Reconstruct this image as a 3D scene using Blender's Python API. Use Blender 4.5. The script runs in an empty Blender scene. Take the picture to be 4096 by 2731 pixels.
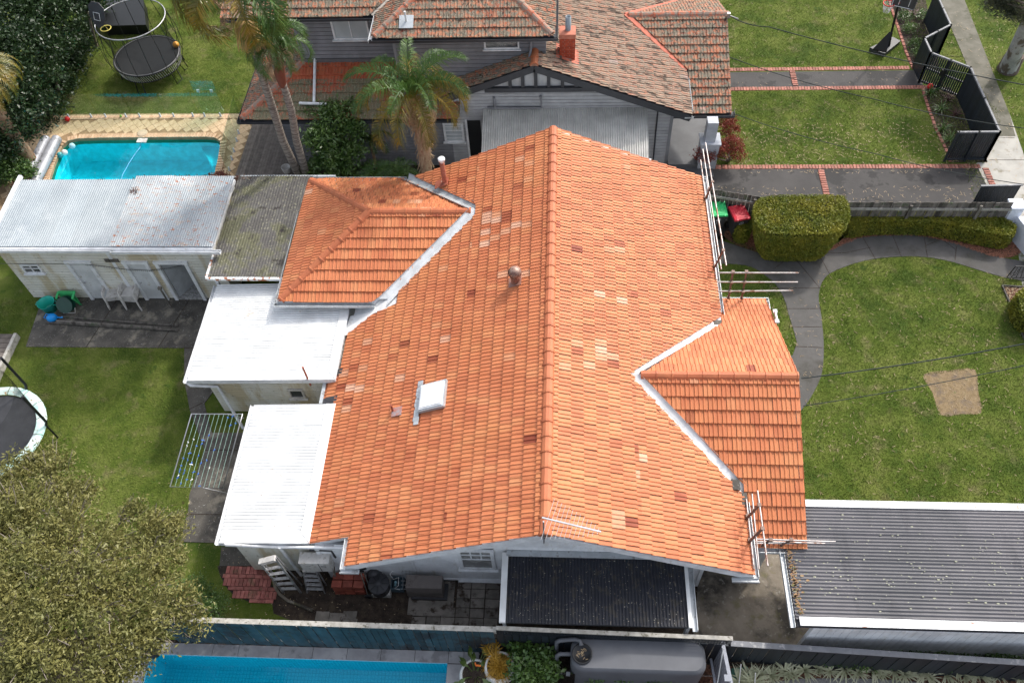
import bpy, bmesh, math, random
import numpy as np
from mathutils import Vector, Matrix
random.seed(7); rng = np.random.default_rng(7)
S = bpy.context.scene; COL = S.collection
# ---------------------------------------------------------------- camera
CF = 3355.05; CH = 23.5
CR = Vector((0.9981873888530731, 0.04161977126168516, -0.04347104064556932))
CU = Vector((-0.00858591411744243, 0.8134135366311155, 0.5816224724888377))
CV = Vector((-0.059566927178188706, 0.5801949784903225, -0.8122964779691972))
cam = bpy.data.cameras.new('camera'); co = bpy.data.objects.new('camera', cam); COL.objects.link(co)
m = Matrix.Identity(4)
for i, a in enumerate((CR, CU, -CV)):
    for j in range(3): m[j][i] = a[j]
m[2][3] = CH
co.matrix_world = m
cam.sensor_width = 36; cam.lens = CF / 4096 * 36; cam.clip_start = .5; cam.clip_end = 2000
S.camera = co
# ---------------------------------------------------------------- light
SUN_EL, SUN_AZ = math.radians(43), math.radians(38)     # azimuth measured from +Y (image up) towards +X (image right)
w = bpy.data.worlds.new('World'); S.world = w; w.use_nodes = True
nt = w.node_tree; bg = nt.nodes['Background']; sk = nt.nodes.new('ShaderNodeTexSky')
sk.sky_type = 'NISHITA'; sk.sun_disc = False; sk.sun_elevation = SUN_EL; sk.sun_rotation = SUN_AZ
sk.air_density = 1.0; sk.dust_density = 4.0; sk.ozone_density = 1.0
hs = nt.nodes.new('ShaderNodeHueSaturation'); hs.inputs['Saturation'].default_value = .45
nt.links.new(sk.outputs[0], hs.inputs['Color']); nt.links.new(hs.outputs[0], bg.inputs[0]); bg.inputs[1].default_value = .15
sl = bpy.data.lights.new('sun', 'SUN'); sl.energy = 1.35; sl.angle = math.radians(3.0); sl.color = (1, .95, .87)
so = bpy.data.objects.new('sun', sl); COL.objects.link(so)
sd = Vector((math.sin(SUN_AZ) * math.cos(SUN_EL), math.cos(SUN_AZ) * math.cos(SUN_EL), math.sin(SUN_EL)))
so.rotation_euler = sd.to_track_quat('Z', 'Y').to_euler(); so.location = (20, 30, 40)
S.view_settings.view_transform = 'Standard'; S.view_settings.look = 'None'; S.view_settings.gamma = 1
S.view_settings.use_curve_mapping = False; S.view_settings.exposure = 1.02
# ---------------------------------------------------------------- helpers
def ray(x, y): return CR * ((x - 2048) / CF) - CU * ((y - 1365.5) / CF) + CV
CAM = Vector((0, 0, CH))
def at(x, y, z=0): r = ray(x, y); return CAM + r * ((z - CH) / r.z)
def ay(x, y, Y): r = ray(x, y); return CAM + r * (Y / r.y)
def axx(x, y, X): r = ray(x, y); return CAM + r * (X / r.x)
def onp(x, y, P, N): r = ray(x, y); return CAM + r * ((P - CAM).dot(N) / r.dot(N))
def top_over(b, t):       # height of image point t standing over ground point at image point b
    g = at(*b); r = ray(*t); k = math.hypot(g.x, g.y) / math.hypot(r.x, r.y); return Vector((g.x, g.y, CH + r.z * k))
V3 = Vector
def P2(p): r = V3(p) - CAM; d = r.dot(CV); return (CR.dot(r) / d * CF + 2048, 1365.5 - CU.dot(r) / d * CF)
def thing(name, label, cat, loc=(0, 0, 0), group=None, rot=0):
    o = bpy.data.objects.new(name, None); COL.objects.link(o); o.location = loc; o.rotation_euler = (0, 0, rot)
    o.empty_display_size = .2; o['label'] = label; o['category'] = cat
    if group: o['group'] = group
    return o
def tag(o, label, cat, group=None):
    o['label'] = label; o['category'] = cat
    if group: o['group'] = group
    return o
def struct(o): o['kind'] = 'structure'; return o
def stuff(o): o['kind'] = 'stuff'; return o
def base_of(o):
    p = V3((0, 0, 0))
    while o: p = p + o.location; o = o.parent
    return p
class MB:
    def __init__(s): s.v = []; s.f = []; s.t = []; s.mi = []; s.cur = 0; s.smooth = []
    def add(s, vs, fs, t=0., sm=False):
        n = len(s.v); s.v += [tuple(p) for p in vs]
        for f in fs: s.f.append([i + n for i in f]); s.t.append(t); s.mi.append(s.cur); s.smooth.append(sm)
    def box(s, c, d, rz=0, t=0., M=None):
        c = V3(c); x, y, z = d[0] / 2, d[1] / 2, d[2] / 2
        R = M or Matrix.Rotation(rz, 3, 'Z')
        vs = [c + R @ V3((a * x, b * y, e * z)) for e in (-1, 1) for a, b in ((-1, -1), (1, -1), (1, 1), (-1, 1))]
        s.add(vs, [(3, 2, 1, 0), (4, 5, 6, 7), (0, 1, 5, 4), (1, 2, 6, 5), (2, 3, 7, 6), (3, 0, 4, 7)], t)
    def b2(s, a, b, t=0.):
        s.box([(a[i] + b[i]) / 2 for i in range(3)], [abs(b[i] - a[i]) for i in range(3)], t=t)
    def bar(s, a, b, wd, h, up=(0, 0, 1), t=0.):      # rectangular bar from a to b
        a, b = V3(a), V3(b); d = (b - a); L = d.length; d.normalize()
        sx = d.cross(V3(up))
        if sx.length < 1e-4: sx = d.cross(V3((1, 0, 0)))
        sx.normalize(); u = sx.cross(d)
        M = Matrix((d, sx, u)).transposed()
        s.box((a + b) / 2, (L, wd, h), M=M, t=t)
    def tube(s, pts, r, n=8, t=0., cap=True):
        pts = [V3(p) for p in pts]; rs = r if isinstance(r, (list, tuple)) else [r] * len(pts)
        vs = []; pu = None
        for i, p in enumerate(pts):
            d = (pts[min(i + 1, len(pts) - 1)] - pts[max(i - 1, 0)]).normalized()
            if pu is None:
                pu = d.cross(V3((0, 0, 1)));
                if pu.length < .05: pu = d.cross(V3((1, 0, 0)))
            pu = (pu - d * pu.dot(d)).normalized(); q = d.cross(pu)
            for k in range(n):
                a = 2 * math.pi * k / n; vs.append(p + (pu * math.cos(a) + q * math.sin(a)) * rs[i])
        fs = [(i * n + k, i * n + (k + 1) % n, (i + 1) * n + (k + 1) % n, (i + 1) * n + k) for i in range(len(pts) - 1) for k in range(n)]
        s.add(vs, fs, t, True)
        if cap: s.add(vs[:n], [tuple(range(n))[::-1]], t); s.add(vs[-n:], [tuple(range(n))], t)
    def lathe(s, prof, c=(0, 0, 0), n=24, t=0., sx=1, sy=1):
        vs = []; c = V3(c)
        for r, z in prof:
            for k in range(n):
                a = 2 * math.pi * k / n; vs.append(c + V3((r * math.cos(a) * sx, r * math.sin(a) * sy, z)))
        fs = [(i * n + k, i * n + (k + 1) % n, (i + 1) * n + (k + 1) % n, (i + 1) * n + k) for i in range(len(prof) - 1) for k in range(n)]
        s.add(vs, fs, t, True)
        if prof[-1][0] > .001: s.add(vs[-n:], [tuple(range(n))], t)
        if prof[0][0] > .001: s.add(vs[:n], [tuple(range(n))[::-1]], t)
    def prism(s, poly, z0, z1, t=0.):                 # poly of (x,y); z0/z1 numbers or functions
        f0 = z0 if callable(z0) else (lambda x, y: z0); f1 = z1 if callable(z1) else (lambda x, y: z1)
        ar = sum(poly[i][0] * poly[(i + 1) % len(poly)][1] - poly[(i + 1) % len(poly)][0] * poly[i][1] for i in range(len(poly)))
        if ar < 0: poly = poly[::-1]
        n = len(poly); vs = [(p[0], p[1], f0(p[0], p[1])) for p in poly] + [(p[0], p[1], f1(p[0], p[1])) for p in poly]
        s.add(vs, [tuple(range(n))[::-1], tuple(range(n, 2 * n))] + [(i, (i + 1) % n, (i + 1) % n + n, i + n) for i in range(n)], t)
    def sweep(s, prof, a, b, side, up=(0, 0, 1), t=0.):
        a, b, side, up = V3(a), V3(b), V3(side), V3(up); n = len(prof)
        vs = [p + side * q[0] + up * q[1] for p in (a, b) for q in prof]
        s.add(vs, [tuple(range(n)), tuple(range(n, 2 * n))[::-1]] + [(i, i + n, (i + 1) % n + n, (i + 1) % n) for i in range(n)], t)
    def build(s, name, mat, parent=None, smooth=None, fix=False):
        me = bpy.data.meshes.new(name); b = base_of(parent) if parent else V3((0, 0, 0))
        me.from_pydata([(x - b.x, y - b.y, z - b.z) for x, y, z in s.v], [], s.f)
        for mm in (mat if isinstance(mat, (list, tuple)) else [mat]): me.materials.append(mm)
        me.polygons.foreach_set('material_index', s.mi); me.polygons.foreach_set('use_smooth', s.smooth if smooth is None else [smooth] * len(s.f))
        a = me.attributes.new('tint', 'FLOAT', 'FACE'); a.data.foreach_set('value', s.t)
        me.update()
        if fix:
            bm = bmesh.new(); bm.from_mesh(me); bmesh.ops.recalc_face_normals(bm, faces=bm.faces); bm.to_mesh(me); bm.free()
        o = bpy.data.objects.new(name, me); COL.objects.link(o); o.parent = parent
        return o
def npmesh(name, verts, faces, tint, mat, parent=None, k=4):   # numpy mesh of k-gons, tint per face
    b = base_of(parent) if parent else V3((0, 0, 0)); verts = np.asarray(verts, dtype=np.float32) - np.array(b, dtype=np.float32)
    me = bpy.data.meshes.new(name); nf = len(faces)
    me.vertices.add(len(verts)); me.vertices.foreach_set('co', verts.ravel())
    me.loops.add(nf * k); me.loops.foreach_set('vertex_index', np.asarray(faces, dtype=np.int32).ravel())
    me.polygons.add(nf); me.polygons.foreach_set('loop_start', np.arange(nf, dtype=np.int32) * k)
    me.polygons.foreach_set('loop_total', np.full(nf, k, dtype=np.int32)) if False else None
    me.update(calc_edges=True); me.materials.append(mat)
    a = me.attributes.new('tint', 'FLOAT', 'FACE'); a.data.foreach_set('value', np.asarray(tint, dtype=np.float32))
    o = bpy.data.objects.new(name, me); COL.objects.link(o); o.parent = parent; return o
# ---------------------------------------------------------------- materials
def nmat(name, ramp, scale=2., rough=.7, bump=.0, bscale=30., over=(), rv=0., metal=0., detail=4., spec=.4, tintramp=None, trans=0., stretch=None, coat=0., tv=0.):
    mt = bpy.data.materials.new(name); mt.use_nodes = True; t = mt.node_tree; N = t.nodes; L = t.links
    bs = N['Principled BSDF']; bs.inputs['Roughness'].default_value = rough; bs.inputs['Metallic'].default_value = metal
    bs.inputs['Specular IOR Level'].default_value = spec; bs.inputs['Coat Weight'].default_value = coat
    geo = N.new('ShaderNodeNewGeometry')
    def noise(sc, det=4., st=None, rgh=.6):
        n = N.new('ShaderNodeTexNoise'); n.inputs['Scale'].default_value = sc; n.inputs['Detail'].default_value = det; n.inputs['Roughness'].default_value = rgh
        if st:
            mp = N.new('ShaderNodeMapping'); mp.inputs['Scale'].default_value = st; L.new(geo.outputs['Position'], mp.inputs[0]); L.new(mp.outputs[0], n.inputs['Vector'])
        else: L.new(geo.outputs['Position'], n.inputs['Vector'])
        mr = N.new('ShaderNodeMapRange'); mr.clamp = False; mr.inputs[1].default_value = .5 - .5 / 1.55; mr.inputs[2].default_value = .5 + .5 / 1.55; L.new(n.outputs['Fac'], mr.inputs[0])
        return mr.outputs[0]
    if len(ramp) == 3 and not isinstance(ramp[0], tuple): ramp = [tuple(c * .88 for c in ramp), tuple(min(1, c * 1.12) for c in ramp)]
    def mkramp(fac, cols, lo=.3, hi=.7):
        r = N.new('ShaderNodeValToRGB'); e = r.color_ramp.elements; n = len(cols)
        for i, c in enumerate(cols):
            if len(c) == 4 and not isinstance(c[0], tuple): p, c = c[0], c[1:]
            else: p = lo + (hi - lo) * i / max(1, n - 1)
            el = e[i] if i < 2 else e.new(p)
            el.position = p; el.color = (*c, 1)
        L.new(fac, r.inputs[0]); return r.outputs[0]
    col = mkramp(noise(scale, detail, stretch), ramp)
    if tintramp:
        at_ = N.new('ShaderNodeAttribute'); at_.attribute_name = 'tint'
        oi = N.new('ShaderNodeObjectInfo'); se = N.new('ShaderNodeSeparateColor'); L.new(oi.outputs['Color'], se.inputs[0])
        ad = N.new('ShaderNodeMath'); ad.operation = 'ADD'; L.new(at_.outputs['Fac'], ad.inputs[0]); L.new(se.outputs[0], ad.inputs[1])
        c2 = mkramp(ad.outputs[0], tintramp, 0, 1)
        mx = N.new('ShaderNodeMix'); mx.data_type = 'RGBA'; mx.blend_type = 'MULTIPLY'; mx.inputs[0].default_value = 1
        L.new(col, mx.inputs[6]); L.new(c2, mx.inputs[7]); col = mx.outputs[2]
    for ov in over:
        c, sc, lo, hi = ov[:4]; st = ov[4] if len(ov) > 4 else None; amt = ov[5] if len(ov) > 5 else 1.
        f = noise(sc, 5., st, .65); mr = N.new('ShaderNodeMapRange'); mr.inputs[1].default_value = lo; mr.inputs[2].default_value = hi; mr.inputs[4].default_value = amt; L.new(f, mr.inputs[0])
        mx = N.new('ShaderNodeMix'); mx.data_type = 'RGBA'; L.new(mr.outputs[0], mx.inputs[0]); L.new(col, mx.inputs[6]); mx.inputs[7].default_value = (*c, 1); col = mx.outputs[2]
    if rv:
        oi = N.new('ShaderNodeObjectInfo'); mr = N.new('ShaderNodeMapRange'); mr.inputs[3].default_value = 1 - rv; mr.inputs[4].default_value = 1 + rv; L.new(oi.outputs['Random'], mr.inputs[0])
        hv = N.new('ShaderNodeHueSaturation'); L.new(mr.outputs[0], hv.inputs['Value']); L.new(col, hv.inputs['Color']); col = hv.outputs[0]
    L.new(col, bs.inputs['Base Color'])
    if bump:
        b = N.new('ShaderNodeBump'); b.inputs['Strength'].default_value = bump; b.inputs['Distance'].default_value = .02
        L.new(noise(bscale, 3.), b.inputs['Height']); L.new(b.outputs[0], bs.inputs['Normal'])
    if trans:
        tr = N.new('ShaderNodeBsdfTranslucent'); L.new(col, tr.inputs[0]); ms = N.new('ShaderNodeMixShader'); ms.inputs[0].default_value = trans
        L.new(bs.outputs[0], ms.inputs[1]); L.new(tr.outputs[0], ms.inputs[2]); L.new(ms.outputs[0], N['Material Output'].inputs[0])
    return mt
def glassmat(name, tint, rough=.03, fres=1.3, base=.06):
    mt = bpy.data.materials.new(name); mt.use_nodes = True; t = mt.node_tree; N = t.nodes; L = t.links
    N.remove(N['Principled BSDF']); tr = N.new('ShaderNodeBsdfTransparent'); tr.inputs[0].default_value = (*tint, 1)
    gl = N.new('ShaderNodeBsdfGlossy'); gl.inputs['Roughness'].default_value = rough
    lw = N.new('ShaderNodeLayerWeight'); pw = N.new('ShaderNodeMath'); pw.operation = 'POWER'; pw.inputs[1].default_value = 4; fr = N.new('ShaderNodeMath'); fr.operation = 'MULTIPLY_ADD'; fr.inputs[1].default_value = .7; fr.inputs[2].default_value = .02
    L.new(lw.outputs['Facing'], pw.inputs[0]); L.new(pw.outputs[0], fr.inputs[0]); ms = N.new('ShaderNodeMixShader')
    if base:
        ad = N.new('ShaderNodeMath'); ad.operation = 'ADD'; ad.inputs[1].default_value = base; L.new(fr.outputs[0], ad.inputs[0]); L.new(ad.outputs[0], ms.inputs[0])
    else: L.new(fr.outputs[0], ms.inputs[0])
    L.new(tr.outputs[0], ms.inputs[1]); L.new(gl.outputs[0], ms.inputs[2]); L.new(ms.outputs[0], N['Material Output'].inputs[0]); return mt
M = {}
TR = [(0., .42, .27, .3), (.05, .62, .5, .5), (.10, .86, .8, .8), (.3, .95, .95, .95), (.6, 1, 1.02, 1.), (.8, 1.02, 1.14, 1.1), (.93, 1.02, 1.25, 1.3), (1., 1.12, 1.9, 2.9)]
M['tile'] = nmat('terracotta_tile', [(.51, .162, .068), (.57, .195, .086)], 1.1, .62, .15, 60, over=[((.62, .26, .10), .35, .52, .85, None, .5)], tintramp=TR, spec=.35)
M['tile_dark'] = nmat('terracotta_cap', [(.42, .125, .055), (.50, .15, .065)], 2, .6, .2, 60, tintramp=TR, spec=.4)
LICH = [((.165, .158, .12), 5., .38, .56, None, .9), ((.27, .26, .205), 16., .55, .66, None, .85), ((.04, .028, .02), 7., .60, .70, (1.6, .8, 1), .9), ((.48, .15, .075), .9, .68, .74, None, .8)]
M['tile_old'] = nmat('lichened_tile', [(.40, .13, .07), (.46, .19, .11)], 3, .8, .4, 50, over=LICH, tintramp=TR, spec=.25)
M['tile_red'] = nmat('washed_red_tile', [(.42, .095, .045), (.48, .13, .065)], 3, .8, .3, 50, over=[((.17, .165, .11), 8., .62, .7, None, .8)], tintramp=TR, spec=.25)
M['tile_old_right'] = nmat('weathered_tile', [(.40, .165, .105), (.45, .22, .15)], 3, .8, .4, 50, over=[((.26, .225, .175), 5., .34, .55, (.7, 2.4, 1), .8), ((.36, .33, .25), 20., .56, .66, None, .7), ((.06, .045, .035), 2.2, .54, .66, (.8, 2.0, 1), .85)], tintramp=TR, spec=.25)
M['tile_old_red'] = nmat('mossy_red_tile', [(.40, .085, .045), (.46, .12, .06)], 3, .8, .4, 50, over=[((.17, .175, .11), .8, .42, .56, (1, 1.5, 1), .85), ((.16, .165, .10), 9., .52, .6, None, .9), ((.30, .30, .22), 22., .58, .66, None, .8)], tintramp=TR, spec=.25)
M['cap_old'] = nmat('old_ridge_cap', [(.46, .13, .07), (.52, .2, .12)], 4, .8, .3, 50, over=[((.24, .22, .18), 7., .40, .55, None, .85)], tintramp=TR)
M['white_roof'] = nmat('white_metal', (.72, .73, .725), 1.5, .45, over=[((.5, .36, .24), 3., .74, .8, None, .5)], rv=.02)
M['white_trim'] = nmat('white_paint', (.70, .715, .73), 3, .5, over=[((.4, .36, .3), 7., .66, .8, None, .5)])
M['zinc'] = nmat('zinc_trim', (.50, .53, .55), 3, .45, metal=.4, over=[((.3, .3, .3), 6, .6, .75)])
M['grey_metal'] = nmat('galvanised_sheet', [(.245, .285, .315), (.31, .35, .375)], .7, .5, over=[((.42, .45, .47), .6, .56, .8, None, .7)], rv=.05)
M['rust_metal'] = nmat('rusting_sheet', [(.235, .27, .30), (.33, .36, .38)], .9, .5, over=[((.46, .48, .49), .8, .56, .8, None, .7), ((.40, .27, .18), 3., .60, .74, (1, 2, 1), .6), ((.30, .10, .035), 5., .66, .70, (1, 2.2, 1), .95)], rv=.06)
M['lichen_metal'] = nmat('lichened_sheet', [(.085, .08, .075), (.13, .125, .118)], 1.2, .8, over=[((.115, .115, .06), .6, .50, .60, None, .85), ((.26, .255, .18), 11., .60, .70, None, .75), ((.035, .03, .028), 2.4, .62, .75)], rv=.1)
M['black_metal'] = nmat('black_sheet', (.022, .024, .033), 2, .5, over=[((.35, .3, .22), 26., .73, .76, (1, .15, 1), .8), ((.05, .045, .04), 4, .55, .7)], rv=.12)
M['dark_sheet'] = nmat('dark_grey_sheet', [(.095, .095, .103), (.135, .13, .14)], .7, .5, over=[((.34, .35, .27), 9., .84, .87), ((.06, .06, .068), 1.3, .6, .72, (1, .2, 1), .5)], rv=.05)
M['joint_shade'] = nmat('painted_lap_shadow', (.05, .048, .043), 3, .9)  # dark tone that paints in the shadow line between lapped boards
M['wb_white'] = nmat('white_weatherboard', (.72, .735, .75), 2, .6, over=[((.5, .47, .4), 3, .6, .78, (1, 1, .3), .6)], rv=.03)
M['wb_cream'] = nmat('dirty_cream_board', [(.62, .60, .52), (.70, .69, .63)], 1.5, .7, over=[((.45, .36, .2), 1.6, .5, .68, (1, 1, .2), .75), ((.25, .22, .16), 9, .66, .75, None, .6)], rv=.04)
M['wb_grey'] = nmat('grey_weatherboard', (.20, .205, .222), 2, .65, rv=.05)
M['wb_lightgrey'] = nmat('light_grey_board', (.37, .38, .40), 2, .65, rv=.04)
M['charcoal'] = nmat('charcoal_paint', (.035, .038, .045), 3, .5)
M['fence_dark'] = nmat('dark_fence', (.018, .024, .032), 3, .5, rv=.25)
M['fence_top'] = nmat('grey_cap_rail', (.16, .165, .18), 3, .6, over=[((.3, .3, .3), 5, .6, .7)])
M['fence_teal'] = nmat('blue_grey_paling', [(.018, .045, .062), (.032, .07, .088)], 2.5, .65, over=[((.02, .022, .026), 1.5, .5, .65), ((.06, .065, .06), 12, .62, .7, (1, 1, .2), .5)], rv=.3)
M['old_wood'] = nmat('weathered_timber', [(.10, .09, .078), (.20, .18, .16)], 6, .85, .3, 40, stretch=(1, 1, .25), over=[((.035, .03, .025), 5, .55, .7, (1, 1, .3), .8), ((.08, .1, .06), 3, .6, .72)], rv=.3)
M['rail_wood'] = nmat('grey_timber_rail', [(.30, .285, .25), (.45, .43, .39)], 6, .85, over=[((.14, .13, .1), 9, .6, .72)], rv=.15)
M['deck_wood'] = nmat('dark_deck_board', [(.11, .092, .08), (.17, .145, .125)], 5, .8, .2, 40, rv=.25)
M['concrete'] = nmat('stained_concrete', [(.17, .145, .115), (.27, .235, .19)], 1.3, .85, .2, 40, over=[((.05, .045, .038), .9, .48, .66, None, .9), ((.36, .34, .3), 6, .64, .74, None, .6), ((.15, .135, .06), 2.2, .58, .72, None, .6)])
M['slab_dark'] = nmat('dark_damp_concrete', [(.055, .05, .043), (.11, .10, .085)], 1.5, .8, .2, 40, over=[((.26, .23, .18), 1.1, .56, .72, None, .85), ((.3, .3, .28), 24, .7, .74)])
M['path'] = nmat('grey_concrete_path', [(.072, .069, .065), (.105, .10, .096)], 1.6, .85, .15, 60, over=[((.035, .033, .024), .8, .55, .75, None, .8), ((.4, .4, .36), 7, .86, .88), ((.14, .14, .13), 40, .6, .75, None, .4)])
M['light_path'] = nmat('pale_footpath', [(.33, .32, .29), (.40, .385, .35)], 2, .85, over=[((.22, .2, .15), 1.8, .6, .75)])
M['slab_moss'] = nmat('mossy_footpath', [(.10, .095, .07), (.15, .14, .11)], 2, .85, .2, 40, over=[((.06, .06, .035), 1.2, .55, .75)])
M['asphalt'] = nmat('asphalt', [(.042, .039, .038), (.058, .054, .052)], 1.1, .8, .3, 90, over=[((.019, .018, .018), .55, .54, .60, None, .9), ((.09, .085, .08), 60, .62, .75, None, .5)])
M['soil'] = nmat('dark_soil', [(.028, .02, .015), (.06, .043, .032)], 5, .95, .8, 25, over=[((.1, .075, .05), 3, .55, .72, None, .6), ((.6, .58, .52), 30, .77, .79)])
M['mulch'] = nmat('bark_litter', [(.11, .05, .03), (.24, .115, .07)], 18, .95, 1., 40, over=[((.05, .028, .02), 12, .5, .62)])
M['grass'] = nmat('lawn', [(.046, .080, .012), (.085, .122, .018), (.135, .162, .036)], .6, .9, .9, 45, detail=7, over=[((.19, .17, .08), 1.5, .56, .85, None, .75), ((.028, .070, .012), 1.9, .64, .78, None, .75), ((.15, .15, .055), 22, .54, .75, None, .6), ((.02, .042, .008), 34, .58, .75, None, .6)], spec=.1)
M['grass_blade'] = nmat('grass_blades', [(.06, .10, .014), (.11, .15, .032)], 1.2, .8, over=[((.22, .195, .095), 1.5, .56, .85, None, .8)], tintramp=[(.6, .7, .5), (1, 1, 1), (1.7, 1.5, 1.6)], spec=.2, trans=.2)
M['burnt'] = nmat('dead_grass_patch', [(.17, .12, .06), (.24, .175, .10)], 8, .95, .8, 40, over=[((.10, .08, .07), 3, .5, .8, None, .8), ((.07, .10, .02), 4, .68, .8, None, .8)])
M['brick'] = nmat('red_brick', [(.29, .105, .075), (.38, .17, .13)], 9, .85, .3, 60, over=[((.40, .29, .25), 20, .6, .72, None, .5)], rv=.28)
M['brick_stack'] = nmat('terracotta_stack', [(.24, .055, .035), (.36, .09, .055)], 6, .6, .2, 50, rv=.25)
M['brick_red'] = nmat('chimney_brick', [(.36, .055, .025), (.44, .08, .035)], 6, .7, .3, 60, rv=.15)
M['paver_red'] = nmat('red_paver', [(.30, .095, .08), (.40, .15, .125)], 7, .8, .3, 60, over=[((.16, .1, .06), 3, .55, .7, None, .7)], rv=.25)
M['paver_grey'] = nmat('grey_paver', [(.16, .145, .125), (.24, .215, .19)], 4, .9, .3, 50, over=[((.05, .035, .025), 3, .55, .7)], rv=.22)
M['sandstone'] = nmat('sandstone_tile', [(.52, .36, .21), (.62, .46, .29)], 4, .75, .15, 50, rv=.04, stretch=(2, 1, 1))
M['coping'] = nmat('sandstone_coping', [(.50, .33, .20), (.58, .41, .27)], 4, .75, .1, 50, rv=.12)
M['stone_grey'] = nmat('grey_coping', [(.27, .265, .275), (.36, .355, .36)], 2.2, .7, over=[((.17, .165, .17), 1.3, .58, .68, None, .7)], rv=.07)
M['pool_floor'] = nmat('pool_shell', (.62, .80, .84), 3, .7)
M['water'] = glassmat('pool_water', (.10, .84, .93), .02, 1.33, .0)
M['water2'] = glassmat('lap_pool_water', (.12, .80, .87), .02, 1.33, .0)
M['glass'] = glassmat('clear_glass', (.86, .95, .92), .01, 1.45, .02)
M['mesh'] = glassmat('net', (.80, .81, .80), .8, 1.2, .0)
for n_ in [n for n in M['mesh'].node_tree.nodes if n.type == 'BSDF_GLOSSY']: n_.inputs[0].default_value = (.03, .03, .03, 1)
M['dark_glass'] = nmat('window_glass', (.05, .055, .06), 2, .12, spec=.9, over=[((.14, .14, .14), 1.2, .5, .6)])
M['blind'] = nmat('frosted_pane', (.42, .46, .48), 1, .3, spec=.6)
M['chrome'] = nmat('steel', (.52, .52, .53), 3, .3, metal=.8)
M['alloy'] = nmat('aluminium', (.42, .42, .43), 6, .45, metal=.6, over=[((.25, .24, .23), 8, .55, .7)])
M['tube'] = nmat('scaffold_tube', (.40, .37, .36), 4, .4, metal=.7, over=[((.2, .12, .09), 3, .55, .7)])
M['clamp'] = nmat('scaffold_clamp', (.17, .12, .1), 5, .6, metal=.5)
M['black'] = nmat('black_plastic', (.012, .013, .015), 3, .45)
M['black_mat'] = nmat('jumping_mat', (.014, .015, .017), 8, .7)
M['dark_grey'] = nmat('dark_grey_plastic', (.05, .05, .055), 3, .5)
M['cover_brown'] = nmat('brown_vinyl', (.15, .13, .12), 2, .6, over=[((.08, .065, .055), 2, .55, .7)])
M['grey_tank'] = nmat('grey_tank', (.10, .105, .118), 1.2, .5)
M['white_plastic'] = nmat('white_plastic', (.72, .72, .70), 4, .45)
M['dirty_white'] = nmat('weathered_white_plastic', (.55, .53, .50), 4, .55, over=[((.3, .27, .22), 9, .6, .75)])
M['green_lid'] = nmat('green_plastic', (.02, .48, .14), 3, .45)
M['red_lid'] = nmat('red_plastic', (.55, .02, .04), 3, .45)
M['teal'] = nmat('teal_plastic', (.02, .42, .33), 3, .4)
M['green_reel'] = nmat('green_plastic_frame', (.05, .42, .14), 3, .4)
M['blue'] = nmat('blue_plastic', (.01, .28, .75), 3, .4)
M['peg_blue'] = nmat('peg_blue', (.02, .12, .5), 3, .5)
M['pale_blue'] = nmat('pale_blue_plastic', (.35, .62, .7), 3, .4)
M['orange'] = nmat('orange_rubber', (.62, .28, .04), 3, .6)
M['red'] = nmat('red_rubber', (.6, .02, .02), 3, .5)
M['mint'] = nmat('faded_spring_pad', [(.45, .72, .66), (.72, .80, .78)], 3, .7, over=[((.4, .25, .12), 4, .64, .72)])
M['rust_pipe'] = nmat('painted_flue', (.34, .10, .06), 4, .6, over=[((.5, .4, .33), 12, .68, .74)])
M['render_white'] = nmat('white_render', (.62, .66, .74), 2, .7)
M['verandah'] = nmat('grey_painted_slab', (.11, .113, .12), 2, .6)
M['silver_cover'] = nmat('silver_roller_cover', (.33, .34, .37), 2, .5, metal=.2, over=[((.2, .2, .21), 5, .6, .7)])
M['bark'] = nmat('bark', [(.10, .08, .065), (.19, .16, .13)], 5, .9, .8, 12)
M['palm_trunk'] = nmat('ringed_palm_trunk', [(.21, .18, .15), (.32, .285, .25)], 14, .85, .6, 20, stretch=(.4, .4, 2.5), over=[((.08, .065, .055), 10, .58, .66, (.3, .3, 2.5), .8)])
M['gum_bark'] = nmat('smooth_gum_bark', [(.28, .28, .28), (.42, .42, .42)], 3, .8, .4, 8, over=[((.12, .09, .065), 1.8, .54, .62, (1, 1, .5), .9)])
M['boot'] = nmat('frond_bases', [(.26, .15, .09), (.38, .26, .17)], 12, .9, .8, 20, stretch=(1, 1, .3))
M['dry'] = nmat('dry_frond', [(.24, .17, .11), (.36, .28, .19)], 6, .8, tintramp=[(.7, .68, .65), (1, 1, 1), (1.25, 1.2, 1.1)], trans=.15)
LT = [(.45, .5, .5), (.8, .85, .8), (1, 1, 1), (1.3, 1.25, 1.2)]
def leafm(name, a, b, tr=LT, rough=.5, trans=.2, spec=.35): return nmat(name, [a, b], 1.6, rough, tintramp=tr, trans=trans, spec=spec)
M['leaf_olive'] = leafm('olive_yellow_leaves', (.080, .098, .046), (.112, .125, .06), [(.3, .42, .42), (.7, .9, .8), (1.0, 1.05, 1.), (1.9, 1.6, 1.05)])
M['leaf_dark'] = leafm('dark_hedge_leaves', (.012, .028, .01), (.03, .06, .02), rough=.4, spec=.5)
M['leaf_mid'] = leafm('mid_green_leaves', (.042, .092, .02), (.09, .155, .04), rough=.35, spec=.6)
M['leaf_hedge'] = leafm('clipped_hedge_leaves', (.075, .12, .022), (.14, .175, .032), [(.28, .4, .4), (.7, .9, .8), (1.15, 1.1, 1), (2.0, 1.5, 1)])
M['leaf_red'] = leafm('red_tipped_leaves', (.10, .07, .035), (.08, .09, .035), [(.5, .7, .6), (1, 1.2, 1), (1.3, .9, .9), (2.6, .55, .8)])
M['leaf_gum'] = leafm('grey_green_leaves', (.05, .06, .04), (.09, .10, .06))
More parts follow.
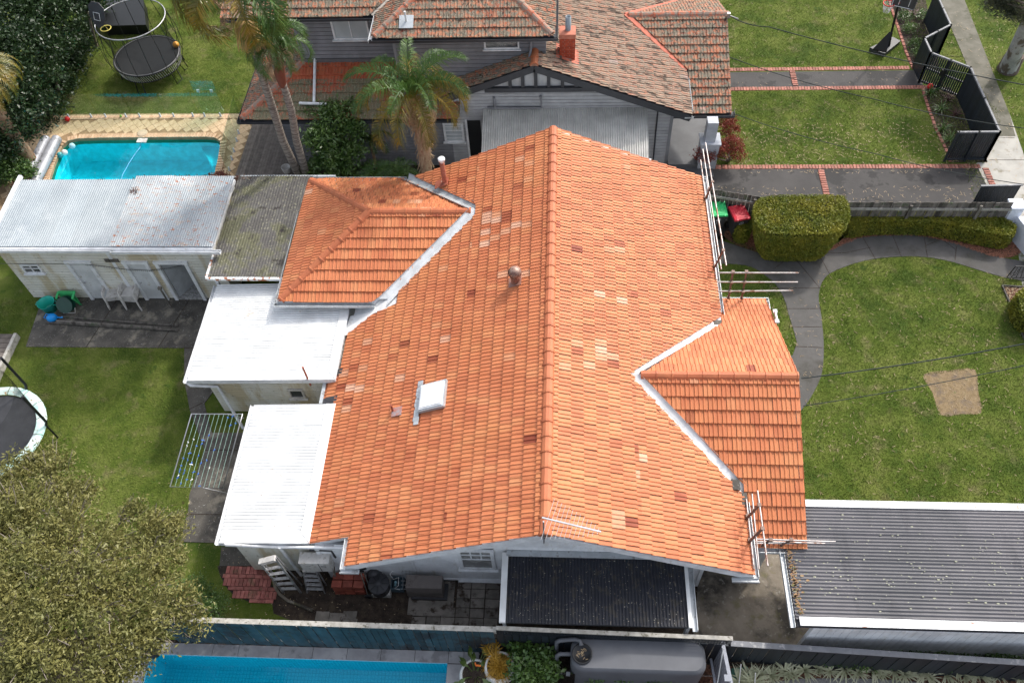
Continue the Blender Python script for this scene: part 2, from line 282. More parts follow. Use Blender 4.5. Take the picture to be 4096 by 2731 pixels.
M['frond'] = leafm('palm_leaflets', (.045, .085, .016), (.14, .15, .022), [(.4, .55, .5), (.8, 1, .9), (1.1, 1.05, 1), (1.9, 1.2, .8)], rough=.4, spec=.5)
M['frond_green'] = leafm('green_palm_leaflets', (.03, .08, .014), (.07, .13, .025), rough=.4, spec=.5)
M['frond_gold'] = leafm('golden_palm_leaflets', (.28, .17, .02), (.42, .26, .04), [(.35, .6, .6), (.8, .9, .8), (1, 1, 1), (1.4, 1.3, 1.2)])
M['varieg'] = leafm('striped_blades', (.27, .29, .17), (.42, .43, .29), [(.15, .32, .18), (.4, .6, .4), (1, 1, 1), (1.5, 1.45, 1.5)])
M['vine'] = leafm('vine_leaves', (.09, .07, .03), (.1, .035, .03))
M['litter'] = nmat('fallen_leaf', [(.26, .19, .11), (.40, .31, .2)], 3, .8, rv=.3, tintramp=[(.5, .35, .3), (1, 1, 1), (1.2, 1.2, 1.2)])
M['lid_white'] = nmat('skylight_dome', (.80, .82, .83), 2, .25, spec=.6)
M['wire'] = nmat('cable', (.012, .02, .02), 3, .6)
M['white_line'] = nmat('white_marking', (.75, .75, .75), 3, .6)
M['yellow'] = nmat('yellow_rim', (.6, .5, .12), 3, .5)
M['orange_cone'] = nmat('orange_plastic', (.7, .16, .02), 3, .5)
# ---------------------------------------------------------------- roof tiles
TW, TG = .245, .36
PROF = [(0, .020), (.055, .030), (.10, .020), (.125, .002), (.42, .002), (.47, .024), (.56, .030), (.60, .022), (.635, .002), (.93, .002), (.96, -.006), (1., -.006)]
def tile_arrays(w, g):
    vs = []; n = len(PROF)
    for v, h in ((-.02, .056), (g + .015, .006)):
        for a, b in PROF: vs.append((a * w, v, h + b * .8))
    for a, b in PROF: vs.append((a * w, -.02, .0))
    fs = [(i, i + 1, n + i + 1, n + i) for i in range(n - 1)] + [(2 * n + i, 2 * n + i + 1, i + 1, i) for i in range(n - 1)]
    return np.array(vs, float), fs
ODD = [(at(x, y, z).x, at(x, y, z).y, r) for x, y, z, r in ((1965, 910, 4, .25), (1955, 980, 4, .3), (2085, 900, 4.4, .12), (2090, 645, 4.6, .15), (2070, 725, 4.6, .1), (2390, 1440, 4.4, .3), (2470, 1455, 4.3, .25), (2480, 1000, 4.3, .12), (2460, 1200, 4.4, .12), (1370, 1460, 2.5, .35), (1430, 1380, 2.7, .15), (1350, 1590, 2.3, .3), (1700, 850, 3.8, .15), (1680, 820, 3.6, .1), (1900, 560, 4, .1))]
class TileSet:
    def __init__(s, w=TW, g=TG): s.w, s.g = w, g; s.tv, s.tf = tile_arrays(w, g); s.whole = []; s.cv = []; s.cf = []; s.ct = []
    def slope(s, down, k, ref, polys, mat=0, stag=True):
        dn = V3((down[0], down[1], 0)).normalized(); Vv = (-dn + V3((0, 0, k))).normalized(); U = Vv.cross(V3((0, 0, 1))).normalized(); N = U.cross(Vv)
        O = V3(ref); zf = lambda x, y: O.z - k * ((x - O.x) * dn.x + (y - O.y) * dn.y)
        Mx = Matrix((U, Vv, N)).transposed()
        for poly in polys:
            P = []
            for x, y in poly: q = V3((x, y, zf(x, y))) - O; P.append((q.dot(U), q.dot(Vv)))
            ar = sum(P[i][0] * P[(i + 1) % len(P)][1] - P[(i + 1) % len(P)][0] * P[i][1] for i in range(len(P)))
            if ar < 0: P = P[::-1]
            E = []
            for i in range(len(P)):
                a, b = P[i], P[(i + 1) % len(P)]; dx, dy = b[0] - a[0], b[1] - a[1]; L = math.hypot(dx, dy)
                if L > 1e-6: E.append((a, (-dy / L, dx / L)))      # inside normal
            us = [p[0] for p in P]; vs = [p[1] for p in P]; bm = bmesh.new(); lay = bm.faces.layers.float.new('t'); any_ = False
            for r in range(int(math.floor(min(vs) / s.g)) - 1, int(max(vs) / s.g) + 1):
                off = s.w / 2 if (stag and r % 2) else 0
                for c in range(int(math.floor((min(us) - off) / s.w)) - 1, int((max(us) - off) / s.w) + 2):
                    u0, v0 = c * s.w + off, r * s.g
                    if u0 > max(us) or u0 + s.w < min(us) or v0 > max(vs) or v0 + s.g < min(vs): continue
                    cs = [(u0, v0), (u0 + s.w, v0), (u0 + s.w, v0 + s.g), (u0, v0 + s.g)]
                    ds = [[(x - a[0]) * n[0] + (y - a[1]) * n[1] for x, y in cs] for a, n in E]
                    if any(max(d) < 0.004 for d in ds): continue
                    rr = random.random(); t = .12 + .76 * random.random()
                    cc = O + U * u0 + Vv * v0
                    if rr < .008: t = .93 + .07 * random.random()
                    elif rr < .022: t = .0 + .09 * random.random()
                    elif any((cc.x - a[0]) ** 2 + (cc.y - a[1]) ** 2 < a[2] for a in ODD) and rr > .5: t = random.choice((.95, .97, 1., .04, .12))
                    jz = (random.random() - .5) * .008; jr = (random.random() - .5) * .012
                    if random.random() < .03: jr *= 2.5; jz += .006
                    o3 = O + U * (u0 + (random.random() - .5) * .005) + Vv * (v0 + (random.random() - .5) * .008) + N * (jz + .02)
                    R3 = Mx @ Matrix.Rotation(jr, 3, 'Z') @ Matrix.Rotation((random.random() - .5) * .02, 3, 'Y')
                    if all(min(d) > -.004 for d in ds): s.whole.append((o3, R3, t, mat))
                    else:
                        any_ = True; bv = [bm.verts.new(V3(o3) + R3 @ V3(p)) for p in s.tv.tolist()]
                        for f in s.tf: fc = bm.faces.new([bv[i] for i in f]); fc[lay] = t
            if any_:
                for a, n in E:
                    pc = O + U * a[0] + Vv * a[1]; pn = U * n[0] + Vv * n[1]
                    bmesh.ops.bisect_plane(bm, geom=bm.verts[:] + bm.edges[:] + bm.faces[:], plane_co=pc, plane_no=pn, clear_inner=True)
                bm.verts.index_update(); n0 = len(s.cv); s.cv += [tuple(v.co) for v in bm.verts]
                for f in bm.faces: s.cf.append([v.index + n0 for v in f.verts]); s.ct.append((f[lay], mat))
            bm.free()
    def finish(s, parent, mats, nmax=290):
        def key(q):
            p = q[0]; r = (p - CAM); x = CR.dot(r) / CV.dot(r) * CF + 2048; y = 1365 - CU.dot(r) / CV.dot(r) * CF
            return r.length + (1000 if not (20 < x < 4070 and 20 < y < 2700) else 0)
        s.whole.sort(key=key); b = base_of(parent); n0 = len(s.tv); me = {}
        for o3, R3, t, mi in s.whole[:nmax]:
            if mi not in me:
                mm = bpy.data.meshes.new('roof_tile'); mm.from_pydata([tuple(p) for p in s.tv.tolist()], [], s.tf); mm.materials.append(mats[mi]); me[mi] = mm
            o = bpy.data.objects.new('roof_tile', me[mi]); COL.objects.link(o); o.parent = parent; o.color = (t, 0, 0, 1)
            o.matrix_basis = Matrix.Translation(o3 - b) @ R3.to_4x4()
        mb = MB(); mb.v = list(s.cv); mb.f = list(s.cf); mb.t = [q[0] for q in s.ct]; mb.mi = [q[1] for q in s.ct]; mb.smooth = [False] * len(s.cf)
        for o3, R3, t, mi in s.whole[nmax:]:
            A = np.array(R3); vv = s.tv @ A.T + np.array(o3); n = len(mb.v); mb.v += [tuple(p) for p in vv.tolist()]
            for f in s.tf: mb.f.append([i + n for i in f]); mb.t.append(t); mb.mi.append(mi); mb.smooth.append(False)
        o = mb.build('roof_tiles', mats, parent); stuff(o); o.color = (0, 0, 0, 1); return o
CAPM = {}
def caps(p0, p1, parent, mat, r=.13, step=.43, sc=1.):
    p0, p1 = V3(p0), V3(p1); d = p1 - p0; L = d.length; n = max(1, round(L / step)); d.normalize(); b = base_of(parent)
    sx = d.cross(V3((0, 0, 1))).normalized(); up = sx.cross(d)
    key = mat.name
    if key not in CAPM:
        mb = MB(); pr = [(-.15, -.06), (-.10, .02), (-.035, .062), (.035, .062), (.10, .02), (.15, -.06)]
        def ring(x, s_, dz=0): return [(x, a * s_, c * s_ + dz) for a, c in pr]
        rs = [ring(0, 1.06, .012), ring(.045, 1.1, .016), ring(.06, 1.0, .006), ring(.47, .95, 0)]; vs = sum(rs, []); k = 6
        mb.add(vs, [(i * k + j, i * k + j + 1, (i + 1) * k + j + 1, (i + 1) * k + j) for i in range(3) for j in range(5)] + [(0, 5, 4, 3, 2, 1)])
        me = bpy.data.meshes.new('ridge_cap'); me.from_pydata(mb.v, [], mb.f); me.materials.append(mat); CAPM[key] = me
    R = Matrix((d, sx, up)).transposed()
    for i in range(n):
        o = bpy.data.objects.new('ridge_cap', CAPM[key]); COL.objects.link(o); o.parent = parent; o.color = (.25 + random.random() * .5, 0, 0, 1)
        o.matrix_basis = Matrix.Translation(p0 + d * (L * i / n) - b) @ R.to_4x4() @ Matrix.Diagonal((L / n / .43, sc, sc, 1))
    mb = MB(); mb.sweep([(-.14, -.09), (.14, -.09), (.10, -.01), (0, .035), (-.10, -.01)], p0, p1, sx, up); stuff_ = mb.build('cap_mortar', mat, parent); return stuff_
GP = [(0, 0), (.13, 0), (.13, .1), (.115, .1), (.115, .012), (.012, .012), (.012, .07), (0, .07)]
def gutter(a, b, out, parent, mat, name='gutter', s=1.):   # out = outward unit
    mb = MB(); mb.sweep([(x * s, z * s) for x, z in GP], a, b, out); return mb.build(name, mat, parent, fix=True)
def corr(A, B, D, parent, mat, pitch=.076, amp=.011, sheet=.76, name='roof_sheet', lift=.0, trap=False):
    """corrugated sheets: A->B across the ribs, A->D along the ribs"""
    A, B, D = V3(A), V3(B), V3(D); ac = (B - A); W_ = ac.length; ac.normalize(); al = D - A; n = ac.cross(al).normalized()
    if n.z < 0: n = -n
    ns = max(1, round(W_ / sheet)); sw = W_ / ns
    for k in range(ns):
        nw = max(1, round(sw / pitch)); mb = MB(); st = nw * 6 + 1; vs = []; jl = (random.random() - .5) * .03
        for e in (0, 1):
            for i in range(st):
                u = sw * i / (st - 1); ph = 2 * math.pi * i / 6
                hh = amp * (math.cos(ph)) if not trap else (amp if (i % 6) in (2, 3) else -amp if (i % 6) in (0, 5) else 0)
                vs.append(A + ac * (k * sw + u) + al * e + al.normalized() * (jl if e else 0) + n * (hh + lift + (.003 if k % 2 else 0)))
        fs = [(i, i + 1, st + i + 1, st + i) for i in range(st - 1)]
        mb.add(vs, fs, 0, not trap)
        mb.add([v - n * .003 for v in vs], [f[::-1] for f in fs], 0, not trap)
        mb.build(name, mat, parent)
def boards(p0, p1, z0, z1, parent, mat, h=.15, span=None, skip=(), name='weatherboard', top=None):
    """lapped boards from p0 to p1 (outward = right hand of p0->p1); span(z)->(s0,s1) fractions in metres; skip = openings (s0,s1,z0,z1)"""
    a, b = V3((*p0, 0)), V3((*p1, 0)); d = b - a; L = d.length; d.normalize(); out = d.cross(V3((0, 0, 1))); z = z0
    while z < z1 - .02:
        zt = min(z + h, z1) - .024; s0, s1 = span((z + zt) / 2) if span else (0, L)
        segs = [(s0, s1)]
        for q in skip:
            if q[2] < zt - .01 and q[3] > z + .01:
                ns = []
                for x, y in segs:
                    if q[1] <= x or q[0] >= y: ns.append((x, y))
                    else:
                        if q[0] > x: ns.append((x, q[0]))
                        if q[1] < y: ns.append((q[1], y))
                segs = ns
        for x, y in segs:
            if y - x < .05: continue
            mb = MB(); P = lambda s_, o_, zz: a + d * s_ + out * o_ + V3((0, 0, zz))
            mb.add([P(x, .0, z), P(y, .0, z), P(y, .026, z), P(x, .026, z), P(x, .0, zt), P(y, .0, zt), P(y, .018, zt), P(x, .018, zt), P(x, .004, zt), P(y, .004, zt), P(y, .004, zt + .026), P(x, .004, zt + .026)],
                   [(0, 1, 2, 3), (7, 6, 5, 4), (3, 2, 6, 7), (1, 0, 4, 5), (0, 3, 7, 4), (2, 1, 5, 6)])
            mb.f.append([8, 9, 10, 11]); mb.t.append(0); mb.mi.append(1); mb.smooth.append(False)  # strip above the board, coloured dark as its lap shadow
            mb.build(name, [mat, M['joint_shade']], parent)
        z += h
def wallbox(poly, z0, z1, parent, mat, name='wall'): mb = MB(); mb.prism(poly, z0, z1); return mb.build(name, mat, parent)
def window(p0, p1, z0, z1, parent, fm, gm, fw=.08, mull=(), hz=(), sill=True, name='window', deep=.05, mz=0.):
    a, b = V3((*p0, 0)), V3((*p1, 0)); d = b - a; L = d.length; d.normalize(); out = d.cross(V3((0, 0, 1))); M3 = Matrix((d, out, V3((0, 0, 1)))).transposed()
    mb = MB(); c = lambda s_, o_, zz: a + d * s_ + out * o_ + V3((0, 0, zz))
    H = z1 - z0
    for s_ in (fw / 2, L - fw / 2): mb.box(c(s_, deep / 2 + .012, (z0 + z1) / 2), (fw, deep, H), M=M3)
    for z_ in (z0 + fw / 2, z1 - fw / 2): mb.box(c(L / 2, deep / 2 + .012, z_), (L - 2 * fw, deep, fw), M=M3)
    for s_ in mull: mb.box(c(L * s_, deep / 2 + .008, (z0 + z1 + mz * H) / 2), (.035, deep * .9, H * (1 - mz) - 2 * fw), M=M3)
    for q in hz:
        z_, x0, x1 = q if isinstance(q, tuple) else (q, 0, 1)
        mb.box(c(L * (x0 + x1) / 2, deep / 2 + .006, z0 + H * z_), ((L - 2 * fw) * (x1 - x0), deep * .8, .03), M=M3)
    o = mb.build(name, fm, parent)
    mb = MB(); mb.box(c(L / 2, .02, (z0 + z1) / 2), (L - 2 * fw + .01, .012, H - 2 * fw + .01), M=M3); mb.build('pane', gm, o)
    if sill: mb = MB(); mb.box(c(L / 2, .06, z0 - .02), (L + .12, .12, .04), M=M3); mb.build('sill', fm, o)
    return o
def flat(poly, z, name, mat, px=True, th=.03, kind='structure', parent=None):
    pts = [(at(x, y, z).x, at(x, y, z).y) for x, y in poly] if px else poly
    mb = MB(); mb.prism(pts, z - th, z); o = mb.build(name, mat, parent)
    if kind and not parent: o['kind'] = kind
    return o
def smooth_poly(pts, n=6):
    out = []; N = len(pts)
    for i in range(N):
        p0, p1, p2, p3 = [pts[(i + j - 1) % N] for j in range(4)]
        for k in range(n):
            t = k / n; out.append(tuple(.5 * ((2 * p1[a]) + (-p0[a] + p2[a]) * t + (2 * p0[a] - 5 * p1[a] + 4 * p2[a] - p3[a]) * t * t + (-p0[a] + 3 * p1[a] - 3 * p2[a] + p3[a]) * t ** 3) for a in (0, 1)))
    return out
def inpoly(x, y, P):
    c = False; j = len(P) - 1
    for i in range(len(P)):
        if (P[i][1] > y) != (P[j][1] > y) and x < (P[j][0] - P[i][0]) * (y - P[i][1]) / (P[j][1] - P[i][1]) + P[i][0]: c = not c
        j = i
    return c
def pieces(spots, dims, name, mat, parent, z=0., jit=.004, bev=.006):
    """alike pieces that share one mesh; spots = (x, y, rz)"""
    mb = MB(); x, y, h = dims[0] / 2, dims[1] / 2, dims[2]
    mb.add([(-x, -y, 0), (x, -y, 0), (x, y, 0), (-x, y, 0), (-x, -y, h - bev), (x, -y, h - bev), (x, y, h - bev), (-x, y, h - bev), (-x + bev, -y + bev, h), (x - bev, -y + bev, h), (x - bev, y - bev, h), (-x + bev, y - bev, h)],
           [(8, 9, 10, 11)] + [(i, (i + 1) % 4, (i + 1) % 4 + 4, i + 4) for i in range(4)] + [(i + 4, (i + 1) % 4 + 4, (i + 1) % 4 + 8, i + 8) for i in range(4)])
    me = bpy.data.meshes.new(name); me.from_pydata(mb.v, [], mb.f); me.materials.append(mat); b = base_of(parent)
    for q in spots[:298]:
        o = bpy.data.objects.new(name, me); COL.objects.link(o); o.parent = parent
        o.location = V3((q[0] + random.uniform(-jit, jit), q[1] + random.uniform(-jit, jit), (q[3] if len(q) > 3 else z) + random.uniform(-jit, jit) * .6)) - b
        o.rotation_euler = (random.uniform(-jit, jit) * 1.5, random.uniform(-jit, jit) * 1.5, q[2] + random.uniform(-jit, jit) * 3)
# ================================================================ THE SETTING
mb = MB(); G_ = lambda x0, x1, y0, y1: mb.b2((x0, y0, -.5), (x1, y1, -.03))
LX0, LX1, LY1 = at(600, 2615).x, at(1790, 2645).x, at(1200, 2630).y
for q in ((-300, 300, -200, 2.9), (-300, LX0 - .05, 2.9, LY1 + .05), (LX1 + .05, 300, 2.9, LY1 + .05), (-300, 300, LY1 + .05, 22.35), (-300, -22.9, 22.35, 28.8), (-13.7, 300, 22.35, 28.8), (-300, 300, 28.8, 400)): G_(*q)
struct(mb.build('ground', M['soil']))
# lawns
XF = 16.6
def lawn(name, poly, z=.0, px=True): return flat(poly, z, name, M['grass'], px, .025)
L1 = [(-40, 6.45), (-8.3, 6.45), (-8.3, 20.6), (-40, 20.6)]; lawn('back_lawn', L1, 0, False)
L2 = [(6.3, 9.95), (17.9, 9.95), (17.9, 21.7), (3.9, 21.7), (3.9, 9.95)]; lawn('front_lawn', L2, 0, False)
YK = at(3400, 667).y
L3 = [(4.6, YK), (16.6, YK), (16.9, 40), (4, 40), (4, 27)]; lawn('neighbour_front_lawn', L3, 0, False)
L4 = [(-40, 28.95), (-13.2, 28.95), (-12, 60), (-40, 60)]; lawn('neighbour_back_lawn', L4, 0, False)
L5 = [(16.8, 22.5), (60, 22.5), (60, 70), (15.5, 70), (15.5, 32.8), (16.4, 26)]; lawn('nature_strip', L5, -.005, False)
L6 = [(-8.5, 6.45), (-7.1, 6.45), (-7.5, 7.05), (-8.1, 7.25), (-8.5, 8.4)]; lawn('side_lawn', L6, .002, False)
# concrete
struct(flat([(170, 1190), (960, 1190), (960, 1395), (737, 1392), (103, 1386)], .02, 'shed_paving', M['slab_dark']))
flat([(737, 1392), (900, 1392), (900, 1500), (817, 1613), (848, 1730), (1010, 1730), (1010, 2174), (723, 2165), (754, 2031), (757, 1980), (817, 1796), (759, 1640), (737, 1520)], .022, 'garden_path', M['slab_dark'])
flat([(885, 2187), (1045, 2187), (1045, 2262), (878, 2262)], .02, 'paved_step', M['slab_dark'])
flat([(3.55, 6.4), (14, 6.4), (14, 9.9), (3.9, 9.9), (3.9, 8.4), (3.75, 7.6)], .0, 'driveway', M['concrete'], False, .02)
flat([(-8.6, 6.42), (3.8, 6.42), (3.8, 8.5), (-8.6, 8.5)], -.001, 'side_soil', M['soil'], False, .02)
# curved front path
PT = [(2790, 940), (3000, 1000), (3100, 1025), (3290, 1012), (3420, 955), (3570, 940), (3700, 945), (3830, 975), (3960, 1020), (4096, 1045), (4300, 1080), (4300, 1190), (4096, 1125), (4020, 1110), (3900, 1075), (3800, 1045), (3700, 1028), (3600, 1026), (3480, 1038), (3370, 1070), (3300, 1110), (3275, 1180), (3285, 1260), (3295, 1370), (3290, 1480), (3262, 1555), (3205, 1640), (3100, 1720), (2900, 1720), (2900, 1500), (3171, 1420), (3155, 1260), (3120, 1160), (3060, 1100), (2980, 1060), (2790, 1040)]
PTW = [(at(*p, .015).x, at(*p, .015).y) for p in smooth_poly(PT, 3)]
flat(PTW, .015, 'front_path', M['path'], False)
mb = MB()
for a, b in (((3447, 943), (3505, 1040)), ((3570, 940), (3606, 1027)), ((3696, 944), (3710, 1028)), ((3828, 968), (3820, 1040)), ((3276, 1018), (3318, 1095)), ((3078, 1152), (3278, 1152)), ((3145, 1234), (3282, 1234)), ((3167, 1307), (3285, 1307)), ((3180, 1385), (3290, 1390)), ((3100, 1072), (3185, 1008)), ((3185, 1040), (3278, 1150)), ((3278, 1010), (3380, 1012)), ((3482, 990), (3378, 1012)), ((3765, 955), (3825, 1000)), ((3700, 985), (3765, 955))):
    A, B = at(*a, .016), at(*b, .016); mb.bar(A, B, .022, .006)
o = mb.build('path_joint', M['soil'], None); o['kind'] = 'structure'
mb = MB()
for a, b in (((470, 1195), (345, 1387)), ((760, 1195), (632, 1390)), ((735, 1391), (800, 1393)), ((735, 1497), (800, 1497)), ((757, 1636), (815, 1608)), ((817, 1800), (960, 1800)), ((745, 2055), (900, 2057))):
    mb.bar(at(*a, .023), at(*b, .023), .025, .006)
o = mb.build('paving_joint', M['soil'], None); o['kind'] = 'structure'
# burnt patch, mulch
flat(smooth_poly([(3695, 1498), (3800, 1480), (3900, 1478), (3912, 1560), (3925, 1650), (3850, 1655), (3765, 1660), (3730, 1570)], 3), .004, 'bare_lawn_patch', M['burnt'])
flat(smooth_poly([(2900, 925), (3100, 930), (3200, 990), (3330, 985), (3400, 930), (3500, 900), (3800, 900), (4080, 940), (4090, 1000), (4040, 1030), (3960, 1025), (3830, 980), (3700, 948), (3570, 943), (3430, 955), (3290, 1016), (3100, 1028), (2950, 985)], 3), .006, 'mulch_bed', M['mulch'])
flat([(4008, 1142), (4110, 1150), (4300, 1500), (4150, 1500), (4062, 1265)], .006, 'side_mulch_bed', M['mulch'])
mb = MB(); P_ = [at(*q, .03) for q in ((4120, 1150), (4008, 1142), (4062, 1265))]
for i in range(2): mb.bar(P_[i], P_[i + 1], .04, .08)
mb.bar(at(4062, 1262, .03), at(4150, 1500, .03), .03, .05)
tag(mb.build('edging_board', M['old_wood']), 'thin timber edging around the mulch bed beside the front lawn', 'garden edging')
# neighbour drive, brick lines, footpath
yb = lambda py: at(3400, py).y
d0, d1 = at(3000, 672).y, at(3000, 820).y
Y1, Y2 = at(3500, 285).y, at(3500, 347).y
drive = flat([(3.2, 21.5), (16.4, 21.5), (16.4, YK), (3.2, YK)], .0, 'neighbour_driveway', M['asphalt'], False, .02)
npath = flat([(4.6, Y2 - .02), (15.3, Y2 - .02), (15.3, Y1 + .02), (4.6, Y1 + .02)], .002, 'neighbour_path', M['asphalt'], False, .02)
fp0 = flat([(3985, 545), (3880, 290), (3800, 100), (3710, -150), (3800, -150), (3905, 120), (3960, 260), (4040, 460), (4062, 545)], .009, 'footpath', M['slab_moss'])
fp = flat([(3905, 655), (4010, 470), (3880, 290), (3800, 100), (3710, -150), (3800, -150), (3905, 120), (3960, 260), (4040, 460), (4110, 660), (4200, 900), (4330, 1150), (4090, 1150), (4060, 900), (3985, 820)], .004, 'footpath', M['light_path'])
mb = MB()
for a, b in (((3955, 640), (4100, 640)), ((3985, 550), (4058, 552)), ((3770, 225), (3880, 226)), ((3740, 140), (3870, 140))): mb.bar(at(*a, .005), at(*b, .005), .02, .006)
o = mb.build('footpath_joint', M['soil']); o['kind'] = 'structure'
bw = .122
def brickline(p0, p1, parent, along=bw, across=.235, mat='brick', z=.0):
    a, b = V3(p0), V3(p1); d = b - a; L = d.length; n = int(L / along); rz = math.atan2(d.y, d.x)
    pieces([(a.x + d.x * (i + .5) / n, a.y + d.y * (i + .5) / n, rz) for i in range(n)], (along - .014, across, .05), 'brick', M[mat], parent, z=z - .03, jit=.006, bev=.01)
yy = at(3400, 667).y
brickline((2.5, yy + .0, 0), (16.3, yy, 0), drive)
ya, ybb = at(3400, 275).y, at(3400, 353).y
brickline((4.75, ya), (15.0, ya), npath, z=.004); brickline((4.75, ybb), (15.6, ybb), npath, z=.004)
a, b = at(3168, 285), at(3182, 345); brickline(b, a, npath, along=.12, z=.012)
for p, q in (((3283, 680), (3306, 780)), ((3940, 672), (3970, 740))): brickline(at(*q), at(*p), drive, along=.118, z=.012)
for k, L in enumerate(([(3540, -60), (3567, 40), (3598, 130), (3625, 215), (3652, 278)], [(3688, 350), (3712, 430), (3745, 520), (3790, 612), (3800, 650)])):
    bd = flat([(x - 3, y) for x, y in L] + ([(3760, 285), (3730, 130), (3690, -60)] if k == 0 else [(3950, 650), (3930, 560), (3860, 430), (3800, 350)]), .004, 'bed_soil', M['soil'])
    for i in range(len(L) - 1): brickline(at(*L[i]), at(*L[i + 1]), bd, along=.235, across=.115, z=.02)
# ================================================================ MAIN HOUSE
RX, RZ, KR, KL = -.35, 5.12, .4452, .46
Y0, Y1_ = 7.65, 21.75
zR = lambda x, y=0: RZ - KR * (x - RX)
zL = lambda x, y=0: RZ - KL * (RX - x)
house = thing('house', 'white weatherboard house with a big orange terracotta tile roof, in the middle of the photo', 'house', (-.5, 14, 0))
roof_m = MB(); dk = .17
def deck(poly, f, mb, t=.17): mb.prism(poly, lambda x, y: f(x, y) - t, lambda x, y: f(x, y) - .004)
PR = [[(RX, Y0), (1.98, Y0), (1.98, Y1_), (RX, Y1_)], [(1.98, 12.9), (4.8, 15.72), (4.8, Y1_ + .1), (1.98, Y1_)], [(1.98, Y0), (4.8, Y0), (4.8, 9.80), (1.98, 12.58)]]
PL = [[(-2.80, Y0), (RX, Y0), (RX, Y1_), (-2.80, Y1_)], [(-2.80, 19.33), (-2.80, Y1_), (-5.26, Y1_ + .1)],
      [(-5.2, Y0), (-2.80, Y0), (-2.80, 18.88), (-5.2, 16.55)], [(-6.77, 8.45), (-5.2, 8.45), (-5.2, 16.1), (-6.0, 15.95), (-6.77, 15.45)], [(-5.55, Y0), (-5.2, Y0), (-5.2, 8.45), (-5.55, 8.45)],
      [(-7.25, 13.05), (-6.77, 13.05), (-6.77, 13.95), (-7.25, 13.95)]]
for p in ([(RX, Y0), (4.72, Y0), (4.72, Y1_), (RX, Y1_)],): deck(p, zR, roof_m)
for p in ([(-5.5, Y0), (RX - .001, Y0), (RX - .001, Y1_), (-5.5, Y1_)], [(-6.72, 8.47), (-5.502, 8.47), (-5.502, 16.6), (-6.72, 16.6)], [(-7.2, 13.0), (-6.722, 13.0), (-6.722, 14.0), (-7.2, 14.0)]): deck(p, zL, roof_m)
# wing (left, hipped) and porch (right, gabled)
WY, WZ, WX = 19.14, 3.91, -6.32     # wing ridge line y, height, hip point
KE = .4452; dW = 2.78; WE = WZ - KE * dW      # eave drop
wl = WX - dW
def zWs(x, y): return WZ - KE * (WY - y)
def zWn(x, y): return WZ - KE * (y - WY)
KH = KE
def zWw(x, y): return WZ - KH * (WX - x)
PWs = [[(WX, WY), (-3.0, WY), (-5.25, WY - 2.2), (-6.05, WY - dW), (wl, WY - dW)]]
PWn = [[(WX, WY), (-3.0, WY), (-5.7, WY + dW), (wl, WY + dW)]]
PWw = [[(WX, WY), (wl, WY - dW), (wl, WY + dW)]]
for p, f in ((PWs[0], zWs), (PWn[0], zWn), (PWw[0], zWw)): deck(p, f, roof_m, .14)
PY, PZ, PX0, PX1 = 12.77, 4.09, 1.98, 6.42
dS, dN = 4.13, 4.02
zPs = lambda x, y: PZ - KE * (PY - y)
zPn = lambda x, y: PZ - KE * (y - PY)
PPs = [[(2.2, PY), (4.84, PY), (4.84, PY - 2.66)], [(4.84, PY), (PX1, PY), (PX1, PY - dS), (4.84, PY - dS)]]
PPn = [[(2.2, PY), (4.84, PY), (4.84, PY + 2.66)], [(4.84, PY), (PX1, PY), (PX1, PY + dN), (4.84, PY + dN)]]
deck([(1.98, PY), (PX1 - .03, PY), (PX1 - .03, PY - dS + .06), (4.73, PY - dS + .06), (4.73, PY - 2.75)], zPs, roof_m, .14)
deck([(1.98, PY), (4.73, PY + 2.75), (4.73, PY + dN - .06), (PX1 - .03, PY + dN - .06), (PX1 - .03, PY)], zPn, roof_m, .14)
roof = roof_m.build('roof', M['white_trim'], house)
ts = TileSet()
ts.slope((1, 0), KR, (4.8, Y0, zR(4.8)), PR)
ts.slope((-1, 0), KL, (-6.77, Y0, zL(-6.77)), PL)
ts.slope((0, -1), KE, (wl, WY - dW, zWs(0, WY - dW)), PWs); ts.slope((0, 1), KE, (wl, WY + dW, zWn(0, WY + dW)), PWn); ts.slope((-1, 0), KH, (wl, WY, zWw(wl, 0)), PWw)
ts.slope((0, -1), KE, (PX1, PY - dS, zPs(0, PY - dS)), PPs); ts.slope((0, 1), KE, (PX1, PY + dN, zPn(0, PY + dN)), PPn)
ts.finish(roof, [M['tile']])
cz = .055
caps((RX, Y0 - .03, RZ + cz - .02), (RX, Y1_ - .02, RZ + cz - .02), roof, M['tile_dark'], sc=1.15)
caps((-2.98, WY, WZ + cz), (WX, WY, WZ + cz), roof, M['tile_dark'])
caps((wl + .05, WY - dW + .05, WE + cz + .01), (WX, WY, WZ + cz + .02), roof, M['tile_dark'], step=.46)
caps((wl + .05, WY + dW - .05, WE + cz + .01), (WX, WY, WZ + cz + .02), roof, M['tile_dark'], step=.46)
caps((PX1 - .01, PY, PZ + cz), (2.2, PY, PZ + cz), roof, M['tile_dark'], step=.44)
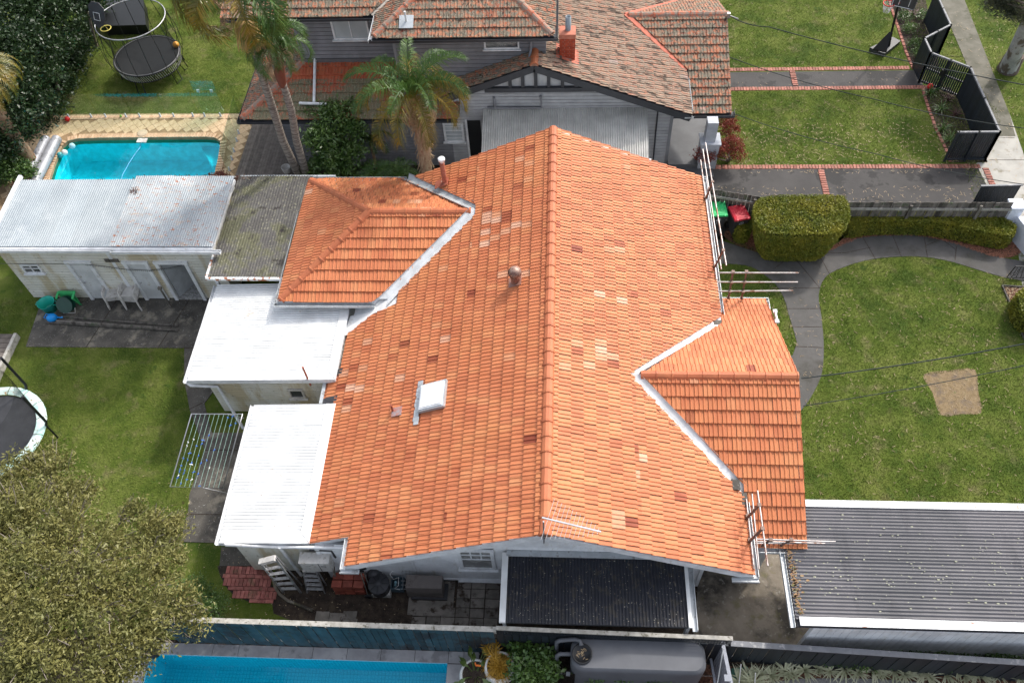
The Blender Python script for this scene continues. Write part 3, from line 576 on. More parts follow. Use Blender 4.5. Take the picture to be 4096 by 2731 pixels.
# valley flashings: bent trays
def valley(a, b, sa, sb, w0, w1, mat=None, drop=0.02, name='valley_flashing'):
    """a top, b bottom (3D); sa, sb horizontal unit directions to either side with rise factors"""
    mb = MB(); a, b = V3(a), V3(b)
    for s_ in (sa, sb):
        s_ = V3(s_); mb.add([a + V3((0, 0, drop)), b + V3((0, 0, drop)), b + s_ * w1 + V3((0, 0, drop)), a + s_ * w0 + V3((0, 0, drop))], [(0, 1, 2, 3)])
        mb.add([a + s_ * w0 + V3((0, 0, drop)), b + s_ * w1 + V3((0, 0, drop)), b + s_ * w1 + V3((0, 0, drop + .05)), a + s_ * w0 + V3((0, 0, drop + .05))], [(0, 1, 2, 3)])
    return mb.build(name, mat or M['white_roof'], roof)
vz = lambda x: zR(x)
valley((1.85, PY, vz(1.85)), (4.85, PY - 2.87, vz(4.85)), (0, -1, 0), (1, 0, 0), .26, .26)
valley((1.85, PY, vz(1.85)), (4.85, PY + 2.87, vz(4.85)), (0, 1, 0), (1, 0, 0), .26, .26)
valley((-2.78, WY, zL(-2.78)), (-5.55, WY - 2.72, zL(-5.55) + .03), (0, -1, 0), (-1, 0, 0), .26, .30, nmat('pale_tray', (.58, .6, .61), 3, .5))
valley((-2.78, WY, zL(-2.78)), (-5.52, WY + 2.74, zL(-5.52)), (0, 1, 0), (-1, 0, 0), .26, .26, M['zinc'])
# wide white saddle below the left valley
mb = MB(); q = [at(x, y, 2.55) for x, y in ((1606, 1135), (1640, 1130))]
pts = [(-4.85, 16.95), (-5.28, 16.95), (-6.0, 16.45), (-6.1, 16.1), (-6.85, 16.2), (-6.95, 15.45), (-6.77, 15.44), (-5.9, 15.7), (-5.2, 16.05), (-4.9, 16.55)]
mb.prism(pts, lambda x, y: zL(x) + .015, lambda x, y: zL(x) + .028); mb.build('saddle_flashing', M['white_roof'], roof)
mb = MB(); mb.box((4.62, PY - 2.72, zR(4.62) + .09), (.22, .3, .05)); mb.box((4.8, PY - 3.1, zR(4.8) + .06), (.2, .4, .06)); mb.box((4.7, PY + 2.62, zR(4.7) + .06), (.25, .3, .05)); mb.build('lead_flashing', M['slab_dark'], roof)
# black patched tiles in the gap
mb = MB()
for y_, n_ in ((14.0, 2), (13.02, 2)):
    for i in range(n_): mb.box((-7.1 + i * .24, y_, zL(-7.12 + i * .24) + .07), (.27, .22, .05), M=Matrix.Rotation(-math.atan(KL), 3, 'Y') @ Matrix.Rotation(random.uniform(-.1, .1), 3, 'Z'))
mb.build('lead_flashing', M['dark_grey'], roof)
# gutters
G = M['white_trim']
gutter((4.84, PY + 2.95, 2.70), (4.84, Y1_ + .12, 2.70), (1, 0, 0), roof, M['zinc']); gutter((4.84, Y0 - .02, 2.70), (4.84, PY - 2.95, 2.70), (1, 0, 0), roof, M['zinc'])
gutter((-5.55, Y0 - .05, 2.60), (-5.55, 8.44, 2.60), (-1, 0, 0), roof, G)
for x0, x1, y, z, dy in ((-5.68, -5.18, Y0 - .03, 2.60, -1), (4.3, 4.97, Y0 - .03, 2.70, -1), (4.45, 4.97, Y1_ + .06, 2.70, 1)):
    gutter((x0, y, z), (x1, y, z), (0, dy, 0), roof, M['zinc'], s=.9)
gutter((wl - .02, WY - dW - .1, WE - .1), (wl - .02, WY + dW + .1, WE - .1), (-1, 0, 0), roof, M['zinc'])
gutter((wl - .15, WY - dW - .03, WE - .1), (-5.98, WY - dW - .03, WE - .1), (0, -1, 0), roof, M['zinc']); gutter((wl - .15, WY + dW + .03, WE - .1), (-5.6, WY + dW + .03, WE - .1), (0, 1, 0), roof, M['zinc'])
gutter((4.96, PY - dS - .02, zPs(0, PY - dS) - .1), (PX1 + .12, PY - dS - .02, zPs(0, PY - dS) - .1), (0, -1, 0), roof, M['zinc'])
gutter((PX1 + .02, PY - dS - .1, zPs(0, PY - dS) - .1), (PX1 + .02, PY - dS + .55, zPs(0, PY - dS) - .1), (1, 0, 0), roof, M['zinc'], s=.8)
gutter((4.96, PY + dN + .02, zPn(0, PY + dN) - .1), (PX1 + .12, PY + dN + .02, zPn(0, PY + dN) - .1), (0, 1, 0), roof, M['zinc'])
gutter((PX1 + .02, PY + dN - .4, zPn(0, PY + dN) - .1), (PX1 + .02, PY + dN + .12, zPn(0, PY + dN) - .1), (1, 0, 0), roof, M['zinc'], s=.8)
# verge trim: barge boards
for a, b in (((RX, RZ), (4.8, zR(4.8))), ((RX, RZ), (-5.5, zL(-5.5)))):
    for y in (Y0 + .02, Y1_ - .02): mb = MB(); mb.bar((a[0], y - .02 * (1 if y < 10 else -1), a[1] - .11), (b[0], y - .02 * (1 if y < 10 else -1), b[1] - .11), .03, .2); mb.build('barge_board', M['white_trim'], house)
# walls
wall = wallbox([(-6.6, 8.4), (3.84, 8.4), (3.84, 21.2), (-6.6, 21.2)], .05, 2.2, house, M['wb_white'])
mb = MB(); mb.prism([(-5.2, 8.4), (RX, 8.4), (RX, 21.2), (-5.2, 21.2)], 2.1, lambda x, y: zL(x) - .2); mb.prism([(RX, 8.4), (3.84, 8.4), (3.84, 21.2), (RX, 21.2)], 2.1, lambda x, y: zR(x) - .2); mb.build('gable_wall', M['wb_white'], house)
wallbox([(wl + .5, WY - dW + .5), (-3, WY - dW + .5), (-3, WY + dW - .5), (wl + .5, WY + dW - .5)], 0, WE - .05, house, M['wb_white'])
wallbox([(3.8, PY - dS + .7), (5.6, PY - dS + .7), (5.6, PY + dN - .6), (3.8, PY + dN - .6)], 0, 2.25, house, M['wb_white'])
mb = MB(); mb.prism([(4.2, 8.95), (5.7, 8.95), (5.7, 9.1), (4.2, 9.1)], 0, 2.4); mb.build('porch_wall', M['white_trim'], house)
def spanS(z):
    return (max(0, RX - (RZ - .17 - z) / KL + 6.6), min(10.44, RX + (RZ - .17 - z) / KR + 6.6))
wx = lambda px, py: ay(px, py, 8.37)
wa, wb_ = wx(1836, 2200), wx(1966, 2270)
WIN = (-1.99 , -.93, 1.12, 2.10)
w0, w1 = ay(1838, 2200, 8.35), ay(1955, 2200, 8.35); wb0, wb1 = ay(1846, 2272, 8.35), ay(1985, 2272, 8.35)
WIN = (wb0.x - .02, wb1.x, wb0.z, w0.z + .05)
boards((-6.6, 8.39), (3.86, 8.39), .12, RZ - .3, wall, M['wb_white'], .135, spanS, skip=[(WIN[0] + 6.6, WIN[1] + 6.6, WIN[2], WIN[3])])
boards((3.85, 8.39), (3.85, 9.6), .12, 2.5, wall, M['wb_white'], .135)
window((WIN[0], 8.38), (WIN[1], 8.38), WIN[2], WIN[3], house, M['white_trim'], nmat('curtained_glass', (.20, .20, .195), 2, .3, over=[((.3, .3, .29), 3, .5, .6)]), .1, hz=(.52, .74), mull=(.36, .64), mz=.5)
mb = MB(); mb.b2((-6.62, 8.34, .02), (-6.5, 8.4, 2.2)); mb.b2((3.78, 8.34, .02), (3.88, 8.42, 2.6)); mb.b2((1.0 - 5.1, 8.345, .1), (1.06 - 5.1, 8.4, 3.1)); mb.build('corner_board', M['white_trim'], house)
mb = MB(); mb.b2((-6.5, 8.32, .05), (3.8, 8.40, .12)); mb.b2((-2.9, 8.25, .1), (-.6, 8.33, .13)); mb.build('base_trim', M['white_trim'], house)
# lean-to volumes with white metal roofs
def white_roof(x0, x1, y0, y1, zl, zr):
    f = lambda x, y: zl + (zr - zl) * (x - x0) / (x1 - x0)
    mb = MB(); mb.prism([(x0, y0), (x1, y0), (x1, y1), (x0, y1)], lambda x, y: f(x, y) - .17, lambda x, y: f(x, y) - .02); r = mb.build('lean_to_roof', M['white_trim'], house)
    corr((x0 + .0, y0 + .12, f(x0, 0) + .0), (x0, y1, f(x0, 0) + .0), (x1, y0 + .12, f(x1, 0) + .0), r, M['white_roof'], .095, .014, .76)
    gutter((x0 - .01, y0 - .02, zl - .12), (x0 - .01, y1 + .02, zl - .12), (-1, 0, 0), r, M['white_trim'], s=.9)
    mb = MB()
    mb.prism([(x0 + .03, y0), (x1, y0), (x1 - .25, y0 + .3), (x0 + .03, y0 + .3)], lambda x, y: f(x, y) + .016, lambda x, y: f(x, y) + .022)
    mb.prism([(x1 - .27, y0 + .31), (x1 + .02, y0), (x1 + .02, y1), (x1 - .27, y1)], lambda x, y: f(x, y) + .017, lambda x, y: f(x, y) + .035)
    mb.build('roof_flashing', M['white_roof'], r)
    return r
e0 = at(862, 2165, 2.12); white_roof(-9.28, -6.76, 8.45, 12.83, 2.12, 2.24)
white_roof(-11.6, -6.9, 13.66, 17.5, 2.12, 2.28)
wall2 = wallbox([(-8.9, 8.52), (-6.6, 8.52), (-6.6, 12.6), (-8.9, 12.6)], .08, 1.97, house, M['wb_cream'])
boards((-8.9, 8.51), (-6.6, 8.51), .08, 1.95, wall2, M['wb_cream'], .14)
wall3 = wallbox([(-11.1, 13.85), (-6.6, 13.85), (-6.6, 17.3), (-11.1, 17.3)], .08, 1.97, house, M['wb_cream'])
v0, v1 = ay(1149, 1553, 13.83), ay(1226, 1588, 13.83)
WV = (v0.x + 11.1, v1.x + 11.1, v1.z, v0.z)
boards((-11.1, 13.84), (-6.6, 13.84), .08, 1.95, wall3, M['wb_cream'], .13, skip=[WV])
window((v0.x, 13.83), (v1.x, 13.83), v1.z, v0.z, house, M['dirty_white'], M['dark_glass'], .06)
mb = MB(); mb.b2((-7.32, 12.95, 2.0), (-7.22, 14.05, 2.08)); mb.build('gutter', M['zinc'], house)
# downpipes
mb = MB(); P = lambda x, y, Y: ay(x, y, Y)
a = P(745, 1535, 13.55); mb.tube([at(748, 1530, 1.98), at(762, 1541, 1.9), ay(868, 1545, 13.75), ay(880, 1560, 13.78), at(973, 1712, 0.05)], .05, 8); mb.build('downpipe', M['white_trim'], house)
mb = MB(); y8 = 8.36
mb.tube([at(885, 2163, 1.98), ay(905, 2178, 8.4), ay(1110, 2187, 8.4), ay(1385, 2190, 8.33)], .048, 8); mb.tube([ay(1118, 2187, 8.38), ay(1128, 2200, 8.38), ay(1216, 2312, 8.38)], .048, 8); mb.build('downpipe', M['white_trim'], house)
# skylight
def roofframe(px, py, left=True):
    n = V3((-KL, 0, 1)).normalized() if left else V3((KR, 0, 1)).normalized(); P0 = V3((RX, 0, RZ)); return onp(px, py, P0 + n * .06, n), n
sk_c = [roofframe(*p)[0] for p in ((1695, 1540), (1795, 1529), (1785, 1632), (1684, 1653))]; nL = roofframe(1, 1)[1]
cx = sum((p.x for p in sk_c)) / 4; cy = sum((p.y for p in sk_c)) / 4; pL = lambda x, y, h: V3((x, y, zL(x))) + nL * h
x0, x1, y0, y1 = sk_c[0].x, sk_c[1].x, sk_c[3].y + .04, sk_c[0].y - .02
RL = Matrix.Rotation(-math.atan(KL), 3, 'Y'); lx = (x1 - x0) / math.cos(math.atan(KL))
mb = MB(); mb.box(pL(cx, cy, .13), (lx, y1 - y0, .1), M=RL); fr = mb.build('skylight', M['zinc'], roof)
mb = MB(); mb.box(pL(cx, cy, .19), (lx - .1, y1 - y0 - .1, .035), M=RL); mb.box(pL(cx, cy, .21), (lx - .18, y1 - y0 - .18, .03), M=RL); o = mb.build('dome', M['lid_white'], house)
mb = MB()
for i in range(12): mb.box(pL(x0 - .07 + random.uniform(-.012, .012), y0 - .32 + i * .118, .085), (.17 + random.uniform(-.03, .03), .13, .02), M=RL)
o2 = mb.build('skylight_apron', M['zinc'], roof)
o.name = 'skylight_dome'
# small vent pipe on plate
v = roofframe(1590, 1645)[0]; mb = MB(); mb.box(pL(v.x + .02, v.y - .02, .085), (.33, .28, .03), M=RL); mb.build('pipe_plate', nmat('smeared_lead', [(.34, .3, .31), (.42, .17, .13)], 9, .6), roof)
b_ = roofframe(1572, 1645)[0]; mb = MB(); mb.tube([b_, b_ + V3((0, 0, .28)), b_ + V3((-.02, 0, .33))], .035, 8); mb.build('vent_pipe', M['rust_pipe'], roof)
# turbine vent
b_ = roofframe(2062, 1128)[0]; tv = MB(); tv.lathe([(.13, -.1), (.13, .22), (.15, .23), (.15, .27)], b_, 20); tv.box(b_ + nL * .03, (.4, .36, .03), M=RL); vent = tv.build('turbine_vent', nmat('vent_paint', (.30, .15, .115), 3, .5), roof)
mb = MB(); n = 22; R_ = .19
for k in range(n):
    vs = []
    for i in range(9):
        ph = math.pi * (i / 8) * .96 + .02; r = R_ * math.sin(ph) ** .7; z = .27 + R_ * (1 - math.cos(math.pi - ph)) * .85
        for da in (0, .24): a = 2 * math.pi * k / n + i * .10 + da; vs.append(b_ + V3((r * math.cos(a) * (1 if da == 0 else 1.05), r * math.sin(a) * (1 if da == 0 else 1.05), z)))
    mb.add(vs, [(2 * i, 2 * i + 1, 2 * i + 3, 2 * i + 2) for i in range(8)], .1 * (k % 5))
mb.lathe([(.02, .26 + 2 * R_ * .85), (.0, .262 + 2 * R_ * .85 + .02)], b_, 12); mb.lathe([(.165, .3), (.175, .43), (.15, .55), (.08, .6), (0, .61)], b_, 20)
mb.build('turbine_head', nmat('vent_fins', (.36, .24, .19), 5, .45, metal=.3, over=[((.2, .1, .08), 9, .5, .6)]), house)
# flue
b_ = roofframe(1780, 735)[0]; t_ = top_over((1780, 735), (1780, 735)); mb = MB(); fl = b_ + V3((0, 0, .0))
mb.lathe([(.085, -.15), (.085, .95), (.07, .96)], fl, 16); mb.box(fl + nL * .03 + V3((-.1, 0, 0)), (.5, .35, .03), M=RL); mb.build('flue', M['rust_pipe'], roof)
mb = MB(); mb.lathe([(.06, .93), (.06, 1.04), (.12, 1.05), (.12, 1.13), (.11, 1.14), (0, 1.14)], fl, 20); mb.build('flue_cap', M['lid_white'], house)
# tall thin pipe at gap
b_ = ay(1240, 1535, 13.7); mb = MB(); mb.tube([(b_.x, 13.7, 1.9), (b_.x, 13.7, 2.9)], .032, 8); mb.build('vent_pipe', M['rust_pipe'], house)
# white bracket by the gable of the porch
mb = MB(); g0 = at(3100, 1245, 2.9); g1 = at(3108, 1285, 3.0); mb.bar(g0, g1, .05, .1); mb.box(g0, (.12, .12, .06)); mb.box(g1, (.12, .12, .06)); mb.build('gable_bracket', M['white_trim'], house)
# antenna at the south end of the ridge
ant = MB(); ab = V3((-.42, 7.55, 4.7)); at_ = ab + V3((-.03, -.02, 1.0))
m0 = ay(2176, 2142, 7.55); ant.tube([ay(2176, 2170, 7.6) + V3((0, 0, -.0)), ay(2174, 2085, 7.55)], .02, 6); Q0 = ay(2168, 2069, 7.55); Q1 = Q0 + (V3((1.28, -.30, -.0)))
ant.bar(Q0, Q1, .035, .03); d_ = (Q1 - Q0).normalized(); s_ = V3((d_.y, -d_.x, 0)); s_ = V3((.28, .96, 0)).normalized()
for i in range(13):
    p = Q0.lerp(Q1, .1 + .85 * i / 12); l = .42 * (1 - i / 12) ** .8 + .08; ant.tube([p - s_ * l, p + s_ * l], .006, 4)
ant.build('antenna', M['chrome'], house)
# ---------------------------------------------------------------- edge-protection rails
def rails(ends, posts, label, nm='guard_rail', grp='guard rails along the roof edges'):
    c = sum((e[0] for e in ends), V3((0, 0, 0))) / len(ends); t = thing(nm, label, 'guard rail', (c.x, c.y, 0), grp)
    for a, b in ends: mb = MB(); mb.tube([a, b], .024, 8); mb.build('rail', M['tube'], t)
    for p in posts:
        mb = MB(); mb.bar(p[0], p[-1], .05, .05); mb.build('post', M['clamp'], t)
        for q in p: mb = MB(); mb.box(q, (.09, .09, .07)); mb.build('clamp', M['clamp'], t)
E1 = [(axx(2803, 700, 4.98), ), ]
def railx(px0, px1, z, x=None): return at(*px0, z), at(*px1, z)
rails([railx((2802, 640), (2867, 1118), 2.95), railx((2811, 598), (2885, 1077), 3.4), railx((2822, 572), (2905, 1062), 3.85)],
      [(at(2820, 805, 2.8), at(2822, 790, 2.95), at(2836, 762, 3.4), at(2850, 728, 3.85)), (at(2853, 1080, 2.8), at(2860, 1062, 2.95), at(2878, 1034, 3.4), at(2893, 1002, 3.85))],
      'upper run of three steel tube rails along the right roof edge, above the bins')
rails([railx((2985, 1995), (3016, 2275), 2.95), railx((3008, 1975), (3036, 2275), 3.4), railx((3030, 1962), (3071, 2262), 3.85)],
      [(at(2980, 2080, 2.8), at(2990, 2062, 2.95), at(3013, 2042, 3.4), at(3037, 2019, 3.85)), (at(2990, 2173, 2.8), at(2999, 2158, 2.95), at(3023, 2135, 3.4), at(3050, 2113, 3.85))],
      'lower run of three steel tube rails along the right roof edge, beside the driveway')
rails([railx((2872, 1091), (3194, 1092), 3.75), railx((2869, 1128), (3191, 1129), 3.35), railx((2873, 1165), (3172, 1163), 2.9)],
      [(at(2914, 1190, 2.5), at(2919, 1166, 2.9), at(2926, 1130, 3.35), at(2932, 1088, 3.75)), (at(2967, 1192, 2.5), at(2973, 1167, 2.9), at(2979, 1129, 3.35), at(2986, 1087, 3.75))],
      'three horizontal steel rails sticking out over the curved path north of the small gable roof')
rails([railx((3020, 2155), (3342, 2166), 2.75), railx((3005, 2164), (3300, 2173), 2.55), railx((3010, 2172), (3235, 2172), 2.4)],
      [(at(3048, 2180, 2.3), at(3083, 2158, 2.75)), (at(3120, 2180, 2.3), at(3165, 2158, 2.75))],
      'short bundle of steel rails lying along the lower gutter of the small gable roof')
# ================================================================ PATIO COVER, CARPORT
pc = thing('patio_cover', 'black corrugated patio roof with a white edge against the gable wall', 'patio cover', (.9, 7.3, 0))
zp = 2.3; a, b, c_, d_ = at(2030, 2225, zp), at(2740, 2240, zp), at(2030, 2500, zp - .08), at(2770, 2510, zp - .08)
X0, X1 = -1.36, 3.2
mb = MB(); mb.b2((X0, 6.5, zp - .13), (X1, 8.33, zp - .04)); r = mb.build('roof', M['charcoal'], pc)
corr((X0, 8.3, zp), (X1, 8.3, zp), (X0, 6.5, zp - .03), r, M['black_metal'], .085, .019, .76); PCR = r
mb = MB(); mb.b2((X0 - .05, 8.2, zp + .016), (X1, 8.36, zp + .06)); mb.build('wall_flashing', M['zinc'], r)
mb = MB(); mb.b2((X0 - .16, 6.48, zp - .06), (X0 - .0, 8.3, zp + .03)); mb.build('edge_capping', M['white_roof'], r); mb = MB(); mb.b2((X1, 6.48, zp - .05), (X1 + .09, 8.2, zp + .03)); mb.build('edge_capping', M['white_roof'], r)
gutter((X1 + .1, 6.42, zp - .12), (X1 + .1, 8.15, zp - .12), (1, 0, 0), r, M['zinc'])
for x in (X0 - .06, X1 + .04):
    for y in (6.62, 8.1): mb = MB(); mb.b2((x - .045, y - .045, 0), (x + .045, y + .045, zp - .06)); mb.build('post', M['white_trim'], pc)
cp = thing('carport', 'long grey corrugated carport roof with white edge cappings, lower right', 'carport', (9, 8.2, 0))
zc = 2.25; x0 = 5.78
mb = MB(); mb.b2((x0 + .1, 6.62, zc - .14), (14.5, 9.9, zc - .05)); r = mb.build('roof', M['charcoal'], cp)
corr((x0 + .08, 6.78, zc), (x0 + .08, 9.82, zc), (14.5, 6.78, zc + .02), r, M['dark_sheet'], .098, .021, .8)
def spots(name, n, sx, sy, zf, mat, r0, r1, parent):
    mb = MB()
    for i in range(n):
        x, y = sx(), sy(); rr = random.uniform(r0, r1) * random.uniform(.5, 1); k = 7; vs = [(x + rr * 1.2 * math.cos(a * 6.283 / k), y + rr * math.sin(a * 6.283 / k) * .7, zf(x, y)) for a in range(k)]; mb.add(vs, [tuple(range(k))], random.random())
    return stuff(mb.build(name, mat, parent))
gs = nmat('pale_lichen', [(.22, .23, .16), (.42, .42, .33)], 30, .9)
spots('lichen', 240, lambda: random.uniform(6.2, 12.4), lambda: random.triangular(6.85, 9.7, 7.8), lambda x, y: zc + .024, gs, .012, .035, r)
spots('moss_fringe', 170, lambda: x0 + .12 + abs(random.gauss(0, .1)), lambda: random.uniform(6.9, 8.6), lambda x, y: zc + .024, nmat('moss_rust', [(.12, .13, .05), (.32, .17, .09), (.3, .3, .2)], 9, .9), .02, .045, r)
ecm = nmat('rust_spotted_capping', (.74, .75, .76), 2, .45, over=[((.28, .09, .03), 2.2, .70, .72, (1, 2, 1)), ((.4, .38, .34), .8, .6, .63, (3, .2, 1), .35)])
mb = MB(); mb.b2((6.0, 9.80, zc + .016), (14.5, 10.0, zc + .04)); mb.build('edge_capping', ecm, r); mb = MB(); mb.b2((x0 + .16, 6.62, zc + .016), (14.5, 6.84, zc + .04)); mb.build('edge_capping', ecm, r)
gutter((x0 + .06, 6.6, zc - .1), (x0 + .06, 8.75, zc - .1), (-1, 0, 0), r, M['zinc'])
wl_ = wallbox([(6.3, 6.64), (14.5, 6.64), (14.5, 6.72), (6.3, 6.72)], .0, zc - .14, cp, M['wb_white'])
for i in range(42): mb = MB(); mb.b2((6.3 + i * .195, 6.61, .1), (6.3 + i * .195 + .185, 6.64, zc - .14)); mb.build('wall_panel', M['wb_white'], wl_)
for x in (x0 + .3, 9.5): mb = MB(); mb.b2((x - .05, 9.7, 0), (x + .05, 9.8, zc - .14)); mb.build('post', M['white_trim'], cp)
# ================================================================ SHED
shed = thing('shed', 'long cream weatherboard shed with grey corrugated roof and three doors, left of the house', 'shed', (-16, 20, 0))
SY = 18.52; zb, zf = 3.05, 2.92; SB = 21.75
sroof = MB(); sroof.b2((-19.55, SY - .1, zf - .14), (-11.75, SB, zf - .03)); sr = sroof.build('roof', M['white_trim'], shed)
corr((-19.6, SY - .03, zf), (-15.3, SY - .03, zf), (-19.6, SB - .15, zb), sr, M['grey_metal'], .08, .012, .72)
corr((-15.3, SY - .03, zf + .02), (-11.7, SY - .03, zf + .02), (-15.3, SB, zb + .02), sr, M['rust_metal'], .08, .012, .72)
gutter((-19.65, SY - .06, zf - .13), (-15.25, SY - .06, zf - .13), (0, -1, 0), sr, M['white_trim'], s=1.2); gutter((-15.2, SY - .1, zf - .14), (-11.45, SY - .1, zf - .14), (0, -1, 0), sr, M['white_trim'], s=1.2)
mb = MB(); mb.bar((-19.62, SY, zf + .02), (-19.62, SB, zb + .02), .12, .12); mb.build('barge_board', M['white_trim'], sr)
DX0, DX1 = at(715, 1198, .05).x, at(815, 1198, .05).x
sw_ = MB(); sw_.b2((-19.45, SY + .05, .1), (DX0 - .02, SB - .15, zf - .15)); sw_.b2((DX1 + .02, SY + .05, .1), (-11.8, SB - .15, zf - .15)); sw_.b2((DX0 - .02, SY + .05, 2.05), (DX1 + .02, SB - .15, zf - .151)); sw_.b2((DX0 - .02, SY + 1.6, .1), (DX1 + .02, SB - .15, 2.05)); sw_ = sw_.build('wall', M['wb_cream'], shed)
def sy(px, py): return ay(px, py, SY + .02)
def yr(x): return x + 19.45
op = []
dd = []
for bl, br, top, lab in (((378, 1195), (452, 1190), 1052, 0), ((598, 1190), (668, 1186), 1040, 1), ((715, 1198), (815, 1198), 1054, 2)):
    A, B = at(*bl, .05), at(*br, .05); dd.append((A.x, B.x, 2.03, lab)); op.append((yr(A.x) - .02, yr(B.x) + .02, 0, 2.06))
wA, wB = sy(80, 1056), sy(170, 1090); WN = (wA.x - .02, sy(175, 1085).x, wB.z, wA.z); op.append((yr(WN[0]), yr(WN[1]), WN[2], WN[3]))
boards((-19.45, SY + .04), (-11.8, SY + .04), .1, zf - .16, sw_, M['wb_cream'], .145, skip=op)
window((WN[0], SY + .03), (WN[1], SY + .03), WN[2], WN[3], shed, M['white_trim'], M['dark_glass'], .06, mull=(.5,), hz=(.55,))
for x0_, x1_, h, k in dd:
    mb = MB()
    for x in (x0_ - .06, x1_ + .06): mb.b2((x - .06, SY - .05, .03), (x + .06, SY + .06, h + .1))
    mb.b2((x0_ - .14, SY - .06, h + .0), (x1_ + .14, SY + .06, h + .12)); fr = mb.build('door_frame', M['white_trim'], shed)
    if k < 2:
        mb = MB(); mb.b2((x0_, SY + .0, .08), (x1_, SY + .035, h)); dr = mb.build('door', nmat('shed_door_paint', (.56, .575, .58), 3, .6, over=[((.4, .38, .34), 6, .62, .75)]), shed)
        mb = MB(); mb.tube([(x0_ + .09, SY - .0, 1.0), (x0_ + .09, SY - .05, 1.0)], .03, 8); mb.build('door_knob', M['chrome'], dr)
    else:
        mb = MB(); mb.b2((x0_, SY + .0, .0), (x1_, SY + 1.6, .1)); mb.build('shed_floor', nmat('pale_floor', [(.16, .16, .155), (.42, .42, .41)], 16, .7), shed); mb = MB(); mb.b2((x0_, SY + 1.5, .1), (x1_, SY + 1.58, 2.05)); mb.build('inner_wall', M['dark_grey'], shed)
        mb = MB(); mb.bar((x0_ + .03, SY + .06, 1.06), (x0_ + .42, SY + .72, 1.06), .035, 1.9); mb.build('door', nmat('open_door_paint', (.40, .42, .44), 3, .6), shed)
        pass
mb = MB(); a = sy(415, 1035); b = sy(480, 1048); mb.b2((a.x, SY - .0, b.z), (b.x, SY + .012, a.z)); mb.build('wall_patch', M['old_wood'], shed)
mb = MB(); pts = [sy(0, 1047), sy(120, 1050), sy(245, 1050), sy(345, 1050), sy(420, 1058), sy(500, 1070), sy(600, 1075), sy(680, 1065), sy(730, 1053)]; mb.tube([p + V3((0, -.08, 0)) for p in pts], .01, 5)
for i in range(60):
    p = pts[3 + int(i / 12)].lerp(pts[min(8, 4 + int(i / 12))], (i % 12) / 12); mb.tube([p + V3((0, -.08, 0)), p + V3((.01, -.1, -.05))], .006, 4)
mb.build('string_light', M['dark_grey'], shed)
mb = MB(); c0 = at(848, 1090, 2.4); mb.b2((-15.62, SY - .0, .1), (-15.5, SY + .03, 2.75)); mb.build('corner_board', M['white_trim'], shed)
# mossy link roof
lk = thing('link_roof', 'mossy lichen covered corrugated roof between the shed and the orange roof', 'roof', (-10.4, 19.8, 0))
mb = MB(); mb.b2((-11.72, 17.5, 2.42), (-9.05, 22.05, 2.56)); r = mb.build('roof', M['white_trim'], lk)
corr((-11.74, 17.47, 2.6), (-9.02, 17.47, 2.6), (-11.74, 22.1, 2.72), r, M['lichen_metal'], .095, .016, .76)
mb = MB(); mb.bar((-11.78, 17.42, 2.57), (-11.78, 18.4, 2.58), .09, .1); mb.bar((-11.8, 17.4, 2.56), (-9.2, 17.4, 2.56), .08, .1); mb.build('rusty_fascia', nmat('rusty_white', (.68, .70, .70), 3, .6, over=[((.33, .12, .05), 5, .56, .62)]), r)
mb = MB(); mb.b2((-11.7, 22.08, 2.58), (-8.2, 22.16, 2.70)); mb.build('gutter', M['zinc'], r)
for x, y in ((-11.6, 17.6), (-9.3, 17.6), (-11.6, 21.9), (-9.3, 21.9)): mb = MB(); mb.b2((x - .05, y - .05, 0), (x + .05, y + .05, 2.42)); mb.build('post', M['white_trim'], lk)

spots('leaf_debris', 300, lambda: random.uniform(X0 + .1, X1 - .1), lambda: random.uniform(6.55, 8.15), lambda x, y: 2.32, nmat('roof_debris', [(.2, .17, .12), (.5, .48, .42)], 30, .9), .006, .018, PCR)
# ================================================================ NEIGHBOUR HOUSE
nb = thing('house', 'grey weatherboard two storey house with a mottled old tile roof at the top', 'house', (-2, 30, 0))
NX, NZ, NK = -1.06, 5.18, .393
NY = 24.98; NE = 4.68; WYg = 25.6
zNR = lambda x, y=0: NZ - NK * (x - NX)
zNL = lambda x, y=0: NZ - NK * (NX - x)
LZ, LY, LK = 2.9, 24.95, .405         # lower front hip roof
zLow = lambda x, y: LZ + LK * (y - LY)
UY = 27.2                              # upper wall
mb = MB()
deck([(NX, NY), (NE - .05, NY), (NE - .05, 40), (NX, 40)], zNR, mb); deck([(NX, NY), (-4.6, NY), (-4.6, 27.2), (NX, 27.2)], zNL, mb)
WGY, WGZ = 29.9, 3.86
zGs = lambda x, y: WGZ - .2 * 0 - NK * .49 * (WGY - y); 
KG = NK
zGs = lambda x, y: WGZ - KG * (WGY - y); zGn = lambda x, y: WGZ - KG * (y - WGY)
deck([(2.4, WGY), (6.3, WGY), (6.3, 25.92), (4.1, 25.92), (4.1, 27.2), (4.75, 27.5)], zGs, mb); deck([(2.4, WGY), (6.3, WGY), (6.3, 33.5), (4.7, 33.5), (4.7, 32.3)], zGn, mb)
nroof = mb.build('roof', M['charcoal'], nb)
mb = MB(); deck([(-13.2 + .9, LY + .02), (-4.0, LY + .02), (-4.0, UY), (-10.0, UY)], zLow, mb, .12)
wlx = -12.3; zLw = lambda x, y: LZ + LK * (x - wlx)
deck([(wlx, LY), (-10.0, UY), (-10.0, 32), (wlx, 32)], zLw, mb, .12)
lroof = mb.build('roof', M['charcoal'], nb)
T2 = TileSet(.25, .37)
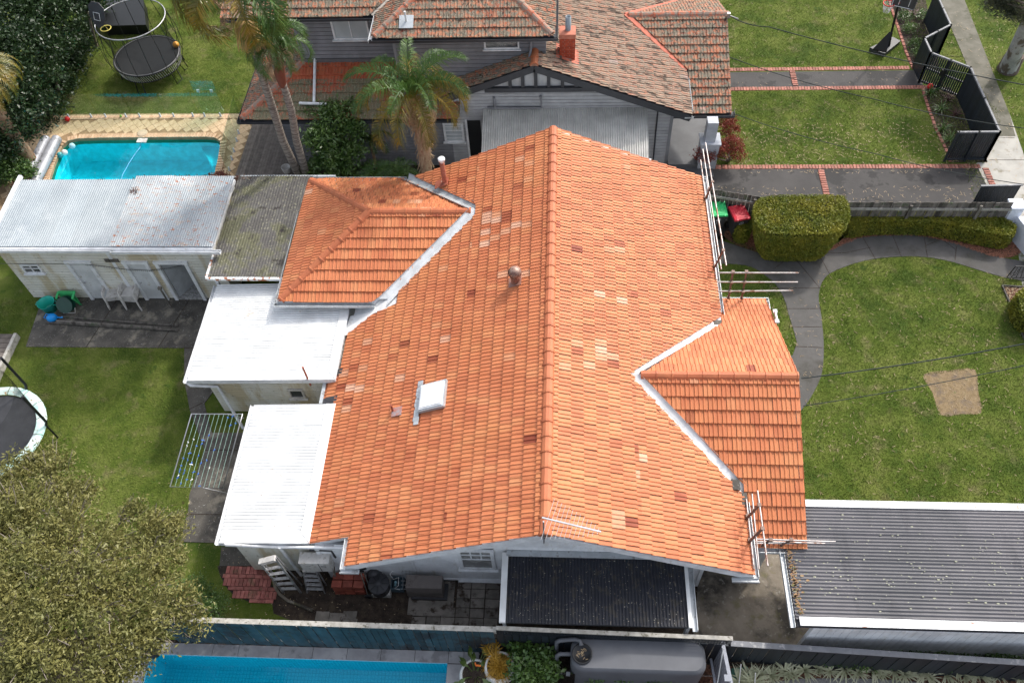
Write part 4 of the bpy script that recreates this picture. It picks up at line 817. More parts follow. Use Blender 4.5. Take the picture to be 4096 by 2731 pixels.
T2.slope((1, 0), NK, (NE, NY, zNR(NE)), [[(NX, NY), (2.42, NY), (2.42, 40), (NX, 40)], [(2.42, NY), (NE, NY), (NE, 27.55), (2.42, 29.75)], [(2.42, 30.0), (NE, 32.3), (NE, 40), (2.42, 40)]], 1)
T2.slope((-1, 0), NK, (-4.6, NY, zNL(-4.6)), [[(NX, NY), (-4.6, NY), (-4.6, 26.95), (NX, 26.95)]], 0)
T2.slope((0, -1), KG, (6.4, 25.88, zGs(0, 25.88)), [[(2.6, WGY), (4.78, WGY), (4.78, 27.6)], [(4.78, WGY), (6.36, WGY), (6.36, 25.88), (4.78, 25.88)], [(4.1, 25.88), (4.78, 25.88), (4.78, 26.9), (4.1, 26.9)]], 0, True)
T2.slope((0, 1), KG, (6.4, 33.5, zGn(0, 33.5)), [[(2.6, WGY), (4.8, WGY), (4.8, 32.2)], [(4.8, WGY), (6.36, WGY), (6.36, 33.5), (4.8, 33.5)]], 0)
T2.slope((0, -1), LK, (wlx, LY, LZ), [[(wlx + 1.55, LY + 1.55), (-3.9, LY + 1.55), (-3.9, UY - .02), (wlx + (UY - LY), UY - .02)]], 3); T2.slope((0, -1), LK, (wlx, LY, LZ), [[(wlx, LY), (-3.9, LY), (-3.9, LY + 1.55), (wlx + 1.55, LY + 1.55)]], 2)
T2.slope((-1, 0), LK, (wlx, LY, LZ), [[(wlx, LY), (wlx + 2.25, UY), (wlx + 2.25, 32), (wlx, 32)]], 0)
# upper storey roofs
UZ = 6.0; BY = 25.4; BZ = 6.04; UK = .45
bx0, bx1 = -6.73, -.36; bh = (bx1 - bx0) / 2
zBs = lambda x, y: BZ + UK * (y - BY)
zBw = lambda x, y: BZ + UK * (x - bx0)
zBe = lambda x, y: BZ + UK * (bx1 - x)
mb = MB(); pk = ((bx0 + bx1) / 2, BY + bh)
deck([(bx0, BY), (bx1, BY), pk], zBs, mb, .14); deck([(bx0, BY), pk, (pk[0], 33), (bx0, 33)], zBw, mb, .14); deck([(bx1, BY), pk, (pk[0], 33), (bx1, 33)], zBe, mb, .14)
zU = lambda x, y: 5.98 + UK * (y - 26.78)
deck([(-12.5, 26.85), (-6.9, 26.85), (-6.9, 31), (-12.5, 31)], zU, mb, .14)
uroof = mb.build('roof', M['charcoal'], nb)
T2.slope((0, -1), UK, (bx0, BY, BZ), [[(bx0, BY), (bx1, BY), pk]], 0); T2.slope((-1, 0), UK, (bx0, BY, BZ), [[(bx0, BY), pk, (pk[0], 33), (bx0, 33)]], 0); T2.slope((1, 0), UK, (bx1, BY, BZ), [[(bx1, BY), pk, (pk[0], 33), (bx1, 33)]], 0)
T2.slope((0, -1), UK, (-12.5, 26.8, zU(0, 26.8)), [[(-12.5, 26.8), (-7.05, 26.8), (-5.6, 28.2), (-5.6, 31), (-12.5, 31)]], 0)
T2.finish(nroof, [M['tile_old'], M['tile_old_right'], M['tile_old_red'], M['tile_red']])
caps((NX, NY, NZ + .05), (NX, 26.6, NZ + .05), nroof, M['tile_dark']); caps((2.5, WGY, WGZ + .06), (6.36, WGY, WGZ + .06), nroof, M['cap_old'], step=.5)
caps((bx0 + .06, BY + .06, BZ + .08), (pk[0], pk[1], BZ + UK * bh + .08), uroof, M['cap_old'], step=.5); caps((bx1 - .06, BY + .06, BZ + .08), (pk[0], pk[1], BZ + UK * bh + .08), uroof, M['cap_old'], step=.5)
caps((wlx + .05, LY + .05, LZ + .08), (wlx + 2.25, LY + 2.25, LZ + LK * 2.25 + .08), lroof, M['cap_old'], step=.5)
ro = nmat('painted_flashing', (.46, .12, .07), 3, .7)
mb = MB()
def vstrip(a, b, w_=.13): mb.bar(a, b, w_, .03)
vstrip((2.4, WGY, WGZ + .07), (4.72, 27.6, zNR(4.72) + .07), .2); vstrip((2.4, WGY, WGZ + .07), (4.72, 32.25, zNR(4.72) + .07), .16)
mb.build('valley_flashing', ro, nroof)
mb = MB(); mb.bar((-6.95, 26.85, 6.03), (-5.6, 28.15, 6.63), .2, .04); mb.build('valley_flashing', nmat('stained_valley', (.42, .38, .33), 3, .7), uroof)
D_ = M['charcoal']
gutter((4.72, 27.55, 2.84), (4.72, 25.3, 2.84), (1, 0, 0), nroof, M['zinc'], s=.55); gutter((4.1, 25.86, 2.18), (6.46, 25.86, 2.18), (0, -1, 0), nroof, D_); gutter((6.36, 25.8, 2.18), (6.36, 26.1, 2.18), (1, 0, 0), nroof, D_); gutter((4.45, NY + .02, 2.84), (4.78, NY + .02, 2.84), (0, -1, 0), nroof, M['zinc'], s=.6)
gutter((wlx - .1, LY, LZ - .1), (-4.0, LY, LZ - .1), (0, -1, 0), lroof, D_); gutter((wlx, LY - .1, LZ - .1), (wlx, 32, LZ - .1), (-1, 0, 0), lroof, D_)
gutter((bx0 - .1, BY, BZ - .1), (bx1 + .1, BY, BZ - .1), (0, -1, 0), uroof, D_); gutter((bx0, BY - .1, BZ - .1), (bx0, 26.8, BZ - .1), (-1, 0, 0), uroof, M['white_trim']); gutter((bx1, BY - .1, BZ - .1), (bx1, 33, BZ - .1), (1, 0, 0), uroof, D_)
gutter((-12.5, 26.8, 5.9), (bx0, 26.8, 5.9), (0, -1, 0), uroof, D_)
# walls
gw = MB(); gw.prism([(NX, WYg), (4.1, WYg), (4.1, 36), (NX, 36)], 0, lambda x, y: zNR(x) - .2); gw.prism([(-4.4, WYg), (NX, WYg), (NX, 27.2), (-4.4, 27.2)], 0, lambda x, y: zNL(x) - .2)
gw = gw.build('wall', M['wb_lightgrey'], nb)
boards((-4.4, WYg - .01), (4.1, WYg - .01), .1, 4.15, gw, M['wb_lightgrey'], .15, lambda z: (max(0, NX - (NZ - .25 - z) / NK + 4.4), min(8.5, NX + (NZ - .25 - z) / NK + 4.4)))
mb = MB(); mb.bar((NX, NY + .0, NZ - .13), (NE + .0, NY + .0, zNR(NE) - .13), .04, .26); mb.bar((NX, NY + .0, NZ - .13), (-4.6, NY + .0, zNL(-4.6) - .13), .04, .26); mb.build('barge_board', D_, nb)
mb = MB(); mb.b2((-2.9, 25.1, 3.94), (1.1, 25.3, 4.12)); gx = [at(x, 330, 4.2).x for x in (2091, 2143, 2195, 2250, 2305, 1990, 2040)]
for px in (2040, 2091, 2143, 2195, 2250, 2305, 2350):
    x = ay(px, 325, 25.2).x; top = min(zNR(x), zNL(x)) - .18
    if top > 4.2: mb.b2((x - .06, 25.13, 4.12), (x + .06, 25.22, top))
mb.build('gable_trim', D_, nb)
mb = MB(); mb.prism([(-3.6, 25.44), (1.5, 25.44), (1.5, 25.46), (-3.6, 25.46)], 4.2, lambda x, y: max(4.21, min(zNR(x), zNL(x)) - .2)); mb = MB()
mb.add([(-3.2, 25.24, 4.1), (1.1, 25.24, 4.1), (NX, 25.24, 4.95)], [(0, 1, 2)]); mb.add([(-3.2, 25.28, 4.1), (1.1, 25.28, 4.1), (NX, 25.28, 4.95)], [(2, 1, 0)]); mb.build('gable_panel', nmat('pale_gable', (.42, .43, .44), 3, .7), nb)
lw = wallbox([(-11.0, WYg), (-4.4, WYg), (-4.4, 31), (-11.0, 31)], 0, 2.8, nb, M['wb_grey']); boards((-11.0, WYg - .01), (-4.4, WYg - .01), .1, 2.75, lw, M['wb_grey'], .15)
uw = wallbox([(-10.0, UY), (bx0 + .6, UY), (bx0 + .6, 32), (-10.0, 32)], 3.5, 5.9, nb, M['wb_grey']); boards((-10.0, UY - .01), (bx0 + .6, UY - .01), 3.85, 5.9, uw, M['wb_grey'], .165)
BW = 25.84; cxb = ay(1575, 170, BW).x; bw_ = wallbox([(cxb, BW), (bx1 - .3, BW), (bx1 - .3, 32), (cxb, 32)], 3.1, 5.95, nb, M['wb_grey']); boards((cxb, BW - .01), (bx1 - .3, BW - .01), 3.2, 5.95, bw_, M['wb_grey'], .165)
mb = MB(); mb.b2((cxb - .05, BW - .06, 3.2), (cxb + .05, BW, 5.95)); mb.b2((4.02, WYg - .05, 0), (4.14, WYg - .0, 2.9)); mb.b2((-10.05, UY - .06, 3.8), (-9.95, UY, 5.9)); mb.build('corner_board', M['wb_grey'], nb)
mb = MB(); mb.b2((-10.1, UY - .07, 3.79), (-4.4, UY - .03, 4.0)); mb.build('lead_flashing', nmat('lead_sheet', (.12, .12, .125), 4, .6), nb)
def win(pa, pb, Y, **k):     # top-left px, bottom-right px
    A, B = ay(*pa, Y), ay(*pb, Y); return window((A.x, Y), (B.x, Y), B.z, A.z, nb, M['white_trim'], **k)
win((1318, 75), (1484, 155), UY - .02, gm=M['blind'], mull=(.5,), fw=.07); win((1935, 160), (2078, 193), BW - .02, gm=M['dark_glass'], fw=.06)
win((1770, 490), (1860, 565), WYg - .03, gm=M['blind'], fw=.08, hz=(.2, .4, .6, .8)); win((1662, 486), (1715, 560), WYg - .03, gm=M['blind'], fw=.06, hz=(.3, .6))
A, B = ay(1865, 500, WYg), ay(1930, 630, WYg); mb = MB(); mb.b2((A.x, WYg - .03, .1), (B.x + .05, WYg - .06, 2.3)); mb.build('doorway', M['black'], nb)
mb = MB(); mb.b2((A.x - .03, WYg - .08, .1), (A.x + .05, WYg - .03, 2.35)); dj = mb.build('door_frame', M['white_trim'], nb)
# awning over the side passage
mb = MB(); mb.b2((-3.1, 23.4, 2.1), (3.2, 23.5, 2.2)); r = mb.build('awning', M['white_trim'], nb); corr((-3.05, WYg - .04, 2.86), (3.12, WYg - .04, 2.86), (-3.05, 23.3, 2.2), r, nmat('pale_awning', (.46, .455, .43), 2, .55, rv=.05), .09, .016, .77)
for x in (-3.0, 3.1): mb = MB(); mb.b2((x - .04, 23.41, 0), (x + .04, 23.49, 2.12)); mb.build('awning_post', M['wb_grey'], nb)
# pipes
mb = MB(); q = lambda x, y: ay(x, y, WYg - .1); mb.tube([q(1950, 432), q(2165, 432), q(2163, 385)], .05, 8); mb.tube([q(1980, 430), q(1975, 390)], .05, 8); mb.build('waste_pipe', M['wb_grey'], nb)
mb = MB(); zz = lambda x, y: ay(x, y, UY - .08); mb.tube([zz(1216, 134), zz(1245, 234)], .045, 8)
S_ = V3((0, -1, LK)).normalized(); lp = lambda x, y: onp(x, y, V3((0, LY, LZ + .16)), V3((0, -LK, 1)).normalized()); mb2 = MB(); mb2.tube([lp(1248, 236), lp(1260, 236), lp(1256, 410)], .055, 8); mb2.tube([lp(1197, 413), lp(1310, 417)], .055, 8); mb2.build('overflow_pipe', M['white_trim'], lroof); mb.build('downpipe', M['wb_grey'], nb)
mb = MB(); mb.tube([ay(2125, 155, 25.7), ay(2123, 200, 25.7), ay(2117, 232, 25.5)], .05, 8); mb.build('downpipe', M['wb_grey'], nb)
bp = onp(1625, 88, V3((0, BY, BZ + .1)), V3((0, -UK, 1)).normalized()); mb = MB(); mb.box(bp, (.5, .5, .03), M=Matrix.Rotation(math.atan(UK), 3, 'X')); mb.build('pipe_plate', M['zinc'], uroof); mb = MB(); mb.tube([bp, bp + V3((0, 0, .4))], .035, 8); mb.build('vent_pipe', M['white_trim'], uroof)
# chimney built of bricks
cb = onp(2270, 225, V3((NX, 0, NZ + .05)), V3((NK, 0, 1)).normalized()); cx_, cy_ = .1, 26.2; cw, cd, chz = .54, .5, 5.74
ch = MB(); ch.b2((cx_ - cw / 2 + .01, cy_ - cd / 2 + .01, 4.2), (cx_ + cw / 2 - .01, cy_ + cd / 2 - .01, chz - .01)); chm = ch.build('chimney', nmat('mortar', (.36, .2, .15), 4, .9), nb)
brm = {}
z = 4.52; row = 0
while z < chz - .18:
    for face in (0, 1, 3):
        L = cw if face == 0 else cd; u = -L / 2 - (.06 if row % 2 else 0)
        while u < L / 2 - .02:
            a_, b__ = max(u, -L / 2), min(u + .17, L / 2)
            if b__ - a_ > .03:
                mb = MB()
                if face == 0: mb.b2((cx_ + a_ + .004, cy_ - cd / 2 - .006, z), (cx_ + b__ - .004, cy_ - cd / 2 + .03, z + .068))
                else: sx_ = cx_ + (cw / 2 if face == 1 else -cw / 2); mb.b2((sx_ - .012, cy_ + a_ + .004, z), (sx_ + .008, cy_ + b__ - .004, z + .068))
                mb.build('brick', M['brick_red'], chm)
            u += .18
    z += .08; row += 1
mb = MB(); mb.b2((cx_ - cw / 2 - .02, cy_ - cd / 2 - .02, chz - .17), (cx_ + cw / 2 + .02, cy_ + cd / 2 + .02, chz)); mb.build('chimney_cap', nmat('pink_mortar', (.48, .17, .11), 4, .8), chm)
mb = MB(); mb.lathe([(.1, chz - .05), (.1, chz + .52), (.085, chz + .52), (.085, chz + .2), (0, chz + .2)], (cx_ + .02, cy_ + .03, 0), 20); mb.build('flue_pipe', M['grey_metal'], chm)
mb = MB(); fl_ = lambda dx, dy: V3((cx_ + dx, cy_ + dy, zNR(cx_ + dx) + .07)); mb.add([fl_(-.4, -.42), fl_(.45, -.45), fl_(.45, .4), fl_(-.4, .4)], [(0, 1, 2, 3)]); mb.build('chimney_flashing', ro, nroof)
# verandah and column
mb = MB(); mb.prism([(4.14, 24.75), (5.9, 24.75), (5.9, 29), (4.14, 29)], -.02, .12); mb.prism([(4.14, 24.95 + .3), (5.9, 25.25), (5.9, 29), (4.14, 29)], .1, .3); mb.build('verandah', M['verandah'], nb)
mb = MB(); mb.prism([(5.3, 25.2), (6.0, 25.2), (6.0, 25.8), (5.3, 25.8)], .1, 1.3); mb.prism([(5.25, 25.15), (6.05, 25.15), (6.05, 25.85), (5.25, 25.85)], 1.3, 1.38); mb.prism([(5.42, 25.3), (5.82, 25.3), (5.82, 25.7), (5.42, 25.7)], 1.38, 2.3); mb.build('verandah_pier', nmat('grey_render', (.42, .44, .48), 2, .7), nb)
mb = MB(); x = ay(2640, 560, WYg - .05).x; mb.tube([ay(2632, 440, WYg - .08), (ay(2612, 645, WYg - .08).x, WYg - .08, .1)], .03, 6); mb.build('downpipe', D_, nb)
# timber deck beside the lower wall
nd = thing('timber_deck', 'dark timber deck boards beside the grey house, behind the palm trunks', 'deck', (-12, 24, 0)); bs = MB(); bs.b2((-13.35, 22.3, 0), (-11.0, 29, .16)); bs.build('deck_frame', M['charcoal'], nd)
for i in range(20): mb = MB(); mb.b2((-13.33 + i * .118, 22.32, .163), (-13.33 + i * .118 + .108, 28.9, .19)); mb.build('deck_board', M['deck_wood'], nd)
# ================================================================ FENCES
def paling_fence(name, label, P0, P1, h, mat, topmat, pw=.15, face=-1, cap=True, lean=0, z0=0, gap=.008, rails_=True, capmat=None, over=0.02, cw_=.1):
    a, b = V3((P0[0], P0[1], z0)), V3((P1[0], P1[1], z0)); d = b - a; L = d.length; d.normalize(); out = V3((d.y, -d.x, 0)) * (1 if face < 0 else -1)
    t = thing(name, label, 'fence', tuple((a + b) / 2)); n = int(L / pw); R = Matrix((d, out, V3((0, 0, 1)))).transposed(); b0 = base_of(t)
    mb = MB(); mb.b2((-pw / 2 + gap, -.009, 0), (pw / 2 - gap, .009, h)); me = bpy.data.meshes.new('paling'); me.from_pydata(mb.v, [], mb.f); me.materials.append(mat)
    for i in range(n):
        o = bpy.data.objects.new('paling', me); COL.objects.link(o); o.parent = t
        o.matrix_basis = Matrix.Translation(a + d * (pw * (i + .5)) + out * (.03 + (.012 if i % 2 else 0)) - b0 + V3((0, 0, random.uniform(-.015, .0)))) @ R.to_4x4() @ Matrix.Rotation(random.uniform(-.006, .006), 4, 'Y')
    for z in (.25, h - .3): mb = MB(); mb.bar(a - out * .02 + V3((0, 0, z)), b - out * .02 + V3((0, 0, z)), .05, .09); mb.build('rail', topmat, t)
    k = 0
    while k <= L: mb = MB(); mb.box(a + d * k - out * .06 + V3((0, 0, h / 2 - .04)), (.1, .07, h - .08), M=R); mb.build('post', mat, t); k += 2.4
    if cap:
        k = 0
        while k < L - .01: mb = MB(); e = min(L, k + 3.0); mb.bar(a + d * k + V3((0, 0, h + over)) + out * .0, a + d * (e - .004) + V3((0, 0, h + over)), cw_, .035); mb.build('cap_rail', capmat or topmat, t); k += 3.0
    return t, a, d, out, L
sy0 = at(750, 2565).y
paling_fence('paling_fence', 'blue grey paling fence with pale cap rail beside the long lap pool at the bottom', (-10.6, 6.42), (-1.6, 6.40), 1.95, M['fence_teal'], M['rail_wood'], .19, cap=True, cw_=.13)
t, a, d, out, L = paling_fence('lattice_fence', 'dark paling fence topped with lattice behind the grey water tank', (-1.6, 6.39), (4.28, 6.30), 1.75, M['fence_dark'], M['fence_dark'], .19, cap=False)
mb = MB(); mb.bar(a + V3((0, 0, 2.12)), a + d * L + V3((0, 0, 2.12)), .1, .05); mb.build('cap_rail', M['rail_wood'], t)
mb = MB()
for i in range(int(L / .075)): mb.bar(a + d * (i * .075) + V3((0, 0, 1.75)) + out * .02, a + d * (i * .075) + V3((0, 0, 2.1)) + out * .02, .035, .008)
for i in range(5): mb.bar(a + V3((0, 0, 1.78 + i * .075)) + out * .035, a + d * L + V3((0, 0, 1.78 + i * .075)) + out * .035, .008, .035)
stuff(mb.build('lattice', M['fence_dark'], t))
paling_fence('paling_fence', 'charcoal paling fence with grey cap beside the carport and the striped plants', (4.35, 6.37), (14, 6.02), 1.45, M['fence_dark'], M['fence_top'], .2, cw_=.14)
# between the driveway and the front garden
paling_fence('paling_fence', 'weathered grey paling fence between the driveway and the long clipped hedge', (7.6, 21.95), (15.95, 21.9), 1.5, M['old_wood'], M['rail_wood'], .16, face=1, cap=False)
paling_fence('paling_fence', 'dark weathered paling fence corner behind the wheelie bins', (4.6, 22.7), (7.6, 21.98), 1.6, M['old_wood'], M['rail_wood'], .15, face=1, cap=False)
# charcoal street fence: zigzag panels
zig = [((3710, -140), (3620, -160)), ((3755, 214), (3804, 98)), ((3645, 280), (3698, 152)), ((3670, 335), (3725, 212)), ((3830, 385), (3885, 270)), ((3895, 520), (4001, 527)), ]
tops = [at(x, y, 1.5) for x, y in ((3745, -30), (3804, 98), (3700, 152), (3727, 210), (3884, 269), (4001, 525), (3835, 527))]
labs = ['charcoal slat fence panel running up to the top edge, beside the basketball stand bed', 'short charcoal return panel where the street fence steps in', 'narrow charcoal slat panel beside the path gate', 'charcoal slatted gate leaf at the end of the brick edged path', 'charcoal slat fence panel between path gate and footpath corner', 'tall charcoal slat panel at the driveway entrance beside the lower lawn corner']
for i in range(6):
    p, q = tops[i], tops[i + 1]; a, b = V3((p.x, p.y, 0)), V3((q.x, q.y, 0)); d = (b - a).normalized(); L = (b - a).length; out = V3((d.y, -d.x, 0))
    t = thing('slat_fence' if i != 3 else 'gate', labs[i], 'fence' if i != 3 else 'gate', tuple((a + b) / 2)); H_ = 1.5; b0 = base_of(t)
    for zz in ((.12,) if i != 3 else (.12, .75)) + (H_ - .03,): mb = MB(); mb.bar(a + V3((0, 0, zz)), b + V3((0, 0, zz)), .07, .06); mb.build('rail', M['fence_top'] if zz > 1 else M['fence_dark'], t)
    for k in (0, .5, 1) if L > 1.5 else (0, 1): mb = MB(); mb.box(a.lerp(b, k) + V3((0, 0, H_ / 2)), (.08, .08, H_)); mb.build('post', M['fence_dark'], t)
    sp = .085 if i != 3 else .088; n = int(L / sp); mb = MB(); mb.b2((-.033, -.01, .06), (.033, .01, H_ - .06)); me = bpy.data.meshes.new('slat'); me.from_pydata(mb.v, [], mb.f); me.materials.append(M['fence_dark'])
    for k in range(n):
        o = bpy.data.objects.new('slat', me); COL.objects.link(o); o.parent = t; o.location = a + d * (sp * (k + .5)) + out * .035 - b0; o.rotation_euler = (0, 0, math.atan2(d.y, d.x))
    if i == 3: mb = MB(); mb.box(a.lerp(b, .45) + V3((0, 0, .85)) + out * .06, (.2, .1, .3), rz=math.atan2(d.y, d.x)); mb.build('gate_lock', M['black'], t)
# driveway gate leaf
g0, g1 = at(3925, 742, 1.25), at(4092, 737, 1.25)
t = thing('gate', 'charcoal driveway gate leaf standing open beside the white corner pier', 'gate', (g0.x, g0.y, 0)); a, b = V3((g0.x, g0.y, 0)), V3((g1.x, g1.y, 0)); d = (b - a).normalized(); L = (b - a).length
for zz in (.12, 1.22): mb = MB(); mb.bar(a + V3((0, 0, zz)), b + V3((0, 0, zz)), .07, .05); mb.build('rail', M['fence_top'] if zz > 1 else M['fence_dark'], t)
for k in range(int(L / .09)): mb = MB(); mb.box(a + d * (.09 * (k + .5)) + V3((0, -.03, .67)), (.075, .02, 1.1), rz=math.atan2(d.y, d.x)); mb.build('slat', M['fence_dark'], t)
# white front wall
fw = thing('front_wall', 'white rendered corner pier and curved front wall beside the end of the hedge', 'wall', (17, 20.5, 0))
pp = at(4065, 815, 1.25); mb = MB(); mb.box((pp.x, pp.y - .05, .62), (.42, .42, 1.24)); mb.build('pier', M['render_white'], fw)
mb = MB(); mb.box((pp.x, pp.y - .05, 1.27), (.5, .5, .07)); mb.build('pier_cap', M['render_white'], fw)
mb = MB(); px_, py_ = pp.x, pp.y - .3
pts = [(px_ + .1, py_, .95), (px_ + .35, py_ - .9, .85), (px_ + .6, py_ - 1.6, .8)]
for i in range(2):
    a, b = pts[i], pts[i + 1]; mb.prism([(a[0], a[1]), (b[0], b[1]), (b[0] + .24, b[1] + .02), (a[0] + .24, a[1] + .02)], 0, lambda x, y: .9)
mb.build('curved_wall', M['render_white'], fw)
gt = at(4110, 1025); mb = MB(); mb.box((gt.x + .15, gt.y + .2, .62), (.55, .75, 1.25)); mb.build('end_pier', M['render_white'], fw)
# iron gate lying open over the path
ig = thing('iron_gate', 'black wrought iron garden gate at the right end of the curved path', 'gate', tuple(at(4060, 1090)))
g = [at(4027, 1109, .1), at(4120, 1112, .1), at(4120, 1066, .95), at(4062, 1066, .95)]
mb = MB()
for i in range(4): mb.tube([g[i], g[(i + 1) % 4]], .018, 6)
mb.build('gate_frame', M['black'], ig); mb = MB()
for i in range(1, 5): mb.tube([g[0].lerp(g[1], i / 5), g[3].lerp(g[2], i / 5)], .01, 5)
for k in (.3, .6): c_ = g[0].lerp(g[2], k); mb.tube([c_ + V3((.09 * math.cos(a / 10 * 6.28), 0.01, .09 * math.sin(a / 10 * 6.28))) for a in range(11)], .009, 5)
mb.build('gate_scroll', M['black'], ig)
# back fence behind the shed
t = thing('back_fence', 'old paling fence behind the shed overgrown with vine along its top', 'fence', (-16, 22, 0))
mb = MB(); mb.bar((-20.4, 22.0, 2.35), (-14.5, 22.08, 2.42), .14, .07); mb.build('cap_rail', M['rail_wood'], t); mb = MB(); mb.bar((-14.5, 22.1, 2.5), (-11.6, 22.2, 2.55), .1, .06); mb.build('cap_rail', M['rail_wood'], t)
for i in range(45): mb = MB(); mb.b2((-20.4 + i * .2, 22.05, 0), (-20.4 + i * .2 + .19, 22.08, 2.3)); mb.build('paling', M['old_wood'], t)
# ================================================================ TOP LEFT POOL
PW_ = [at(x, y) for x, y in ((200, 712), (215, 660), (232, 620), (247, 586), (270, 566), (310, 556), (400, 553), (600, 551), (820, 549), (860, 552), (882, 566), (880, 590), (872, 640), (858, 700), (850, 760), (300, 780), (185, 770))]
PWp = [(p.x, p.y) for p in PW_]
ps = bpy.data.objects.new('pool_terrace', None)
X0p, X1p, Y0p, Y1p = -23.2, -13.3, 22.2, 28.95
# terrace base sheet as a ring around the pool (quads from pool edge outward)
ctr = V3((-18, 25.4, 0)); mb = MB()
outr = [];
for p in PWp:
    dx, dy = p[0] - ctr.x, p[1] - ctr.y; s = min([(X0p - ctr.x) / dx if dx < 0 else 1e9, (X1p - ctr.x) / dx if dx > 0 else 1e9, (Y0p - ctr.y) / dy if dy < 0 else 1e9, (Y1p - ctr.y) / dy if dy > 0 else 1e9]); outr.append((ctr.x + dx * s, ctr.y + dy * s))
n = len(PWp)
vs = [(x, y, .0) for x, y in PWp] + [(x, y, .0) for x, y in outr]; mb.add(vs, [(i, (i + 1) % n, (i + 1) % n + n, i + n) for i in range(n)])
vs = [(x, y, .0) for x, y in PWp] + [(x, y, -.3) for x, y in PWp]; mb.add(vs, [(i, i + n, (i + 1) % n + n, (i + 1) % n) for i in range(n)])
tr = mb.build('pool_terrace', nmat('grout', (.30, .20, .11), 4, .9)); struct(tr)
sp = []; T_ = .29; R45 = math.radians(42)
for i in range(-40, 40):
    for j in range(-40, 40):
        u, v = i * T_, j * T_; x = -18 + u * math.cos(R45) - v * math.sin(R45); y = 25.5 + u * math.sin(R45) + v * math.cos(R45)
        if X0p + .25 < x < X1p - .2 and Y0p + 1.5 < y < Y1p - .45 and not inpoly(x, y, PWp):
            dmin = min((x - p[0]) ** 2 + (y - p[1]) ** 2 for k in range(n) for p in [(PWp[k][0] + (PWp[(k + 1) % n][0] - PWp[k][0]) * s_, PWp[k][1] + (PWp[(k + 1) % n][1] - PWp[k][1]) * s_) for s_ in (0, .2, .4, .6, .8)]) ** .5
            if dmin > .42: sp.append((x, y, R45))
sp.sort(key=lambda q: (q[0] > -13.9, -q[1])); pieces(sp, (T_ - .008, T_ - .008, .03), 'paving_tile', M['sandstone'], tr, z=-.012, jit=.002)
cop = []
for k in range(n):
    a, b = V3((*PWp[k], 0)), V3((*PWp[(k + 1) % n], 0)); L = (b - a).length; m_ = max(1, int(L / .13)); d = (b - a) / L; nn = V3((d.y, -d.x, 0)); 
    if (a + nn * .2 - ctr).length < (a - ctr).length: nn = -nn
    if (a.y + b.y) / 2 < 23.6: continue
    for i in range(m_): c = a + d * (L * (i + .5) / m_) + nn * .13; cop.append((c.x, c.y, math.atan2(d.y, d.x)))
pieces(cop, (.118, .27, .035), 'coping_brick', M['coping'], tr, z=-.0, jit=.002)
pieces([(-22.6 + i * .125, 28.72, 0) for i in range(72)], (.115, .3, .03), 'edge_brick', M['coping'], tr, z=-.005, jit=.002)
mb = MB(); mb.prism(PWp, -1.35, -1.3); mb.build('pool_basin', M['pool_floor'], None); bpy.context.view_layer.update()
bs_ = bpy.data.objects['pool_basin']; struct(bs_)
mb = MB(); vs = [(x, y, -.3) for x, y in PWp] + [(x, y, -1.31) for x, y in PWp]; mb.add(vs, [(i, i + n, (i + 1) % n + n, (i + 1) % n) for i in range(n)]); mb.build('basin_wall', M['pool_floor'], bs_)
mb = MB(); stp = [at(x, y, -.5) for x, y in ((800, 580), (885, 560), (878, 640), (850, 665))]; mb.prism([(p.x, p.y) for p in stp], -1.3, -.55); mb.build('pool_step', M['pool_floor'], bs_)
mb = MB(); mb.add([(x, y, -.13) for x, y in PWp], [tuple(range(n))[::-1]]); wt = mb.build('pool_water', M['water']); struct(wt)
def ball(p, r, label, mat, cat='ball', nm='ball', grp=None):
    mb = MB(); mb.lathe([(r * math.sin(math.pi * i / 12), r - r * math.cos(math.pi * i / 12)) for i in range(13)], (0, 0, 0), 20); o = mb.build(nm, mat); o.location = p; return tag(o, label, cat, grp)
ball(at(294, 594, -.16), .13, 'pale blue ball floating in the upper left pool', M['pale_blue']); ball(at(264, 620, -.16), .13, 'white ball floating in the upper left pool beside the clear ball', M['white_plastic']); ball(at(246, 630, -.16), .13, 'dark teal ball floating nearest the left edge of the upper pool', nmat('teal_ball', (.05, .3, .33), 3, .2))
ball(at(708, 190, .92), .14, 'orange basketball resting on the round black trampoline', M['orange'])
ball(at(274, 484, .02), .11, 'red ball on the paving beside the glass pool fence', M['red']); ball(at(485, 468, .02), .05, 'small green tennis ball beside the glass pool fence', nmat('tennis_green', (.3, .6, .1), 3, .8))
ball(at(3717, 355, .02), .12, 'red ball lying in the bed beside the path gate', M['red'])
mb = MB(); sk_ = at(568, 562, .03); mb.box(sk_, (.42, .26, .03)); o = tag(mb.build('pool_skimmer', M['dirty_white']), 'white pool skimmer lid at the upper edge of the upper left pool', 'skimmer')
mb = MB(); mb.tube([at(568, 565, -.1), at(560, 590, -.11), at(538, 620, -.11), at(515, 655, -.11), at(490, 700, -.11), at(480, 740, -.11)], .017, 6); tag(mb.build('pool_hose', nmat('pale_blue_hose', (.08, .36, .62), 3, .4)), 'pale blue cleaner hose snaking across the upper left pool', 'hose')
mb = MB(); mb.lathe([(.22, 0), (.22, .03), (.2, .035), (0, .035)], at(570, 534, .02), 24); tag(mb.build('skimmer_cover', nmat('beige_lid', (.5, .4, .28), 3, .7)), 'round beige lid in the sandstone paving above the upper pool', 'lid')
# roller cover
rc = thing('pool_roller', 'two silver grey pool cover rolls lying left of the upper pool', 'pool cover', tuple(at(180, 620)))
for a, b in (((228, 555), (140, 730)), ((185, 555), (105, 715))): mb = MB(); mb.tube([at(*a, .28), at(*b, .28)], .2, 14); mb.build('cover_roll', M['silver_cover'], rc)
